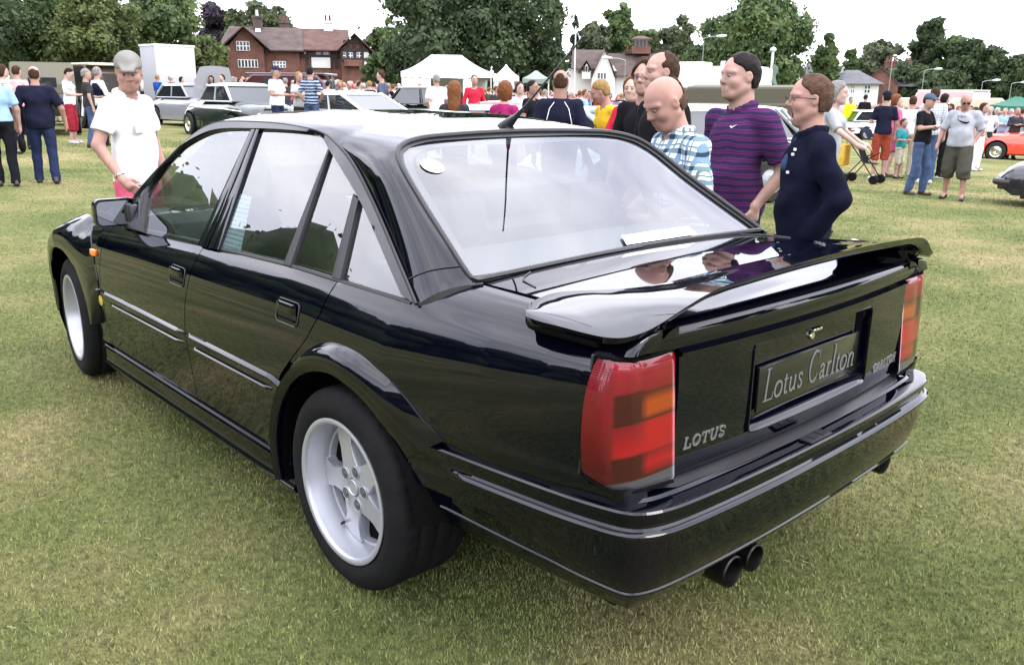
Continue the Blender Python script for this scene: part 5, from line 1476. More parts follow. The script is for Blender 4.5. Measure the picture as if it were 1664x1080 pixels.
def surface_net(F_, xs, ys, zs):
    S_ = F_ < 0
    nx, ny, nz_ = F_.shape
    c = np.zeros((nx - 1, ny - 1, nz_ - 1), np.int8)
    for a in (0, 1):
        for b in (0, 1):
            for d in (0, 1): c += S_[a:nx - 1 + a, b:ny - 1 + b, d:nz_ - 1 + d]
    act = (c > 0) & (c < 8); idx = np.argwhere(act); n = len(idx)
    if n == 0: return np.zeros((0, 3)), []
    ids = np.full(act.shape, -1, np.int64); ids[act] = np.arange(n)
    acc = np.zeros((n, 3)); cnt = np.zeros(n)
    i, j, k = idx.T
    corners = [(a, b, d) for a in (0, 1) for b in (0, 1) for d in (0, 1)]
    for (a, b, d) in corners:
        for ax in range(3):
            if (a, b, d)[ax] == 1: continue
            e = [a, b, d]; e[ax] = 1
            f0 = F_[i + a, j + b, k + d]; f1 = F_[i + e[0], j + e[1], k + e[2]]
            m = (f0 < 0) != (f1 < 0); t = np.where(m, f0 / np.where(m, f0 - f1, 1), 0)
            p0 = np.stack([xs[i + a], ys[j + b], zs[k + d]], -1); p1 = np.stack([xs[i + e[0]], ys[j + e[1]], zs[k + e[2]]], -1)
            acc += np.where(m[:, None], p0 + t[:, None] * (p1 - p0), 0); cnt += m
    V = acc / cnt[:, None]; Q = []
    for ax in range(3):
        sl0 = [slice(None)] * 3; sl1 = [slice(None)] * 3; sl0[ax] = slice(0, -1); sl1[ax] = slice(1, None)
        ch = S_[tuple(sl0)] != S_[tuple(sl1)]; E_ = np.argwhere(ch); o = [q for q in range(3) if q != ax]
        ok = (E_[:, o[0]] > 0) & (E_[:, o[1]] > 0) & (E_[:, o[0]] < F_.shape[o[0]] - 1) & (E_[:, o[1]] < F_.shape[o[1]] - 1); E_ = E_[ok]
        if len(E_) == 0: continue
        def cell(da, db):
            q = E_.copy(); q[:, o[0]] -= da; q[:, o[1]] -= db; return ids[q[:, 0], q[:, 1], q[:, 2]]
        quad = np.stack([cell(1, 1), cell(0, 1), cell(0, 0), cell(1, 0)], -1)
        s = S_[E_[:, 0], E_[:, 1], E_[:, 2]]
        if ax == 1: s = ~s
        quad[~s] = quad[~s][:, ::-1]; Q.append(quad)
    return V, np.concatenate(Q)
def net_obj(name, VF, m, parent):
    V, Q = VF
    me = bpy.data.meshes.new(name)
    if len(V):
        me.vertices.add(len(V)); me.vertices.foreach_set('co', np.asarray(V, np.float32).ravel())
        Q = np.asarray(Q, np.int32); me.loops.add(Q.size); me.loops.foreach_set('vertex_index', Q.ravel())
        me.polygons.add(len(Q)); me.polygons.foreach_set('loop_start', np.arange(0, Q.size, 4, dtype=np.int32)); me.polygons.foreach_set('loop_total', np.full(len(Q), 4, dtype=np.int32))
        me.polygons.foreach_set('use_smooth', np.ones(len(Q), bool)); me.update(); me.validate()
    return link(name, me, m, parent)

def rotz(a): c, s = math.cos(a), math.sin(a); return np.array([[c, -s, 0], [s, c, 0], [0, 0, 1.]])
def roty(a): c, s = math.cos(a), math.sin(a); return np.array([[c, 0, s], [0, 1, 0], [-s, 0, c]])
# arm presets for the left arm (elbow, wrist, hand direction) in body space: x forward, y left, z up, 1.75 m tall
ARMS = {
 'down': ((-.02, .240, 1.13), (.04, .250, .88), (.1, .02, -1)),
 'away': ((-.03, .275, 1.14), (.05, .30, .90), (.2, .05, -1)),
 'pocket': ((-.09, .252, 1.14), (.02, .172, .95), (0, -.12, -1)),
 'hip': ((-.12, .36, 1.17), (.02, .215, 1.02), (.5, -.6, -.4)),
 'crossed': ((.06, .235, 1.16), (.235, -.02, 1.17), (.15, -1, .1)),
 'crossed_low': ((.05, .24, 1.15), (.22, .02, 1.13), (.1, -1, -.1)),
 'belly': ((.02, .26, 1.15), (.23, .10, 1.08), (.5, -.8, .1)),
 'hold': ((.03, .25, 1.15), (.27, .14, 1.13), (1, -.3, .2)),
 'chin': ((.14, .22, 1.16), (.17, .06, 1.40), (-.1, -.4, 1)),
 'reach': ((.12, .28, 1.22), (.34, .30, 1.08), (1, 0, -.3)),
 'lean': ((-.06, .265, 1.14), (.10, .27, .92), (.8, -.1, -.7)),
}
def skeleton(o):
    """joints of a pose; o: dict"""
    st = o.get('stride', 0); sp = o.get('spread', .10); g_ = o.get('girth', 1.0)
    J = {}
    J['hipL'], J['hipR'] = np.array([0, .092, .93]), np.array([0, -.092, .93])
    J['ankL'], J['ankR'] = np.array([st * .5 - .03, sp, .085]), np.array([-st * .5 - .03, -sp, .085])
    for s in 'LR':
        J['kn' + s] = (J['hip' + s] + J['ank' + s]) / 2 + np.array([.035 + abs(st) * .12, .005 if s == 'L' else -.005, .0])
        J['sh' + s] = np.array([-.015, .172 * (1 if s == 'L' else -1) * (1 + .35 * (g_ - 1)) * (.9 if o.get('fem') else 1), 1.405])
        e, w, h = ARMS[o.get('arm' + s, 'down')]
        m = 1 if s == 'L' else -1
        if o.get('arm' + s, 'down') in ('crossed',) and s == 'R': e, w, h = ((.05, .235, 1.17), (.20, -.03, 1.20), (.1, -1, 0))
        wy = 1 + .6 * (g_ - 1)
        J['el' + s] = np.array([e[0] * 1, e[1] * m * wy, e[2]]); J['wr' + s] = np.array([w[0] * (1 + .5 * (g_ - 1)) + (.04 * (g_ - 1)), w[1] * m * wy, w[2]])
        h = np.array([h[0], h[1] * m, h[2]]); J['hd' + s] = h / np.linalg.norm(h)
    ln = o.get('lean', 0)
    R = roty(ln)
    def up(p): q = p - np.array([0, 0, .95]); return R @ q + np.array([0, 0, .95])
    for k in ('shL', 'shR', 'elL', 'elR', 'wrL', 'wrR'): J[k] = up(J[k])
    J['chest'] = up(np.array([.0, 0, 1.30])); J['belly'] = up(np.array([.015, 0, 1.10])); J['pel'] = np.array([-.01, 0, .96])
    J['neck'] = up(np.array([-.015, 0, 1.47]))
    J['head'] = up(np.array([.02, 0, 1.635]))
    J['HR'] = R @ rotz(o.get('hyaw', 0)) @ roty(o.get('hpitch', 0))
    J['head'] = J['neck'] + R @ rotz(o.get('hyaw', 0) * .4) @ roty(o.get('hpitch', 0) * .6) @ np.array([.035, 0, .165])
    return J
def hand(S_, w, h, s, k=.008, pinch=.5, scale=1.0):
    """palm, four unequal curled fingers and a thumb"""
    side = 1 if s == 'L' else -1
    h = h / np.linalg.norm(h); f = np.array([1.0, 0, 0]) if abs(h[0]) < .8 else np.array([0, -side, 0.]); f = f - h * (f @ h); f /= np.linalg.norm(f)
    n = np.cross(h, f) * side            # palm normal towards the body
    c = w + h * .048
    S_.cap(w, c + h * .012, .026, .030, k=.02); S_.cap(c + f * .024 - h * .01, c + f * .026 + h * .03, .015, .014, k=.015); S_.cap(c - f * .022 - h * .01, c - f * .024 + h * .026, .015, .013, k=.015)
    for q, (ln, off) in enumerate(((.070, .030), (.078, .010), (.072, -.010), (.056, -.029))):
        b = c + h * .034 + f * off * .95; m = b + h * ln * .5 * .9 + n * ln * .18 * pinch * 2; t = m + h * ln * .36 + n * ln * .42 * pinch * 2
        S_.cap(b - h * .012, m, .0098, .0090, k=.006); S_.cap(m, t, .0090, .0072, k=.005)
    b = w + h * .030 + f * .026; m = b + h * .026 + f * .026 + n * .012; t = m + h * .030 + n * .012 - f * .002
    S_.cap(b, m, .0125, .0105, k=.010); S_.cap(m, t, .0105, .0085, k=.006)
def head_solid(S_, J, o, lod):
    c, R = J['head'], J['HR']
    T = lambda p: c + R @ np.array(p, float)
    fw = o.get('face', 1.0)
    S_.ell(T((-.010, 0, .030)), (.100, .0775 * fw, .090), R, k=.02)
    S_.ell(T((.022, 0, -.035)), (.070, .062 * fw, .083), R, k=.03)
    S_.cap(J['neck'] - np.array([0, 0, .03]), T((-.022, 0, -.055)), .062 * o.get('neckw', 1), .056 * o.get('neckw', 1), k=.03)
    if lod >= 2:
        S_.cap(T((.08, 0, .0)), T((.102, 0, -.028)), .012, .015, k=.015); return
    if not o.get('yawn'): S_.ell(T((.060, 0, -.098)), (.026, .030 * fw, .022), R, k=.03)                 # chin
    for s in (1, -1):
        S_.cap(T((-.005, .058 * s * fw, -.055)), T((.055, .030 * s * fw, -.092)), .018, .016, k=.03)      # jaw line
        S_.cap(T((.083, .012 * s, .026)), T((.070, .052 * s * fw, .024)), .0115, .010, k=.016)       # brow
        S_.ell(T((.056, .042 * s * fw, -.030)), (.028, .022, .024), R, k=.025)           # cheek
        S_.ell(T((.1010, .031 * s, .003)), (.019, .0175, .0110), R, k=.012, sub=True)          # eye socket
        S_.ell(T((-.008, .0775 * s * fw, -.004)), (.019, .009, .031), R @ rotz(-.35 * s), k=.008)  # ear
        S_.ell(T((-.002, .085 * s * fw, -.000)), (.008, .006, .014), R, k=.006, sub=True)
        S_.ell(T((.092, .012 * s, -.031)), (.010, .008, .008), R, k=.008)                # nostril wing
    S_.cap(T((.087, 0, .014)), T((.1085, 0, -.024)), .0085, .0120, k=.014)              # nose
    if o.get('yawn'):
        S_.ell(T((.046, 0, -.118)), (.030, .028, .022), R, k=.03)
        S_.ell(T((.092, 0, -.074)), (.036, .0215, .027), R, k=.006, sub=True)
        S_.cap(T((.094, .016, -.101)), T((.094, -.016, -.101)), .007, .007, k=.01)
    else:
        S_.cap(T((.0815, .019, -.0605)), T((.0815, -.019, -.0605)), .0080, .0080, k=.016)
        S_.cap(T((.0795, .016, -.0725)), T((.0795, -.016, -.0725)), .0085, .0085, k=.016)
        S_.ell(T((.100, 0, -.0665)), (.010, .024, .0028), R, k=.003, sub=True)
def build_person(root, o, lod=1):
    J = skeleton(o); g_ = o.get('girth', 1.0); fem = o.get('fem', False); sl = o.get('slim', 1.0)
    res = {0: .0072, 1: max(.014, .0013 * o.get('dist', 10)), 2: .032}[lod]
    B = Solid()
    head_solid(B, J, o, lod)
    ch, be, pe = J['chest'], J['belly'], J['pel']
    tw = .150 * sl * (1 + .5 * (g_ - 1)) * (.90 if fem else 1)
    def torso(S_, e=0.0, lowk=.05):
        S_.ell(ch + np.array([0, 0, -.02]), (.108 * (1 + .7 * (g_ - 1)) + e, tw + e, .165 + e * .5), k=lowk)
        S_.ell(be + np.array([.03 * (g_ - 1) * 3, 0, 0]), (.095 * g_ ** 1.4 + e, .132 * sl * (1 + .8 * (g_ - 1)) + e, .15 + e), k=lowk)
        S_.ell(pe, (.100 * (1 + .8 * (g_ - 1)) + e, (.158 if fem else .150) * (1 + .6 * (g_ - 1)) + e, .11 + e), k=lowk)
        for s in 'LR': S_.cap(J['neck'] - np.array([0, 0, .045]), J['sh' + s] + np.array([0, 0, -.004]), .046 + e * .7, .044 + e * .6, k=.035)
        S_.cap(J['neck'] - np.array([0, 0, .06]), J['neck'] + np.array([0, 0, -.015]), .070 + e * .5, .056 + e * .4, k=.04)
        if fem:
            for s in (1, -1): S_.ell(ch + np.array([.085, .065 * s, .01]), (.05 + e, .055 + e, .055 + e), k=.04)
    torso(B, -.012)
    aw = (.85 if fem else 1.0) * (1 + .5 * (g_ - 1))
    for s in 'LR':
        B.cap(J['sh' + s], J['el' + s], .048 * aw, .039 * aw, k=.03); B.cap(J['el' + s], J['wr' + s], .040 * aw, .026, k=.015)
        lk = .80 if o.get('legs', 'long') == 'long' else 1
        B.cap(J['hip' + s], J['kn' + s], .075 * lk, .052 * lk, k=.03); B.cap(J['kn' + s], J['ank' + s], .053 * lk, .038, k=.02)
        B.cap(J['kn' + s] * .68 + J['ank' + s] * .32 + np.array([-.022, 0, 0]), J['kn' + s] * .45 + J['ank' + s] * .55 + np.array([-.012, 0, 0]), .046 * lk, .034 * lk, k=.03)
        B.cap(J['ank' + s], J['ank' + s] + np.array([.13, .01 if s == 'L' else -.01, -.045]), .036, .028, k=.02)
        if lod <= 1: hand(B, J['wr' + s], J['hd' + s], s)
        else: B.cap(J['wr' + s], J['wr' + s] + J['hd' + s] * .13, .032, .022)
    zf = ()
    if lod == 0:
        hz = J['head'][2]; zf = [(hz - .15, hz + .15, .0055)] + [(J['wr' + s][2] - .20, J['wr' + s][2] + (.22 if J['hd' + s][2] > .5 else .06), .006) for s in 'LR']
    skin = net_obj('body', B.mesh(res if lod < 1 or True else res, zf), o['skin'], root)
    # ---- shirt
    S_ = Solid(); e = o.get('loose', .012); torso(S_, e)
    slv = o.get('sleeve', .55)
    for s in 'LR':
        a, b, w_ = J['sh' + s], J['el' + s], J['wr' + s]
        if slv <= 1:
            q = a + (b - a) * (slv + .25); S_.cap(a, q, .048 * aw + e * .7, .046 * aw + e, k=.03)
        else:
            S_.cap(a, b, .048 * aw + e * .8, .042 * aw + e * .9, k=.03); q = b + (w_ - b) * min(1, (slv - 1)) ; S_.cap(b, q, .043 * aw + e * .9, .032 + e * .8, k=.015)
    hem = o.get('hem', .90)
    S_.ell(pe + np.array([.01 + .04 * (g_ - 1), 0, .0]), (.104 * (1 + .9 * (g_ - 1)) + e, .150 * (1 + .7 * (g_ - 1)) * (1.05 if fem else 1) + e, .36), k=.04)
    nk = J['neck'][2] + o.get('neckline', .005)
    if o.get('collar'):
        a = np.linspace(0, 2 * PI, 13)
        for i in range(12):
            p = lambda t: J['neck'] + np.array([.066 * math.cos(t) + .006, .070 * math.sin(t), .020 - .030 * max(0, math.cos(t))])
            S_.cap(p(a[i]), p(a[i + 1]), .017, .017, k=.010)
        nk += .045
    def cut(G):
        d = hem - G[..., 2]
        d = np.maximum(d, G[..., 2] - nk)
        # hollow at the throat
        d = np.maximum(d, -(sd_cap(G, J['neck'] + np.array([.02, 0, -.035]), J['head'] - np.array([.0, 0, .02]), .056, .06)))
        for s in 'LR':
            a, b, w_ = J['sh' + s], J['el' + s], J['wr' + s]
            if slv <= 1:
                n = (b - a) / np.linalg.norm(b - a); q = a + (b - a) * slv
                near = np.minimum(.25, sd_cap(G, a, b + (b - a) * .3, .09, .09))
                dd = (G - q) @ n; d = np.maximum(d, np.where(near < 0, dd, -1)) if slv > .2 else d
        return d
    nzv = .0065 * o.get('fold', 1) if lod < 2 else 0
    net_obj(o.get('top_name', 'shirt'), S_.mesh(res * (1.15 if lod == 0 else 1), cut=cut, noise=nzv, seed=o.get('seed', 1)), o['top'], root)
    # ---- trousers / shorts / skirt
    S_ = Solid(); lg = o.get('legs', 'long'); e = o.get('tloose', .012)
    S_.ell(pe, (.102 * (1 + .8 * (g_ - 1)) + e, (.158 if fem else .152) * (1 + .6 * (g_ - 1)) + e, .11 + e), k=.04)
    if lg == 'skirt':
        S_.cap(pe, (J['knL'] + J['knR']) / 2 + np.array([0, 0, .0]), .15, .19, k=.05)
    for s in 'LR':
        if lg == 'skirt': continue
        S_.cap(J['hip' + s], J['kn' + s], .083 * (1 + .4 * (g_ - 1)) + e, .060 + e * (1.9 if lg == 'shorts' else 1.0), k=.03)
        if lg == 'long': S_.cap(J['kn' + s], J['ank' + s] + np.array([.01, 0, -.03]), .060 + e, .050 + e * 1.3, k=.02)
        if lg == 'shorts': S_.cap(J['kn' + s], J['kn' + s] + (J['ank' + s] - J['kn' + s]) * .35, .072 + e, .074 + e, k=.02)
    zc_ = {'long': .045, 'shorts': o.get('short_z', .40), 'skirt': o.get('short_z', .50)}[lg]
    top_z = hem + .035 if hem < .95 else 1.03
    def cut2(G): return np.maximum(zc_ - G[..., 2], G[..., 2] - top_z)
    net_obj('skirt' if lg == 'skirt' else ('shorts' if lg == 'shorts' else 'trousers'), S_.mesh(res * 1.15, cut=cut2, noise=nzv * 1.2, seed=o.get('seed', 1) + 3), o['bottom'], root)
    # ---- shoes
    S_ = Solid()
    for s in 'LR':
        a = J['ank' + s]; sg = 1 if s == 'L' else -1
        S_.cap(a + np.array([-.025, 0, -.045]), a + np.array([.15, .025 * sg, -.052]), .042, .036, k=.02); S_.cap(a + np.array([-.01, 0, .0]), a + np.array([.02, 0, -.03]), .042, .045, k=.02)
    net_obj('shoes', S_.mesh(max(res, .010), cut=lambda G: .002 - G[..., 2]), o['shoe'], root)
    # ---- hair
    c, R = J['head'], J['HR']; T = lambda p: c + R @ np.array(p, float); fw = o.get('face', 1.0)
    hs = o.get('hair_style', 'short')
    if hs != 'none':
        S_ = Solid(); t = {'short': .008, 'crop': .002, 'ring': .003, 'curly': .024, 'long': .018, 'bob': .022}[hs] + (.004 if lod == 2 else 0)
        S_.ell(T((-.014, 0, .032)), (.100 + t, .0775 * fw + t, .091 + t), R, k=.02)
        S_.ell(T((-.040, 0, -.025)), (.068 + t, .066 * fw + t, .070 + t), R, k=.03)
        if hs == 'long':
            S_.cap(T((-.05, 0, -.02)), T((-.085, 0, -.22)), .085, .075, k=.03); S_.cap(T((-.085, 0, -.2)), T((-.095, 0, -.32)), .072, .05, k=.03)
            for s in (1, -1): S_.cap(T((-.01, .07 * s, -.02)), T((-.01, .075 * s, -.19)), .03, .025, k=.03)
        if hs == 'bob':
            for s in (1, -1): S_.cap(T((-.02, .062 * s, .0)), T((-.01, .068 * s, -.085)), .036, .03, k=.03)
            S_.cap(T((-.06, 0, 0)), T((-.065, 0, -.09)), .06, .05, k=.03)
        hl = o.get('hairline', .062); bald = o.get('bald', None)
        def cut3(G):
            q = (G - c) @ R; x, y, z = q[..., 0], q[..., 1], q[..., 2]
            d = np.maximum(x - hl - .012 * np.cos(y * 38), -.9)
            xt = np.interp(z, [-.06, -.02, .02, .045, .075, .13], [-.012, .006, .016, .030, hl, hl]) - .010 * np.cos(y * 60) * (z > .05)   # temples and sideburns
            d = x - xt
            ear = (np.sqrt(((x + .002) / .026) ** 2 + ((z + .008) / .034) ** 2) - 1) * .026; ear = np.maximum(ear, .060 - np.abs(y))
            if hs in ('short', 'crop', 'ring'): d = np.maximum(d, -ear)
            low = np.where(x > -.03, -z - .018, -z - .062)
            if hs not in ('long', 'bob'): d = np.maximum(d, low)
            if bald is not None: d = np.maximum(d, np.where(x > -.085, z - bald - .2 * (-x) * (x < 0), -1))
            return d
        net_obj('hair', S_.mesh(max(res, .0065), cut=cut3, noise=(.0032 if hs != 'curly' else .010) * (0 if lod == 2 else 1), nf=3.2), o['hair'], root)
    if o.get('cap'):
        S_ = Solid(); S_.ell(T((-.012, 0, .045)), (.112, .090, .088), R, k=.02)
        vis = o.get('visor', 1)
        S_.cap(T((.075 * vis, .045, .055)), T((.145 * vis, .030, .045)), .010, .006, k=.02); S_.cap(T((.075 * vis, -.045, .055)), T((.145 * vis, -.030, .045)), .010, .006, k=.02)
        for yy in (-.03, -.015, 0, .015, .03): S_.cap(T((.075 * vis, yy * 1.4, .060)), T((.155 * vis, yy, .047)), .010, .006, k=.02)
        def cutc(G):
            q = (G - c) @ R; return .034 + .10 * 0 * q[..., 0] - q[..., 2]
        net_obj('cap', S_.mesh(max(res, .006), cut=cutc), o['cap'], root)
    if lod <= 1:
        for s in (1, -1):
            mb = MB()
            for (r_, dx, mi) in ((.0112, 0, 0), (.0072, .0052, 1)):
                mb.mi = mi; q = T((.0800 + dx, .031 * s, .003)); P = []
                for i in range(8):
                    th = PI * i / 7; P.append([q + r_ * np.array([math.sin(th) * math.cos(a), math.sin(th) * math.sin(a), math.cos(th) * .8]) for a in np.linspace(0, 2 * PI, 11)[:-1]])
                mb.grid(P, closev=True)
            mb.build('eye', [M_EYE, M_IRIS], root, sharp=0, fixn=False)
        S_ = Solid()
        for s in (1, -1): S_.cap(T((.0925, .012 * s + .004 * s, .0225)), T((.0800, .046 * s, .0240)), .0042, .003, k=.004)
        net_obj('eyebrows', S_.mesh(.004), o['hair'] if hs != 'none' else M_BROWH, root)
        S_ = Solid()
        if o.get('yawn'):
            S_.ell(T((.066, 0, -.074)), (.014, .0200, .025), R, k=.004); net_obj('mouth', S_.mesh(.004), M_MOUTH, root)
        else:
            S_.cap(T((.0853, .016, -.0622)), T((.0853, -.016, -.0622)), .0050, .0050, k=.004); S_.cap(T((.0832, .014, -.0712)), T((.0832, -.014, -.0712)), .0058, .0058, k=.004)
            net_obj('lips', S_.mesh(.0035), M_LIPS, root)
    if o.get('glasses'):
        mb = MB()
        for s in (1, -1):
            mb.tube([T((.106, s * .033 + .024 * math.cos(t), .003 + .016 * math.sin(t))) for t in np.linspace(0, 2 * PI, 15)], .0017, 5, cap=False)
            mb.tube([T((.103, s * .057, .008)), T((.06, s * .078 * fw, .008)), T((-.01, s * .084 * fw, .004))], .0022, 5)
        mb.tube([T((.108, .010, .006)), T((.108, -.010, .006))], .0018, 5); mb.build('glasses', M_TRIM, root)
    if o.get('dark_glasses'):
        mb = MB()
        for s in (1, -1):
            mb.poly([T((.107, s * .033 + .027 * math.cos(t), .003 + .019 * math.sin(t))) for t in np.linspace(0, 2 * PI, 15)[:-1]])
            mb.tube([T((.104, s * .057, .008)), T((-.01, s * .084 * fw, .004))], .003, 5)
        mb.build('sunglasses', M_TRIM, root)
    return J
def skin(name, c): 
    m = mat(name, c, rough=.6, var=.22, vscale=9, spec=.3); m.node_tree.nodes['Principled BSDF'].inputs['Subsurface Weight'].default_value = .0; return m
SK = [skin('skin_fair', (.37, .225, .18)), skin('skin_ruddy', (.35, .195, .155)), skin('skin_tan', (.26, .15, .11)), skin('skin_pale', (.42, .28, .235))]
M_EYE = mat('eye_white', (.20, .18, .17), rough=.3); M_IRIS = mat('iris', (.02, .018, .015), rough=.1); M_LIPS = mat('lips', (.27, .10, .085), rough=.5)
M_MOUTH = mat('mouth_inside', (.035, .006, .006), rough=.6)
HA = {'brown': mat('brown_hair', (.045, .024, .015), rough=.7, bump=.8, bscale=90, spec=.1, var=.3, vscale=40), 'dark': mat('dark_hair', (.012, .009, .008), rough=.6, bump=.8, bscale=90, spec=.1, var=.3, vscale=40), 'grey': mat('grey_hair', (.20, .19, .18), rough=.8, bump=.8, bscale=90, spec=.1, var=.3, vscale=40),
      'red': mat('auburn_hair', (.14, .052, .02), rough=.6, bump=.8, bscale=90, spec=.1, var=.3, vscale=40), 'fair': mat('fair_hair', (.24, .15, .06), rough=.7, bump=.8, bscale=90, spec=.1, var=.3, vscale=40), 'white': mat('white_hair', (.42, .40, .38), rough=.8, bump=.8, bscale=90, spec=.1, var=.3, vscale=40), 'ginger': mat('sandy_hair', (.075, .042, .028), rough=.7, bump=.8, bscale=90, spec=.1, var=.3, vscale=40)}
M_BROWH = HA['ginger']
CL = {}
def cloth(name, c):
    if name not in CL: CL[name] = mat(name, c, rough=.95, var=.12, vscale=12, spec=.06, bump=.75, bscale=13)
    return CL[name]
W_ = cloth('white_cotton', (.72, .72, .72)); NAVY = cloth('navy_cotton', (.012, .013, .028)); BLACKC = cloth('black_cotton', (.010, .010, .012)); JEAN = cloth('blue_denim', (.055, .085, .16)); DJEAN = cloth('dark_denim', (.018, .026, .062))
CHINO = cloth('cream_cotton', (.42, .38, .30)); KHAKI = cloth('olive_shorts_cloth', (.060, .058, .046)); REDT = cloth('red_cotton', (.30, .025, .04)); PINKT = cloth('pink_cotton', (.55, .10, .17)); SKYB = cloth('pale_blue_cotton', (.26, .40, .56))
GREYT = cloth('grey_marl', (.33, .34, .38)); MAG = cloth('magenta_cotton', (.26, .02, .10)); TEAL = cloth('teal_cotton', (.03, .22, .24)); YEL = cloth('yellow_cotton', (.62, .42, .03)); CHAR = cloth('charcoal_cotton', (.035, .035, .040)); REDJ = cloth('red_fleece', (.42, .022, .045))
SHOEB = mat('black_shoes', (.012, .011, .011), rough=.4); SHOEW = mat('white_shoes', (.5, .5, .5), rough=.6); SHOEN = mat('brown_shoes', (.06, .035, .02), rough=.6)
CAPT = cloth('khaki_cap_cloth', (.20, .195, .18)); CAPB = cloth('blue_cap_cloth', (.06, .085, .13))
# striped and checked cloth
def pattern(name, f):
    m = bpy.data.materials.new(name); m.use_nodes = True; n_ = m.node_tree; b = n_.nodes['Principled BSDF']; b.inputs['Roughness'].default_value = .95; b.inputs['Specular IOR Level'].default_value = .08
    t = n_.nodes.new('ShaderNodeTexCoord'); s = n_.nodes.new('ShaderNodeSeparateXYZ')
    bn = n_.nodes.new('ShaderNodeTexNoise'); bn.inputs['Scale'].default_value = 13; bp_ = n_.nodes.new('ShaderNodeBump'); bp_.inputs['Strength'].default_value = .75; bp_.inputs['Distance'].default_value = .01; n_.links.new(t.outputs['Object'], bn.inputs['Vector']); n_.links.new(bn.outputs['Fac'], bp_.inputs['Height']); n_.links.new(bp_.outputs[0], b.inputs['Normal'])
    wob = n_.nodes.new('ShaderNodeTexNoise'); wob.inputs['Scale'].default_value = 6; n_.links.new(t.outputs['Object'], wob.inputs['Vector'])
    vs = n_.nodes.new('ShaderNodeVectorMath'); vs.operation = 'SCALE'; vs.inputs['Scale'].default_value = .05; n_.links.new(wob.outputs['Color'], vs.inputs[0])
    va = n_.nodes.new('ShaderNodeVectorMath'); va.operation = 'ADD'; n_.links.new(t.outputs['Object'], va.inputs[0]); n_.links.new(vs.outputs[0], va.inputs[1]); n_.links.new(va.outputs[0], s.inputs[0])
    def band(sock, freq, duty, ph=0):
        a = n_.nodes.new('ShaderNodeMath'); a.operation = 'MULTIPLY_ADD'; a.inputs[1].default_value = freq; a.inputs[2].default_value = ph; n_.links.new(sock, a.inputs[0])
        fr = n_.nodes.new('ShaderNodeMath'); fr.operation = 'FRACT'; n_.links.new(a.outputs[0], fr.inputs[0])
        g1 = n_.nodes.new('ShaderNodeMath'); g1.operation = 'LESS_THAN'; g1.inputs[1].default_value = duty; n_.links.new(fr.outputs[0], g1.inputs[0]); return g1.outputs[0]
    n_.links.new(f(n_, s, band), b.inputs['Base Color']); return m
M_POLO = pattern('purple_striped_jersey', lambda n_, s, band: mixc(band(s.outputs[2], 26, .42), mixc(band(s.outputs[2], 78, .4), (.085, .022, .085), (.05, .016, .06), nt=n_), (.026, .018, .055), nt=n_))
M_CHECK = pattern('blue_green_check', lambda n_, s, band: mixc(band(s.outputs[2], 15, .34), mixc(band(s.outputs[1], 15, .34), mixc(band(s.outputs[1], 15, .10, .45), mixc(band(s.outputs[2], 15, .10, .45), (.62, .66, .68), (.10, .16, .20), nt=n_), (.10, .17, .17), nt=n_), (.16, .25, .34), nt=n_), mixc(band(s.outputs[1], 15, .34), (.14, .21, .24), (.025, .045, .075), nt=n_), nt=n_))
M_STRIPE = pattern('navy_white_hoops', lambda n_, s, band: mixc(band(s.outputs[2], 15, .55), (.32, .40, .50), (.02, .03, .07), nt=n_))
M_CHK2 = pattern('pale_check', lambda n_, s, band: mixc(band(s.outputs[2], 22, .25), mixc(band(s.outputs[1], 22, .25), (.55, .56, .60), (.25, .28, .36), nt=n_), (.22, .26, .36), nt=n_))
M_JACKET = cloth('navy_jacket_cloth', (.006, .007, .017))

def person(o, px, d=None, py=None, face=180, H=None, head_py=None, lod=1, label='', group=None, name='person'):
    """face: 0 looks at the camera, 90 to picture right, 180 away, 270 to picture left"""
    p = foot(px, py) if py is not None else spot(px, d)
    dist = (np.array([p[0], p[1]]) - CAM[:2]) @ F2
    if head_py is not None:
        r_ = ray(px, head_py); r2 = (r_[:2] @ F2); z = CAM[2] + r_[2] / r2 * dist; H = z - p[2]
    s = (H or 1.75) / 1.755
    c = math.atan2(CAM[1] - p[1], CAM[0] - p[0])
    root = empty(name, label, 'person', tuple(p), c + math.radians(face), group); root.scale = (s, s, s)
    if o is not None: o['dist'] = dist; J = build_person(root, o, lod); root['h'] = round(H or 1.75, 2); return root, J
    return root, None
SHIRT = dict(collar=True)
# --- the close figures
r, J = person(dict(skin=SK[1], top=W_, bottom=PINKT, shoe=SHOEN, hair=HA['grey'], collar=True, sleeve=.66, loose=.018, hem=.86, cap=CAPT, armL='down', armR='lean', hyaw=-.95, hpitch=.32, girth=1.08, seed=2, fold=1.4), 244, d=6.1, face=52, head_py=84, lod=0, label='grey haired man in khaki cap, white polo shirt and pink trousers')
net = MB(); w_ = J['wrR']; n = (J['elR'] - w_) / np.linalg.norm(J['elR'] - w_)
a = np.cross(n, [0, 0, 1.]); a /= np.linalg.norm(a); b = np.cross(n, a)
MB().tube([w_ + n * .035 + (a * math.cos(t) + b * math.sin(t)) * .034 for t in np.linspace(0, 2 * PI, 17)], .007, 6, cap=False).lathe([(0, .0), (.017, 0), (.017, .008), (0, .010)], 12, tuple(w_ + n * .035 + b * .034 + a * .0), axis='y').build('wristwatch', M_CHROME, r)
MB().box(tuple(J['chest'] + np.array([.135, -.085, -.03])), (.004, .045, .05), bev=.003).build('breast_pocket', W_, r)
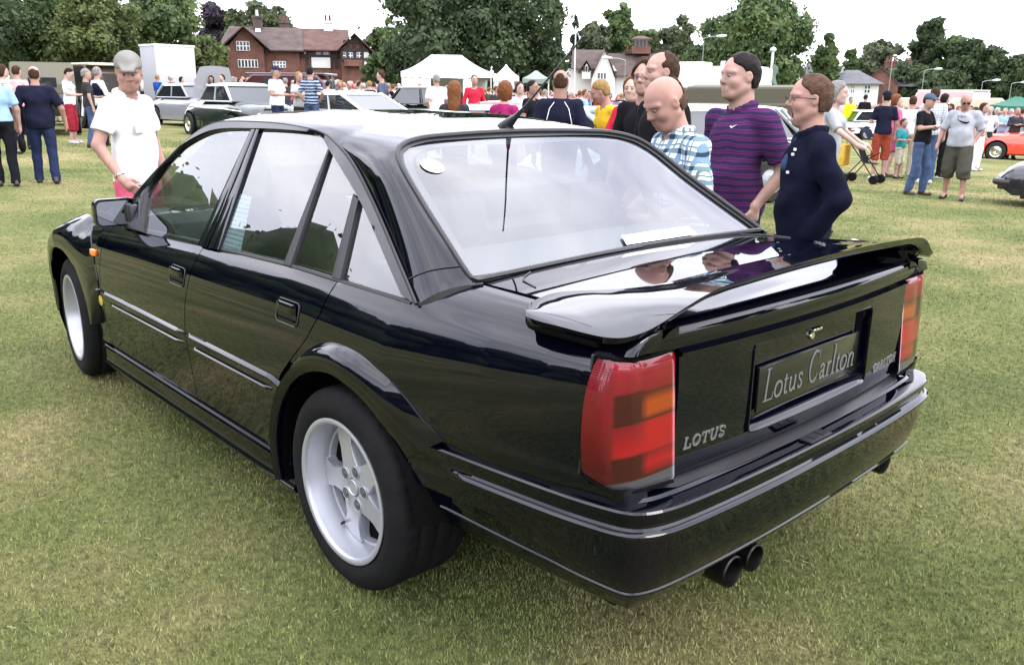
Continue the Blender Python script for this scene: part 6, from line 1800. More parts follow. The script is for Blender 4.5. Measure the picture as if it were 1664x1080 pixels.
r, J = person(dict(skin=SK[1], top=M_CHECK, bottom=DJEAN, shoe=SHOEB, hair=HA['ginger'], hair_style='crop', bald=-.012, hairline=-.02, collar=True, sleeve=.9, loose=.02, hem=.86, hpitch=.42, hyaw=.12, girth=1.06, face=1.08, lean=.10, armL='belly', armR='belly', seed=4, fold=1.2), 1086, d=3.95, face=-62, head_py=118, lod=0, label='bald man in blue and green checked shirt looking down over the car boot')
r, J = person(dict(skin=SK[0], top=M_POLO, bottom=DJEAN, shoe=SHOEB, hair=HA['dark'], hair_style='short', collar=True, sleeve=.80, loose=.022, hem=.86, girth=1.10, face=1.10, hyaw=-.25, armL='pocket', armR='pocket', seed=6, neckw=1.15), 1170, d=4.75, face=-42, head_py=87, lod=0, label='stocky dark haired man in purple striped polo shirt with hand in pocket')
# collar, cuffs and chest mark of the polo
mk = [(.0, .0), (.012, -.008), (.045, .014), (.014, .002), (.006, .006)]
cc = J['chest'] + np.array([.150, .075, .075])
MB().poly([cc + np.array([.003 - .25 * max(0, y), y, z]) for y, z in mk]).build('chest_mark', W_, r, smooth=False, fixn=False)
r, J = person(dict(skin=SK[1], top=M_JACKET, bottom=DJEAN, shoe=SHOEB, hair=HA['ginger'], hair_style='short', hairline=.050, sleeve=1.95, loose=.018, hem=.80, collar=True, hyaw=.0, hpitch=-.02, yawn=True, glasses=True, girth=1.06, face=1.06, armL='pocket', armR='pocket', seed=8, fold=1.8, top_name='jacket', lean=.02), 1276, d=4.15, face=-74, head_py=122, lod=0, label='man in glasses and dark navy jacket yawning behind the car boot')
S_ = Solid(); S_.cap(J['neck'] + np.array([.04, 0, -.02]), J['chest'] + np.array([.100, 0, .0]), .040, .040, k=.02); net_obj('shirt', S_.mesh(.009), cloth('slate_blue_shirt', (.035, .05, .10)), r)
mb = MB()
for (dx, dy, dz) in ((.088, .060, .085), (.098, .062, .060), (.122, .085, -.03)): mb.box(tuple(J['chest'] + np.array([dx, dy, dz])), (.006, .009, .007), bev=.002)
mb.build('jacket_badges', W_, r)
r, J = person(dict(skin=SK[0], top=BLACKC, bottom=DJEAN, shoe=SHOEB, hair=HA['brown'], hair_style='curly', glasses=True, hyaw=.15, slim=.92, sleeve=.7, armL='down', armR='down', face=.95), 1032, d=6.6, face=-28, head_py=99, lod=0, label='young man with curly brown hair and glasses in black top beside the bald man')
r, J = person(dict(skin=SK[0], top=BLACKC, bottom=BLACKC, shoe=SHOEB, hair=HA['brown'], hair_style='short', hairline=-.01, collar=True, sleeve=1.9, hyaw=-.2, loose=.02), 1056, d=5.6, face=-55, head_py=85, lod=0, label='tall man with receding brown hair in black behind the bald man')
r, J = person(dict(skin=SK[3], top=REDJ, bottom=JEAN, shoe=SHOEB, hair=HA['red'], hair_style='bob', sleeve=1.9, loose=.024, fem=True, armL='hold', armR='hold', top_name='fleece', collar=True), 1017, d=8.6, face=-20, head_py=125, lod=1, label='person in zipped red fleece holding hands together in front of the curly haired man')
S_ = Solid(); S_.cap(J['neck'] + np.array([.085, 0, -.05]), J['pel'] + np.array([.13, 0, .02]), .006, .006); net_obj('zip', S_.mesh(.005), W_, r)
r, J = person(dict(skin=SK[1], top=YEL, bottom=KHAKI, shoe=SHOEB, hair=HA['fair'], hair_style='short', sleeve=.6, hyaw=-.5, hpitch=.2, armL='hold', armR='hold', lean=.22), 990, d=9.6, face=-60, head_py=127, lod=1, label='fair haired person in yellow shirt bending forward left of the red fleece')
r, J = person(dict(skin=SK[2], top=NAVY, bottom=JEAN, shoe=SHOEB, hair=HA['brown'], hair_style='crop', bald=.035, hairline=.0, sleeve=.8, girth=1.15, collar=False, loose=.02, neckw=1.15), 905, d=9.2, face=176, head_py=114, lod=1, label='broad man seen from behind in navy top with thin white piping')
mb = MB()
for s in (1, -1): mb.tube([J['neck'] + np.array([-.07, .05 * s, -.03]), J['chest'] + np.array([-.125, .10 * s, .07]), J['chest'] + np.array([-.125, .135 * s, -.08]), J['belly'] + np.array([-.11, .135 * s, -.05])], .004, 5)
mb.build('piping', W_, r)
r, J = person(dict(skin=SK[3], top=MAG, bottom=NAVY, shoe=SHOEB, hair=HA['red'], hair_style='bob', fem=True, sleeve=.7, hyaw=.4, girth=1.08), 819, d=11.0, face=150, head_py=133, lod=1, label='woman with short auburn hair in magenta top seen from behind beyond the roof')
MB().tube([J['shL'] + np.array([.06, -.06, .03]), J['chest'] + np.array([-.14, 0, .05]), J['belly'] + np.array([-.10, -.16, .0])], .010, 6).build('bag_strap', BLACKC, r)
r, J = person(dict(skin=SK[3], top=CHAR, bottom=NAVY, shoe=SHOEB, hair=HA['red'], hair_style='long', fem=True, sleeve=.7), 740, d=11.5, face=170, head_py=133, lod=1, label='woman with long auburn hair seen from behind beyond the roof')
# --- left side walkers
LEFT = 'visitors at the left edge of the field'
r, J = person(dict(skin=SK[0], top=SKYB, bottom=cloth('black_trousers_cloth', (.010, .010, .014)), shoe=SHOEB, hair=HA['brown'], hair_style='short', sleeve=.75, collar=True, loose=.018, hem=.96, stride=.12, armL='down', armR='down', girth=1.1), 14, py=303, face=186, head_py=107, lod=1, label='man in light blue shirt and black trousers carrying a dark bag at the left edge')
S_ = Solid(); q = J['wrR'] + J['hdR'] * .10; S_.ell(q + np.array([0, 0, -.17]), (.16, .05, .12), k=.02); S_.cap(q + np.array([.08, 0, -.08]), q, .008, .008); S_.cap(q + np.array([-.08, 0, -.08]), q, .008, .008); tagb = net_obj('shoulder_bag', S_.mesh(.014), BLACKC, None)
tagb.matrix_world = Matrix.Translation(r.location) @ Matrix.Rotation(r.rotation_euler[2], 4, 'Z') @ Matrix.Scale(r.scale[0], 4); tag(tagb, 'soft black bag hanging from the hand of the man in light blue', 'bag')
r, J = person(dict(skin=SK[1], top=NAVY, bottom=DJEAN, shoe=SHOEB, hair=HA['brown'], hair_style='crop', bald=.05, sleeve=.85, loose=.03, hem=.84, stride=.18, spread=.12, armL='away', armR='away', girth=1.24, seed=11), 79, py=298, face=176, head_py=108, lod=1, label='heavy man in dark navy tee shirt and jeans walking away at left')
r, J = person(dict(skin=SK[3], top=W_, bottom=REDT, shoe=SHOEW, hair=HA['dark'], hair_style='short', fem=True, sleeve=.9, legs='shorts', short_z=.26, hpitch=.5, armL='hold', armR='hold', slim=.92), 122, py=234, face=70, head_py=110, lod=1, label='woman in white top and cropped red trousers looking down at her hands')
r, J = person(dict(skin=SK[0], top=W_, bottom=NAVY, shoe=SHOEB, hair=HA['grey'], hair_style='short', sleeve=1.8, armL='hold', armR='hold', hyaw=.3), 171, py=237, face=120, head_py=109, lod=1, label='man in dark waistcoat over white shirt just left of the capped man')
S_ = Solid(); S_.ell(J['chest'] + np.array([0, 0, -.02]), (.135, .172, .19)); S_.ell(J['belly'], (.128, .155, .15), k=.05); net_obj('waistcoat', S_.mesh(.015, cut=lambda G: np.maximum(.97 - G[..., 2], np.maximum(G[..., 2] - 1.44, .02 - np.abs(G[..., 1]) if False else G[..., 2] - 1.44))), NAVY, r)
r, J = person(dict(skin=SK[0], top=CHAR, bottom=JEAN, shoe=SHOEB, hair=HA['grey'], sleeve=.7, armL='hold', armR='down', stride=.15), 153, d=19, face=100, head_py=112, lod=1, label='person in grey top and pale jeans between the red trousers and the waistcoat')
r, J = person(dict(skin=SK[3], top=M_CHK2, bottom=NAVY, shoe=SHOEB, hair=HA['brown'], fem=True, hair_style='bob', sleeve=.8), 22, d=17, face=110, head_py=106, lod=1, label='person in pale checked blouse partly hidden behind the man in light blue')
r, J = person(dict(skin=SK[0], top=cloth('pale_pink_cotton', (.60, .38, .40)), bottom=NAVY, shoe=SHOEB, hair=HA['brown'], sleeve=.8), 44, d=18, face=150, head_py=107, lod=1, label='person in pale pink shirt behind the heavy man in navy')
# --- middle distance
r, J = person(dict(skin=SK[0], top=M_STRIPE, bottom=JEAN, shoe=SHOEW, hair=HA['dark'], sleeve=.8, hyaw=.2, armL='pocket', armR='hip'), 510, d=22, face=150, head_py=108, lod=1, label='man in navy and white hooped tee shirt and jeans behind the white coupe')
r, J = person(dict(skin=SK[1], top=W_, bottom=DJEAN, shoe=SHOEB, hair=HA['grey'], cap=cloth('dark_cap_cloth', (.02, .025, .05)), sleeve=.8, loose=.03, armL='hold', armR='hold', girth=1.1), 455, d=21.5, face=60, head_py=108, lod=1, label='man in dark cap and loose white shirt beside the green saloon boot')
r, J = person(dict(skin=SK[1], top=cloth('light_grey_cotton', (.42, .43, .42)), bottom=CHAR, shoe=SHOEB, hair=HA['fair'], sleeve=.7, legs='shorts', armL='hold', armR='crossed', girth=1.1), 491, d=22.5, face=40, head_py=117, lod=1, label='man in light grey shirt and dark shorts next to the hooped tee shirt')
r, J = person(dict(skin=SK[0], top=cloth('slate_cotton', (.07, .08, .12)), bottom=CHINO, shoe=SHOEW, hair=HA['brown'], sleeve=.8, armL='pocket', armR='pocket'), 623, d=24, face=250, head_py=115, lod=1, label='man in slate tee shirt and cream trousers between the white coupe and the black saloon')
r, J = person(dict(skin=SK[0], top=REDJ, bottom=DJEAN, shoe=SHOEB, hair=HA['dark'], sleeve=1.8, girth=1.05), 771, d=24, face=10, head_py=122, lod=1, label='person in red sweater and dark cap by the red car')
r, J = person(dict(skin=SK[1], top=W_, bottom=CHINO, shoe=SHOEB, hair=HA['grey'], sleeve=.8, loose=.03, girth=1.1, armL='pocket', armR='belly'), 711, d=22, face=200, head_py=121, lod=1, label='grey haired man in white shirt standing over the bonnet of the white car')
r, J = person(dict(skin=SK[2], top=BLACKC, bottom=NAVY, shoe=SHOEB, hair=HA['dark'], sleeve=.7, slim=.9), 862, d=15, face=60, head_py=131, lod=1, label='dark haired person in black between the magenta top and the navy top')
r, J = person(dict(skin=SK[3], top=cloth('lilac_cotton', (.45, .38, .44)), bottom=CHINO, shoe=SHOEB, hair=HA['brown'], fem=True, hair_style='bob', sleeve=.8, armL='hold', armR='hold'), 843, d=19, face=20, head_py=134, lod=1, label='woman in pale lilac top facing the camera left of the person in black')
# --- right group
r, J = person(dict(skin=SK[1], top=GREYT, bottom=KHAKI, shoe=SHOEB, hair=HA['grey'], hair_style='crop', bald=.05, sleeve=.9, loose=.03, hem=.88, legs='shorts', short_z=.36, tloose=.03, stride=.22, spread=.16, hpitch=.45, hyaw=.3, armL='pocket', armR='away', girth=1.18, dark_glasses=True, seed=13), 1547, py=325, face=-12, head_py=150, lod=1, label='man in grey marl tee shirt with black swoosh and long olive shorts at right')
# printed chest mark and word
cx = J['chest']
sw = [(-.115, -.012), (-.09, -.030), (-.03, -.022), (.085, .022), (-.02, -.048), (-.08, -.056), (-.115, -.040)]
MB().poly([(cx[0] + .158 - .9 * y * y, -y * 1.0, cx[2] + z + .015) for y, z in sw]).build('chest_swoosh', BLACKC, r, smooth=False, fixn=False)
GL2 = {'N': (.9, [([(.15, 0), (.15, 1), (.7, 0), (.7, 1)], .2)]), 'I': (.4, [([(.2, 0), (.2, 1)], .22)]), 'K': (.85, [([(.15, 0), (.15, 1)], .22), ([(.7, 1), (.2, .45), (.72, 0)], .2)]), 'E': (.8, [([(.7, .95), (.15, .95), (.15, .05), (.7, .05)], .2), ([(.15, .5), (.6, .5)], .18)])}
lettering('NIKE', (cx[0] + .157, .07, cx[2] + .055), (0, -1, 0), (-.15, 0, 1), (1, 0, 0), .036, .14, GL2, .004, .2).build('chest_word', BLACKC, r, smooth=False, fixn=False)
r, J = person(dict(skin=SK[0], top=BLACKC, bottom=JEAN, shoe=SHOEN, hair=HA['brown'], sleeve=.8, cap=CAPB, stride=.16, armL='crossed', armR='crossed', hpitch=.2, hyaw=-.1, seed=14), 1487, py=317, face=62, head_py=152, lod=1, label='man in blue cap, black tee shirt and jeans with folded arms')
r, J = person(dict(skin=SK[0], top=TEAL, bottom=CHINO, shoe=SHOEB, hair=HA['brown'], sleeve=.9, legs='shorts', short_z=.42, armL='hold', armR='hold', face=1.25), 1457, py=290, face=60, head_py=193, lod=1, label='small boy in teal tee shirt and cream shorts beside the folded arms man')
r, J = person(dict(skin=SK[3], top=cloth('rose_pink_cotton', (.50, .11, .20)), bottom=cloth('rose_pink_cotton', (.50, .11, .20)), shoe=SHOEN, hair=HA['red'], hair_style='bob', fem=True, sleeve=.8, legs='skirt', short_z=.55, stride=.2, hyaw=-.5, hem=.85, girth=1.05), 1441, py=287, face=130, head_py=154, lod=1, label='auburn haired woman in rose pink dress with grey shoulder bag')
S_ = Solid(); S_.ell(J['elR'] + np.array([-.02, -.10, -.16]), (.17, .06, .13), k=.02); b_ = net_obj('handbag', S_.mesh(.014), cloth('grey_leather_bag', (.20, .20, .22)), None); b_.matrix_world = Matrix.Translation(r.location) @ Matrix.Rotation(r.rotation_euler[2], 4, 'Z') @ Matrix.Scale(r.scale[0], 4); tag(b_, 'large grey shoulder bag on the arm of the woman in pink', 'bag')
r, J = person(dict(skin=SK[0], top=NAVY, bottom=cloth('brick_red_shorts', (.25, .05, .03)), shoe=SHOEW, hair=HA['dark'], cap=NAVY, sleeve=.8, legs='shorts', armL='hold', armR='down'), 1425, d=19, face=200, head_py=148, lod=1, label='man in navy cap and navy top with red shorts behind the pink dress')
r, J = person(dict(skin=SK[1], top=M_CHK2, bottom=JEAN, shoe=SHOEW, hair=HA['brown'], sleeve=.9, armL='down', armR='down', loose=.025), 1500, d=18.5, face=190, head_py=142, lod=1, label='man in pale checked shirt behind the folded arms man')
r, J = person(dict(skin=SK[0], top=cloth('plum_cotton', (.06, .02, .035)), bottom=BLACKC, shoe=SHOEW, hair=HA['dark'], sleeve=.9), 1517, d=20, face=150, head_py=152, lod=1, label='dark haired person in plum top between the checked shirt and the grey tee')
r, J = person(dict(skin=SK[0], top=W_, bottom=CHINO, shoe=SHOEW, hair=HA['brown'], sleeve=.8), 1468, d=20.5, face=180, head_py=156, lod=1, label='brown haired person in plain white shirt behind the boy in teal')
r, J = person(dict(skin=SK[0], top=GREYT, bottom=W_, shoe=SHOEW, hair=HA['brown'], sleeve=.8, fem=True, hair_style='bob'), 1583, d=23, face=60, head_py=168, lod=1, label='person in white trousers behind the grey tee shirt man, left of the orange coupe')
HIV = cloth('hi_vis_cloth', (.55, .75, .02))
r, J = person(dict(skin=SK[0], top=HIV, bottom=HIV, shoe=SHOEB, hair=HA['brown'], sleeve=1.8, loose=.03, hem=.7), 1376, d=44, face=30, head_py=158, lod=2, label='marshal in bright yellow hi-vis clothing far off right of the yawning man')
r, J = person(dict(skin=SK[0], top=BLACKC, bottom=BLACKC, shoe=SHOEB, hair=HA['dark'], sleeve=1.8, loose=.02, hem=.7), 1399, d=44, face=160, head_py=154, lod=2, label='person all in black standing right of the hi-vis marshal')
r, J = person(dict(skin=SK[3], top=cloth('soft_grey_knit', (.30, .31, .33)), bottom=NAVY, shoe=SHOEB, hair=HA['grey'], hair_style='bob', fem=True, sleeve=.9, loose=.02, armL='reach', armR='reach', lean=.05), 1330, d=9.8, face=85, head_py=133, lod=1, label='person in grey knit pushing the pushchair, mostly hidden by the yawning man')
# --- pushchair with yellow bag
q = foot(1399, 297); a = math.atan2(CAM[1] - q[1], CAM[0] - q[0]) + math.radians(70)
pc = empty('pushchair', 'dark folding pushchair with a yellow bag hanging behind the yawning man', 'pushchair', tuple(q), a)
for (x, y) in ((.32, .2), (.32, -.2), (-.28, .22), (-.28, -.22)):
    for dy in (-.03, .03): MB().lathe([(.045, -.018), (.085, -.018), (.092, 0), (.085, .018), (.045, .018)], 14, (x, y + dy, .092)).lathe([(0, -.012), (.045, -.012), (.045, .012), (0, .012)], 10, (x, y + dy, .092)).build('wheel', M_TYRE, pc)
for y in (.2, -.2):
    MB().tube([(.32, y, .10), (-.02, y, .55), (-.38, y, .98), (-.44, y, 1.02)], .012, 6).build('frame_tube', M_DARKMET, pc); MB().tube([(-.28, y * 1.1, .10), (.05, y, .50), (.25, y, .62)], .012, 6).build('frame_tube', M_DARKMET, pc)
MB().grid([[(.30, y, .40), (.05, y, .42), (-.12, y, .80), (-.2, y, 1.0)] for y in (-.18, -.06, .06, .18)]).build('seat', BLACKC, pc)
MB().grid([[(-.2 + .30 * math.sin(t), y * (1), .86 + .26 * math.cos(t)) for t in np.linspace(-.5, 1.3, 8)] for y in (-.2, -.07, .07, .2)]).build('hood', NAVY, pc)
bg = MB().box((-.40, 0, .55), (.055, .17, .22), bev=.03).tube([(-.40, -.1, .75), (-.42, 0, .92), (-.40, .1, .75)], .008, 5).build('carrier_bag', cloth('yellow_carrier', (.60, .36, .06))); bg.matrix_world = Matrix.Translation(pc.location) @ Matrix.Rotation(a, 4, 'Z'); tag(bg, 'yellow carrier bag hanging from the pushchair handles', 'bag')

# --- crowd: prototypes then copies with their own clothes
crs = random.Random(31)
TOPC = {'white': W_, 'navy': NAVY, 'black': BLACKC, 'pale blue': SKYB, 'grey': GREYT, 'red': REDT, 'magenta': MAG, 'royal blue': cloth('royal_blue_cotton', (.02, .07, .30)), 'pale yellow': cloth('pale_yellow_cotton', (.62, .60, .28)), 'pale pink': CL['pale_pink_cotton'], 'turquoise': cloth('turquoise_cotton', (.06, .26, .32)), 'beige': CHINO, 'brown': cloth('brown_cotton', (.09, .05, .035)), 'charcoal': CHAR, 'olive': KHAKI, 'lilac': CL['lilac_cotton']}
BOTC = {'navy': NAVY, 'black': BLACKC, 'denim': JEAN, 'dark denim': DJEAN, 'cream': CHINO, 'olive': KHAKI, 'grey': CHAR}
HAIRC = {'brown': HA['brown'], 'dark': HA['dark'], 'grey': HA['grey'], 'fair': HA['fair'], 'white': HA['white'], 'auburn': HA['red']}
protos = []
for k, (aL, aR, st, fem, gi, hs) in enumerate((('down', 'down', 0, 0, 1, 'short'), ('pocket', 'pocket', .05, 0, 1.12, 'short'), ('hold', 'hold', 0, 1, .98, 'bob'), ('crossed', 'crossed', 0, 0, 1.1, 'crop'), ('down', 'hip', .15, 0, 1, 'short'), ('down', 'hold', .2, 1, 1, 'long'), ('chin', 'pocket', 0, 0, 1.05, 'short'), ('down', 'away', .3, 0, 1.0, 'short'))):
    protos.append((dict(skin=SK[k % 4], top=W_, bottom=NAVY, shoe=SHOEB, hair=HA['brown'], armL=aL, armR=aR, stride=st, fem=bool(fem), girth=gi, hair_style=hs, sleeve=.7 if k % 3 else 1.9), 'woman' if fem else 'man'))
PT = []
def crowd(px, d, hp, zone, top=None, bot=None, hr=None, face=None):
    i = crs.randrange(len(protos)); o, sex = protos[i]
    top = top or crs.choice(list(TOPC)); bot = bot or crs.choice(list(BOTC)); hr = hr or crs.choice(list(HAIRC)); face = crs.uniform(0, 360) if face is None else face
    fw = ['facing the camera', 'turned to the right', 'seen from behind', 'turned to the left'][int(((face % 360) + 45) // 90) % 4]
    lab = f'{hr} haired {sex} in {top} and {bot}, {zone}'; k = 0
    while lab in USED:
        top = crs.choice(list(TOPC)); bot = crs.choice(list(BOTC)); hr = crs.choice(list(HAIRC)); lab = f'{hr} haired {sex} in {top} and {bot}, {zone}'; k += 1
        if k > 60: break
    USED.add(lab)
    p = spot(px, d); H = None
    r_ = ray(px, hp); z = CAM[2] + r_[2] / (r_[:2] @ F2) * d; H = z - p[2]
    H = min(1.92, max(1.50, H)); s = H / 1.755; c = math.atan2(CAM[1] - p[1], CAM[0] - p[0])
    root = empty('person', lab, 'person', tuple(p), c + math.radians(face), 'visitors in the crowd'); root.scale = (s, s, s)
    if i not in [q[0] for q in PT]:
        build_person(root, o, 2); PT.append((i, root))
    else:
        src = [q[1] for q in PT if q[0] == i][0]
        for ch in list(src.children):
            cp = ch.copy(); COL.objects.link(cp); cp.parent = root
    for ch in root.children:
        n = ch.name.split('.')[0]; m = {'shirt': TOPC[top], 'trousers': BOTC[bot], 'hair': HAIRC[hr]}.get(n)
        if n == 'body': m = crs.choice(SK)
        if m: ch.material_slots[0].link = 'OBJECT'; ch.material_slots[0].material = m
    return root
USED = set()
ZONES = [(0, 'beside the olive vintage car'), (180, 'by the white box trailer'), (330, 'before the brick house gable'), (420, 'beyond the dark van'), (500, 'behind the white coupe'), (590, 'right of the white coupe'), (655, 'in front of the marquee'), (800, 'by the small peaked tent'), (850, 'near the grey green tent'), (925, 'before the white gabled house'), (1000, 'left of the motorhome'), (1240, 'near the flagpole'), (1400, 'in front of the white cottage'), (1500, 'by the pink and white van'), (1560, 'beside the cream caravan'), (1600, 'under the green gazebo')]
def zone(px): return [z for a, z in ZONES if px >= a][-1]
def head_row(px, d):     # where heads of that distance show
    p = spot(px, d); return proj((p[0], p[1], p[2] + 1.72))[1]
for px, d, t in ((4, 22, 'brown'), (12, 26, 'pale pink'), (34, 24, 'white'), (92, 30, 'red'), (262, 36, 'royal blue'), (284, 35, 'brown'), (300, 40, 'beige'), (345, 40, 'grey'), (366, 44, 'pale pink'), (378, 38, 'white'), (388, 41, 'white'), (403, 39, 'pale yellow'), (470, 40, 'navy'), (482, 34, 'white'), (532, 38, 'magenta'), (545, 40, 'navy'), (552, 30, 'royal blue'), (571, 29, 'turquoise'), (587, 31, 'pale blue'), (603, 30, 'charcoal'), (609, 34, 'pale pink'), (633, 38, 'royal blue'), (640, 36, 'white'), (650, 42, 'beige'), (688, 42, 'black'), (694, 44, 'navy'), (728, 40, 'charcoal'), (738, 42, 'lilac'), (788, 42, 'black'), (795, 38, 'olive'), (806, 32, 'charcoal'), (820, 34, 'navy'), (827, 30, 'black'), (836, 40, 'white'), (872, 24, 'pale pink'), (884, 34, 'white'), (952, 30, 'black'), (962, 34, 'charcoal'), (940, 36, 'pale pink'), (948, 28, 'pale blue'), (925, 30, 'white'), (970, 26, 'red'), (978, 38, 'black')):
    crowd(px, d, head_row(px, d) + crs.uniform(-2, 2), zone(px), top=t)
for k in range(110):
    px = crs.choice([crs.uniform(330, 680), crs.uniform(330, 1000), crs.uniform(840, 1010)]); d = crs.uniform(38, 62)
    crowd(px, d, head_row(px, d) + crs.uniform(-2, 2), zone(px))
for px, d, t in ((1512, 28, 'brown'), (1524, 30, 'black'), (1532, 26, 'beige'), (1548, 34, 'navy'), (1566, 30, 'lilac'), (1575, 33, 'pale pink'), (1588, 32, 'white'), (1598, 30, 'white'), (1610, 34, 'royal blue'), (1622, 31, 'pale blue'), (1633, 36, 'white'), (1641, 30, 'charcoal'), (1652, 34, 'grey'), (1662, 36, 'royal blue'), (1346, 40, 'white'), (1408, 50, 'black'), (1418, 46, 'navy'), (1436, 40, 'navy'), (1445, 42, 'charcoal')):
    crowd(px, d, head_row(px, d), zone(px), top=t)
for k in range(22):
    px = crs.uniform(340, 665); d = crs.uniform(29, 37)
    crowd(px, d, head_row(px, d) + crs.uniform(-2, 2), zone(px))
for k in range(46):
    px = crs.choice([crs.uniform(1345, 1664), crs.uniform(1560, 1668), crs.uniform(1230, 1480)]); d = crs.uniform(42, 70)
    crowd(px, d, head_row(px, d) + crs.uniform(-1, 1), zone(px))
# the farthest visitors read as one mass
mb = MB()
mats = [TOPC[k] for k in ('white', 'navy', 'black', 'pale blue', 'grey', 'red', 'pale pink', 'beige')] + SK[:2] + [NAVY]
for k in range(950):
    px = crs.choice([crs.uniform(-40, 1010), crs.uniform(330, 700), crs.uniform(1230, 1700)]); d = crs.uniform(45, 80); p = spot(px, d); h = crs.uniform(1.55, 1.85)
    mb.mi = 10; mb.tube([(p[0], p[1], p[2]), (p[0], p[1], p[2] + h * .5)], [.14, .17], 6)
    mb.mi = crs.randrange(8); mb.tube([(p[0], p[1], p[2] + h * .48), (p[0], p[1], p[2] + h * .7), (p[0], p[1], p[2] + h * .84), (p[0], p[1], p[2] + h * .87)], [.18, .22, .20, .07], 7)
    mb.mi = 8 + crs.randrange(2); mb.tube([(p[0], p[1], p[2] + h * .86), (p[0], p[1], p[2] + h * .90), (p[0], p[1], p[2] + h * .96), (p[0], p[1], p[2] + h)], [.06, .10, .10, .04], 7)
co = mb.build('far_crowd', mats, sharp=0); tag(co, 'distant crowd of visitors along the far side of the field', 'crowd', kind='stuff')
# ------------------------------------------------------------------ the other vehicles on the field
M_BGLASS = mat('vehicle_glass', (.02, .024, .028), rough=.04, spec=1.0, ior=1.6)
M_BTYRE = mat('vehicle_tyre', (.012, .012, .012), rough=.8); M_LAMPC = mat('headlamp_glass', (.5, .52, .55), rough=.1, metal=.6); M_LAMPR = mat('red_tail_lens', (.35, .01, .01), rough=.2)
M_PLY = mat('yellow_plate', (.62, .46, .02), rough=.5); M_PLB = mat('black_plate_bg', (.01, .01, .01), rough=.5); M_PLT = mat('silver_digits', (.55, .55, .55), rough=.5)
def paint(name, c, r=.25): return mat(name, c, rough=r, coat=.9)
def sup(w, h0, h1, n=20, p=4.4, crown=.03):
    """half-open section of a body: from bottom left over the top to bottom right"""
    out = []
    for k in range(n + 1):
        t = PI * k / n; cy, sy = math.cos(t), math.sin(t)
        y = w * (abs(cy) ** (2 / p)) * (1 if cy >= 0 else -1); z = h0 + (h1 - h0) * (abs(sy) ** (2 / p))
        out.append((y, z))
    return out
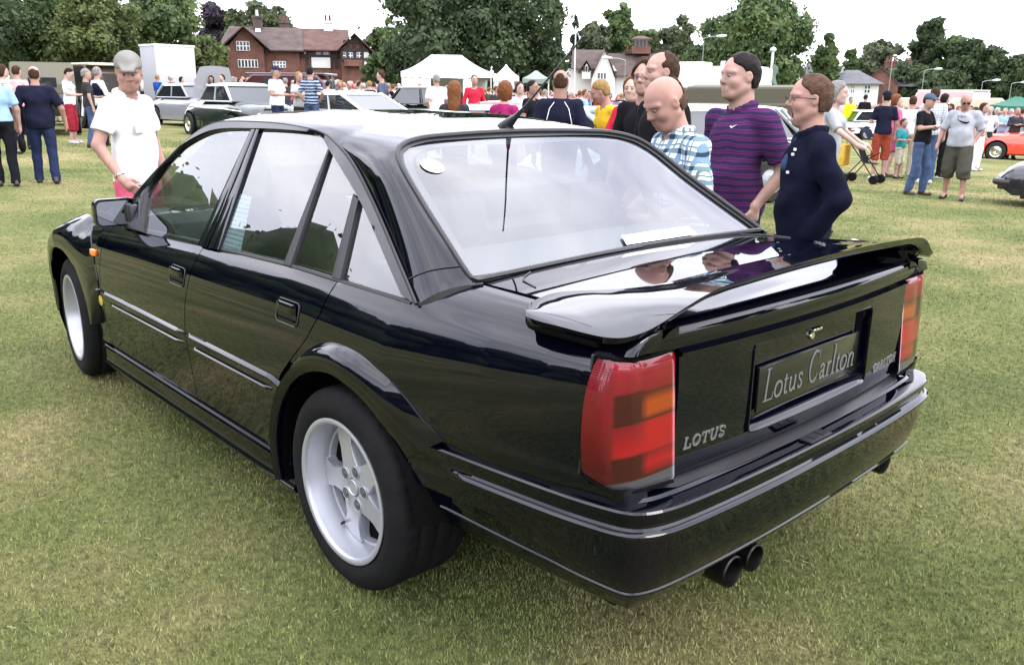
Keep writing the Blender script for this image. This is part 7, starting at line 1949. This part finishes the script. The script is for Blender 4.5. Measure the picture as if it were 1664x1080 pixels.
def vehicle(name, label, cat, px, d, face, L_, W, H, body, green, wheels, m, wr=.31, belt=None, side_trim=None, chrome=True, group=None, roofm=None, plate=None, tail=True, zbot=.24, round_lamps=False, rimm=None):
    """body: (x, top z, half-width factor) from rear to front as fractions; green: (x_rear_base, x_rear_top, x_front_top, x_front_base, base z)"""
    p = spot(px, d); c = math.atan2(CAM[1] - p[1], CAM[0] - p[0]); e = empty(name, label, cat, tuple(p), c + math.radians(face), group)
    hw = W / 2; X = lambda f: (f - .5) * L_
    bs_ = resample(np.array([(X(a), b, w) for a, b, w in body]), 30); rows = []
    for i, (x, zt, w) in enumerate(bs_):
        end = min(i, 29 - i); k = 1 if end > 1 else (.86 if end == 0 else .96)
        zb_ = zbot + (0 if end > 1 else .08)
        rows.append([(x, y, z) for y, z in sup(hw * w * k, zb_, zt * (1 if end > 0 else .93))])
    mb = MB().grid(rows); mb.poly(rows[0]); mb.poly(rows[-1][::-1])
    mb.box((0, 0, zbot), (L_ * .42, hw * .8, .06)); mb.build('body', m, e, sharp=45)
    if green:
        rb, rt, ft, fb, zb_ = green; zr = H; wi = hw * .90; wt_ = hw * .74
        lo = [(X(rb), wi), (X(rb + (fb - rb) * .5), wi * 1.0), (X(fb), wi * .93)]; zt = zr - .05
        C_ = {'rbl': (X(rb), wi * .9, zb_), 'rbr': (X(rb), -wi * .9, zb_), 'rtl': (X(rt), wt_, zt), 'rtr': (X(rt), -wt_, zt), 'ftl': (X(ft), wt_, zt), 'ftr': (X(ft), -wt_, zt), 'fbl': (X(fb), wi * .92, zb_), 'fbr': (X(fb), -wi * .92, zb_)}
        MB().poly([C_['rbl'], C_['rbr'], C_['rtr'], C_['rtl']]).build('rear_window', M_BGLASS, e, smooth=False)
        MB().poly([C_['fbl'], C_['ftl'], C_['ftr'], C_['fbr']]).build('windscreen', M_BGLASS, e, smooth=False)
        mid = lambda a, b, t: tuple(np.array(C_[a]) * (1 - t) + np.array(C_[b]) * t)
        for s in 'lr':
            for (t0, t1) in ((.06, .48), (.53, .95)):
                MB().poly([mid('rb' + s, 'fb' + s, t0), mid('rb' + s, 'fb' + s, t1), mid('rt' + s, 'ft' + s, t1), mid('rt' + s, 'ft' + s, t0)]).build('side_window', M_BGLASS, e, smooth=False)
            pl_ = MB()
            for a, b in (('rb' + s, 'rt' + s), ('fb' + s, 'ft' + s)): pl_.tube([C_[a], C_[b]], .035, 6)
            pl_.tube([mid('rb' + s, 'fb' + s, .505), mid('rt' + s, 'ft' + s, .505)], .03, 6).tube([C_['rb' + s], C_['fb' + s]], .025, 6)
            pl_.tube([mid('rb' + s, 'rb' + s, 0), mid('rt' + s, 'ft' + s, .06)], .03, 6)
            pl_.build('pillar', roofm or m, e)
        rows = []
        for t in np.linspace(-.06, 1.06, 12):
            x = X(rt) + (X(ft) - X(rt)) * t; k = 1 - .5 * max(0, abs(t - .5) * 2 - .88) / .24
            rows.append([(x, y, z) for y, z in sup(wt_ * 1.06 * (1 if .05 < t < .95 else .97), zt - .04, zr + .015 * math.sin(PI * min(1, max(0, t))) - (.02 if not 0 <= t <= 1 else 0), 14, 2.6)])
        mr = MB().grid(rows); mr.poly(rows[0]); mr.poly(rows[-1][::-1]); mr.build('roof', roofm or m, e, sharp=50)
    for f in wheels:
        for s in (1, -1):
            y = hw * .93 * s
            MB().lathe([(wr * 1.16, 0), (0, 0)], 24, (X(f), (hw * .985) * s, wr + .03)).build('arch_shade_disc', M_UNDER, e, smooth=False)  # flat dark disc paints the shade of the arch opening
            w = MB().lathe([(wr * .60, -.09), (wr * .97, -.09), (wr, -.06), (wr, .06), (wr * .97, .09), (wr * .60, .09)], 24, (X(f), y + .02 * s, wr)).build('wheel', M_BTYRE, e)
            MB().lathe([(0, .075), (wr * .25, .085), (wr * .30, .06), (wr * .55, .05), (wr * .60, .085), (wr * .64, .092)] if s > 0 else [(0, -.075), (wr * .25, -.085), (wr * .30, -.06), (wr * .55, -.05), (wr * .60, -.085), (wr * .64, -.092)], 20, (X(f), y + .02 * s, wr)).build('rim', rimm or (M_CHROME if chrome else M_ALLOY), w)
    bm_ = M_CHROME if chrome else M_TRIM2
    for sgn, nm_ in ((1, 'front_bumper'), (-1, 'rear_bumper')):
        w = hw * (body[-1][2] if sgn > 0 else body[0][2]); x = sgn * (L_ / 2 + .01)
        MB().tube([(x - sgn * .22, -w * 1.0, .44), (x + sgn * .02, -w * .86, .44), (x + sgn * .05, 0, .44), (x + sgn * .02, w * .86, .44), (x - sgn * .22, w * 1.0, .44)], .055, 8).build(nm_, bm_, e)
    zt_ = body[-1][1]; zr_ = body[0][1]
    for s in (1, -1):
        MB().lathe([(0, .03), (.07, .025), (.095, 0), (.10, -.05)], 16, (L_ / 2 - .01, s * hw * body[-1][2] * .70, zt_ - .12), axis='x').build('headlight', M_LAMPC, e)
        if tail: MB().box((-L_ / 2 - .0, s * hw * body[0][2] * .80, zr_ - .17), (.03, .10 if not round_lamps else .06, .06 if not round_lamps else .09), bev=.015).build('tail_light', M_LAMPR, e)
    if side_trim:
        for s in (1, -1):
            MB().tube([(X(a), s * (hw * .985 + .004), z) for a, z in ((.06, side_trim - .06), (.35, side_trim), (.94, side_trim + .02))], .014, 6).build('side_trim', M_CHROME, e)
    if plate: MB().box((-L_ / 2 - .035, 0, zr_ - .25), (.008, .26, .06)).build('number_plate', plate, e, smooth=False)
    return e
SAL = [(0, .78, .82), (.03, .88, .90), (.12, .92, .98), (.30, .95, 1), (.62, .94, 1), (.72, .92, .99), (.93, .84, .93), (1, .66, .84)]
OLD = [(0, .72, .74), (.04, .86, .84), (.15, .95, .94), (.3, 1.0, 1), (.62, .99, 1), (.74, 1.0, .97), (.93, .92, .88), (1, .72, .76)]
HATCH = [(0, .72, .9), (.04, .88, .95), (.2, .92, 1), (.66, .90, 1), (.92, .76, .95), (1, .56, .86)]
GRN = paint('dark_green_paint', (.004, .016, .012)); WHP = paint('white_car_paint', (.66, .67, .68)); BLK = paint('black_car_paint', (.006, .006, .008)); REDP = paint('red_car_paint', (.42, .015, .012)); ORG = paint('orange_red_paint', (.60, .050, .018))
SILB = paint('silver_blue_paint', (.26, .31, .36)); GRY = paint('light_grey_paint', (.30, .31, .34)); MARN = paint('maroon_paint', (.055, .008, .012)); OLV = mat('olive_drab_paint', (.075, .072, .045), rough=.7); CRM = paint('cream_paint', (.60, .53, .40)); PNK = paint('pale_pink_paint', (.62, .42, .42))
e = vehicle('classic_saloon', 'dark green classic saloon with pale roof and chrome trim, boot towards the camera', 'car', 392, 25, 205, 4.7, 1.80, 1.47, OLD, (.26, .35, .60, .70, .98), (.20, .80), GRN, .32, side_trim=.80, roofm=paint('pale_green_roof', (.40, .45, .44)), round_lamps=True)
MB().box((-2.30, 0, .62), (.012, .27, .065)).build('number_plate', M_PLB, e, smooth=False)
GL3 = {'K': GL2['K'], 'E': GL2['E'], 'B': (.8, [([(.15, 0), (.15, 1), (.6, .95), (.6, .55), (.15, .5), (.65, .45), (.65, .05), (.15, 0)], .2)]), 'M': (1.0, [([(.12, 0), (.12, 1), (.45, .35), (.8, 1), (.8, 0)], .2)]), ' ': (.35, []), '8': (.75, [(arc(.35, .72, .22, .24, 0, 360, 12), .18), (arc(.35, .26, .26, .25, 0, 360, 12), .18)]), '0': (.75, [(arc(.35, .5, .25, .45, 0, 360, 14), .2)]), 'G': (.85, [(arc(.42, .5, .30, .45, 50, 330, 14), .2), ([(.45, .45), (.72, .45), (.72, .15)], .18)])}
lettering('EBM 800G', (-2.314, .245, .585), (0, -1, 0), (0, 0, 1), (-1, 0, 0), .075, .49, GL3, .002).build('plate_text', M_PLT, e, smooth=False, fixn=False)
MB().box((-2.29, .50, .66), (.01, .07, .045)).build('country_badge', M_PLT, e, smooth=False)
MB().box((-2.24, 0, .84), (.02, .35, .012)).build('boot_handle', M_CHROME, e)
e = vehicle('classic_car', 'grey classic car with its bonnet standing open left of the green saloon', 'car', 322, 31, 30, 4.4, 1.7, 1.45, OLD, (.16, .27, .55, .66, .98), (.2, .8), GRY, .32)
rows = []
for t in np.linspace(0, 1, 9): rows.append([(1.05 + .10 * t + .22 * math.sin(t * 1.2), .72 * y * (1 - .25 * t ** 3), 1.0 + 1.02 * t - .05 * y * y) for y in np.linspace(-1, 1, 7)])
MB().grid(rows).build('bonnet', GRY, e)
vehicle('coupe', 'white coupe with grey rear window behind the black car roof at left', 'car', 560, 23, 216, 4.4, 1.72, 1.36, SAL, (.10, .32, .56, .72, .90), (.19, .80), WHP, .31)
vehicle('vintage_saloon', 'black old saloon with rounded roof left of the marquee', 'car', 668, 31, 262, 4.4, 1.62, 1.62, OLD, (.12, .24, .56, .66, 1.04), (.18, .80), paint('dark_teal_black_paint', (.008, .013, .015)), .34)
vehicle('small_car', 'small white car with side windows just beyond the roof, near the long haired woman', 'car', 752, 16.5, 285, 3.9, 1.60, 1.28, HATCH, (.04, .20, .56, .74, .88), (.18, .80), WHP, .29, chrome=False)
vehicle('sports_car', 'low red car behind the small white car', 'car', 800, 22, 250, 4.2, 1.7, 1.30, HATCH, (.06, .24, .52, .74, .88), (.2, .8), REDP, .31, chrome=False, plate=M_PLY)
vehicle('hatchback', 'silver blue hatchback with yellow rear number plate right of the man in navy', 'car', 945, 15.5, 212, 4.2, 1.68, 1.34, HATCH, (.02, .26, .54, .74, .90), (.2, .8), SILB, .30, chrome=False, plate=M_PLY)
vehicle('estate_car', 'pale blue grey car behind the man in the checked shirt', 'car', 1075, 13.5, 300, 4.5, 1.72, 1.42, HATCH, (.04, .14, .55, .72, .92), (.2, .8), SILB, .31, chrome=False)
def boxy(name, label, cat, px, d, face, L_, W, H, m, z0=.5, slope=0, wr=.34, trim=None, wheels=(.2, .8), rnd=.12, roofm=None, cab=True):
    p = spot(px, d); c = math.atan2(CAM[1] - p[1], CAM[0] - p[0]); e = empty(name, label, cat, tuple(p), c + math.radians(face)); hw = W / 2
    prof = [(-L_ / 2, z0), (-L_ / 2, H - rnd), (-L_ / 2 + rnd, H), (L_ / 2 - slope - rnd, H), (L_ / 2 - slope + .05, H - rnd), (L_ / 2 - slope * .3, H * .55), (L_ / 2, H * .5), (L_ / 2, z0)]
    P = []
    for w, s in ((-1, .96), (-.97, .99), (-.90, 1), (.90, 1), (.97, .99), (1, .96)):
        P.append([(x * (s if True else 1), hw * w, z0 + (z - z0) * s) for x, z in prof])
    mb = MB().grid(P, closev=True); mb.poly(P[0]); mb.poly(P[-1]); mb.build('body', m, e, sharp=40)
    if roofm: MB().box((-slope / 2, 0, H + .01), (L_ / 2 - slope / 2 - .02, hw * .94, .04), bev=.03).build('roof', roofm, e)
    for f in wheels:
        for s in (1, -1):
            w = MB().lathe([(wr * .6, -.1), (wr, -.08), (wr, .08), (wr * .6, .1)], 20, ((f - .5) * L_, s * (hw - .06), wr)).build('wheel', M_BTYRE, e); MB().lathe([(0, s * .09), (wr * .6, s * .1)], 16, ((f - .5) * L_, s * (hw - .06), wr)).build('rim', M_STEEL, w)
            MB().lathe([(wr * 1.2, 0), (0, 0)], 20, ((f - .5) * L_, s * (hw + .003), wr + .02)).build('arch_shade_disc', M_UNDER, e, smooth=False) if z0 < wr * 1.5 else None  # arch shade painted as a flat dark disc here too
    return e
def pane_on(e, x0, x1, z0, z1, y, m=M_BGLASS, name='window'): return MB().box(((x0 + x1) / 2, y, (z0 + z1) / 2), ((x1 - x0) / 2, .012, (z1 - z0) / 2), bev=.004).build(name, m, e, smooth=False)
def pane_end(e, y0, y1, z0, z1, x, m=M_BGLASS, name='window'): return MB().box((x, (y0 + y1) / 2, (z0 + z1) / 2), (.012, (y1 - y0) / 2, (z1 - z0) / 2), bev=.004).build(name, m, e, smooth=False)
MH = mat('motorhome_shell', (.60, .61, .62), rough=.4)
e = boxy('motorhome', 'white motorhome with roof boxes behind the two dark clad men', 'motorhome', 1128, 38, 250, 5.6, 2.2, 2.95, MH, slope=.5)
for s in (1, -1):
    pane_on(e, -1.9, -1.0, 1.5, 2.1, s * 1.11); pane_on(e, .1, .9, 1.5, 2.1, s * 1.11); pane_on(e, 1.5, 2.0, 1.4, 2.0, s * 1.11); pane_on(e, -2.6, 1.9, 1.30, 1.34, s * 1.108, M_TRIM2, 'side_stripe')
MB().box((-1.6, 0, 3.05), (.5, .5, .12), bev=.05).build('roof_box', MH, e); MB().box((.4, 0, 3.05), (.8, .6, .10), bev=.05).build('roof_box', MH, e)
e = boxy('army_truck', 'olive canvas topped truck behind the purple striped polo shirt', 'truck', 1172, 24, 255, 4.4, 1.9, 1.92, OLV, slope=1.3)
MB().grid([[(x, .96 * math.cos(t), 1.45 + .52 * abs(math.sin(t)) ** .6) for t in np.linspace(0, PI, 12)] for x in (-2.2, -1, 0, .8)]).build('canvas_tilt', mat('khaki_canvas', (.125, .112, .075), rough=.95, bump=.4, bscale=6), e)
for s in (1, -1): pane_on(e, .75, 1.3, 1.2, 1.6, s * .955)
e = boxy('off_road_car', 'tall silver grey estate vehicle between the polo shirt and the navy jacket', 'car', 1282, 34, 205, 4.2, 1.75, 1.95, mat('silver_grey_panel', (.36, .38, .39), rough=.35, coat=.4), z0=.35, slope=1.1)
pane_end(e, -.62, .62, 1.2, 1.75, -2.10); pane_on(e, -1.7, -.9, 1.2, 1.7, .88); pane_on(e, -.7, .3, 1.2, 1.7, .88); MB().box((-2.14, 0, .55), (.04, .85, .09), bev=.02).build('rear_bumper', M_TRIM2, e)
for s in (1, -1): MB().box((-2.11, s * .76, .95), (.02, .06, .14)).build('tail_light', M_LAMPR, e)
# vehicles at the left edge of the field
e = boxy('vintage_car', 'olive vintage car with rounded hood and small rear window behind the walkers', 'car', 84, 24, 178, 3.4, 1.45, 1.80, mat('olive_hood_cloth', (.105, .098, .070), rough=.9), slope=1.3, rnd=.55, wr=.38)
pane_end(e, -.32, .32, 1.18, 1.42, -1.70); MB().box((-1.7, 0, .75), (.18, .72, .28), bev=.08).build('tail', BLK, e)
for s in (1, -1): MB().tube([(-1.75, s * .80, .45), (-1.5, s * .86, .85), (-1.1, s * .86, .92), (-.7, s * .86, .6)], .05, 8).build('mudguard', BLK, e)
e = boxy('vintage_van', 'vintage car with long white roof behind the woman in red trousers', 'car', 146, 28, 205, 4.0, 1.6, 1.85, mat('dark_brown_coachwork', (.03, .022, .018), rough=.3, coat=.6), slope=.8, rnd=.25, roofm=CRM, wr=.38)
for s in (1, -1):
    for k in range(3): pane_on(e, -1.9 + k * 1.05, -1.05 + k * 1.05, 1.30, 1.65, s * .81)
e = boxy('vintage_limousine', 'black and maroon vintage limousine behind the man in the loose white shirt', 'car', 452, 35, 248, 4.6, 1.7, 1.9, MARN, slope=1.4, rnd=.3, wr=.38, roofm=BLK)
for s in (1, -1):
    for k in range(2): pane_on(e, -1.9 + k * 1.15, -1.0 + k * 1.15, 1.3, 1.75, s * .86)
pane_end(e, -.45, .45, 1.35, 1.7, -2.31)
# right side
e = vehicle('saloon_car', 'black car cut by the right edge of the picture, nose to the left', 'car', 1884, 13.4, 268, 4.4, 1.72, 1.35, [(0, .78, .86), (.1, .9, .98), (.6, .90, 1), (.75, .86, 1), (.95, .76, .97), (1, .60, .93)], (.1, .25, .5, .66, .88), (.2, .82), BLK, .32, chrome=False)
vehicle('coupe', 'orange red coupe with chrome bumper at the right edge', 'car', 1690, 29.5, 266, 4.0, 1.58, 1.28, SAL, (.12, .28, .52, .66, .84), (.2, .82), ORG, .30)
vehicle('hatchback', 'faded red car parked behind the orange coupe', 'car', 1622, 36, 285, 4.0, 1.6, 1.32, HATCH, (.04, .22, .52, .70, .88), (.2, .8), paint('faded_red_paint', (.40, .09, .08)), .30, chrome=False)
vehicle('open_car', 'low grey open car at the right behind the orange coupe', 'car', 1650, 44, 272, 4.4, 1.7, 1.0, SAL, None, (.2, .8), paint('lilac_grey_paint', (.25, .22, .27)), .31)
e = boxy('ice_cream_van', 'pink and white high roofed van under the dark trees at right', 'van', 1533, 58, 240, 4.4, 2.0, 2.85, PNK, slope=.5, z0=.4, rnd=.15, roofm=MH)
pane_end(e, -.7, .7, 1.4, 2.1, -2.21, MH, 'rear_panel'); pane_on(e, -1.2, .6, 1.4, 2.1, 1.01)
def caravan(label, px, d, face, m):
    e = boxy('caravan', label, 'caravan', px, d, face, 4.2, 2.0, 2.35, m, slope=.5, z0=.45, rnd=.7, wheels=(.48,)); pane_end(e, -.7, .7, 1.3, 1.8, -2.10); pane_on(e, -1.3, -.4, 1.3, 1.8, 1.01); pane_on(e, .5, 1.2, 1.3, 1.8, 1.01); pane_end(e, -.6, .6, 1.2, 1.7, 1.93)
    MB().tube([(2.0, 0, .45), (3.0, 0, .42)], .05, 6).build('drawbar', M_STEEL, e)
caravan('cream round ended caravan right of the pink and white van', 1585, 52, 100, CRM)
caravan('cream caravan roof showing left of the pink and white van', 1483, 60, 80, CRM)
vehicle('hatchback', 'white hatchback with dark windows in front of the brick cottage', 'car', 1428, 44, 120, 3.9, 1.65, 1.45, HATCH, (.04, .12, .50, .70, .92), (.2, .8), WHP, .30, chrome=False)
vehicle('hatchback', 'dark green hatchback by the hi-vis marshal', 'car', 1362, 48, 110, 3.9, 1.65, 1.42, HATCH, (.04, .12, .50, .70, .92), (.2, .8), GRN, .30, chrome=False)
vehicle('saloon_car', 'black car in the row beyond the white cottage lawn', 'car', 1402, 52, 95, 4.2, 1.65, 1.40, SAL, (.14, .26, .52, .68, .92), (.2, .8), BLK, .30)
vehicle('estate_car', 'pale blue saloon in the crowd beyond the white coupe', 'car', 545, 33, 262, 4.3, 1.68, 1.42, SAL, (.12, .24, .52, .68, .92), (.2, .8), paint('sky_blue_paint', (.18, .34, .42)), .31)
vehicle('saloon_car', 'silver car partly hidden left of the fair haired person in yellow', 'car', 1010, 26, 290, 4.3, 1.68, 1.42, SAL, (.12, .24, .52, .68, .92), (.2, .8), GRY, .31)
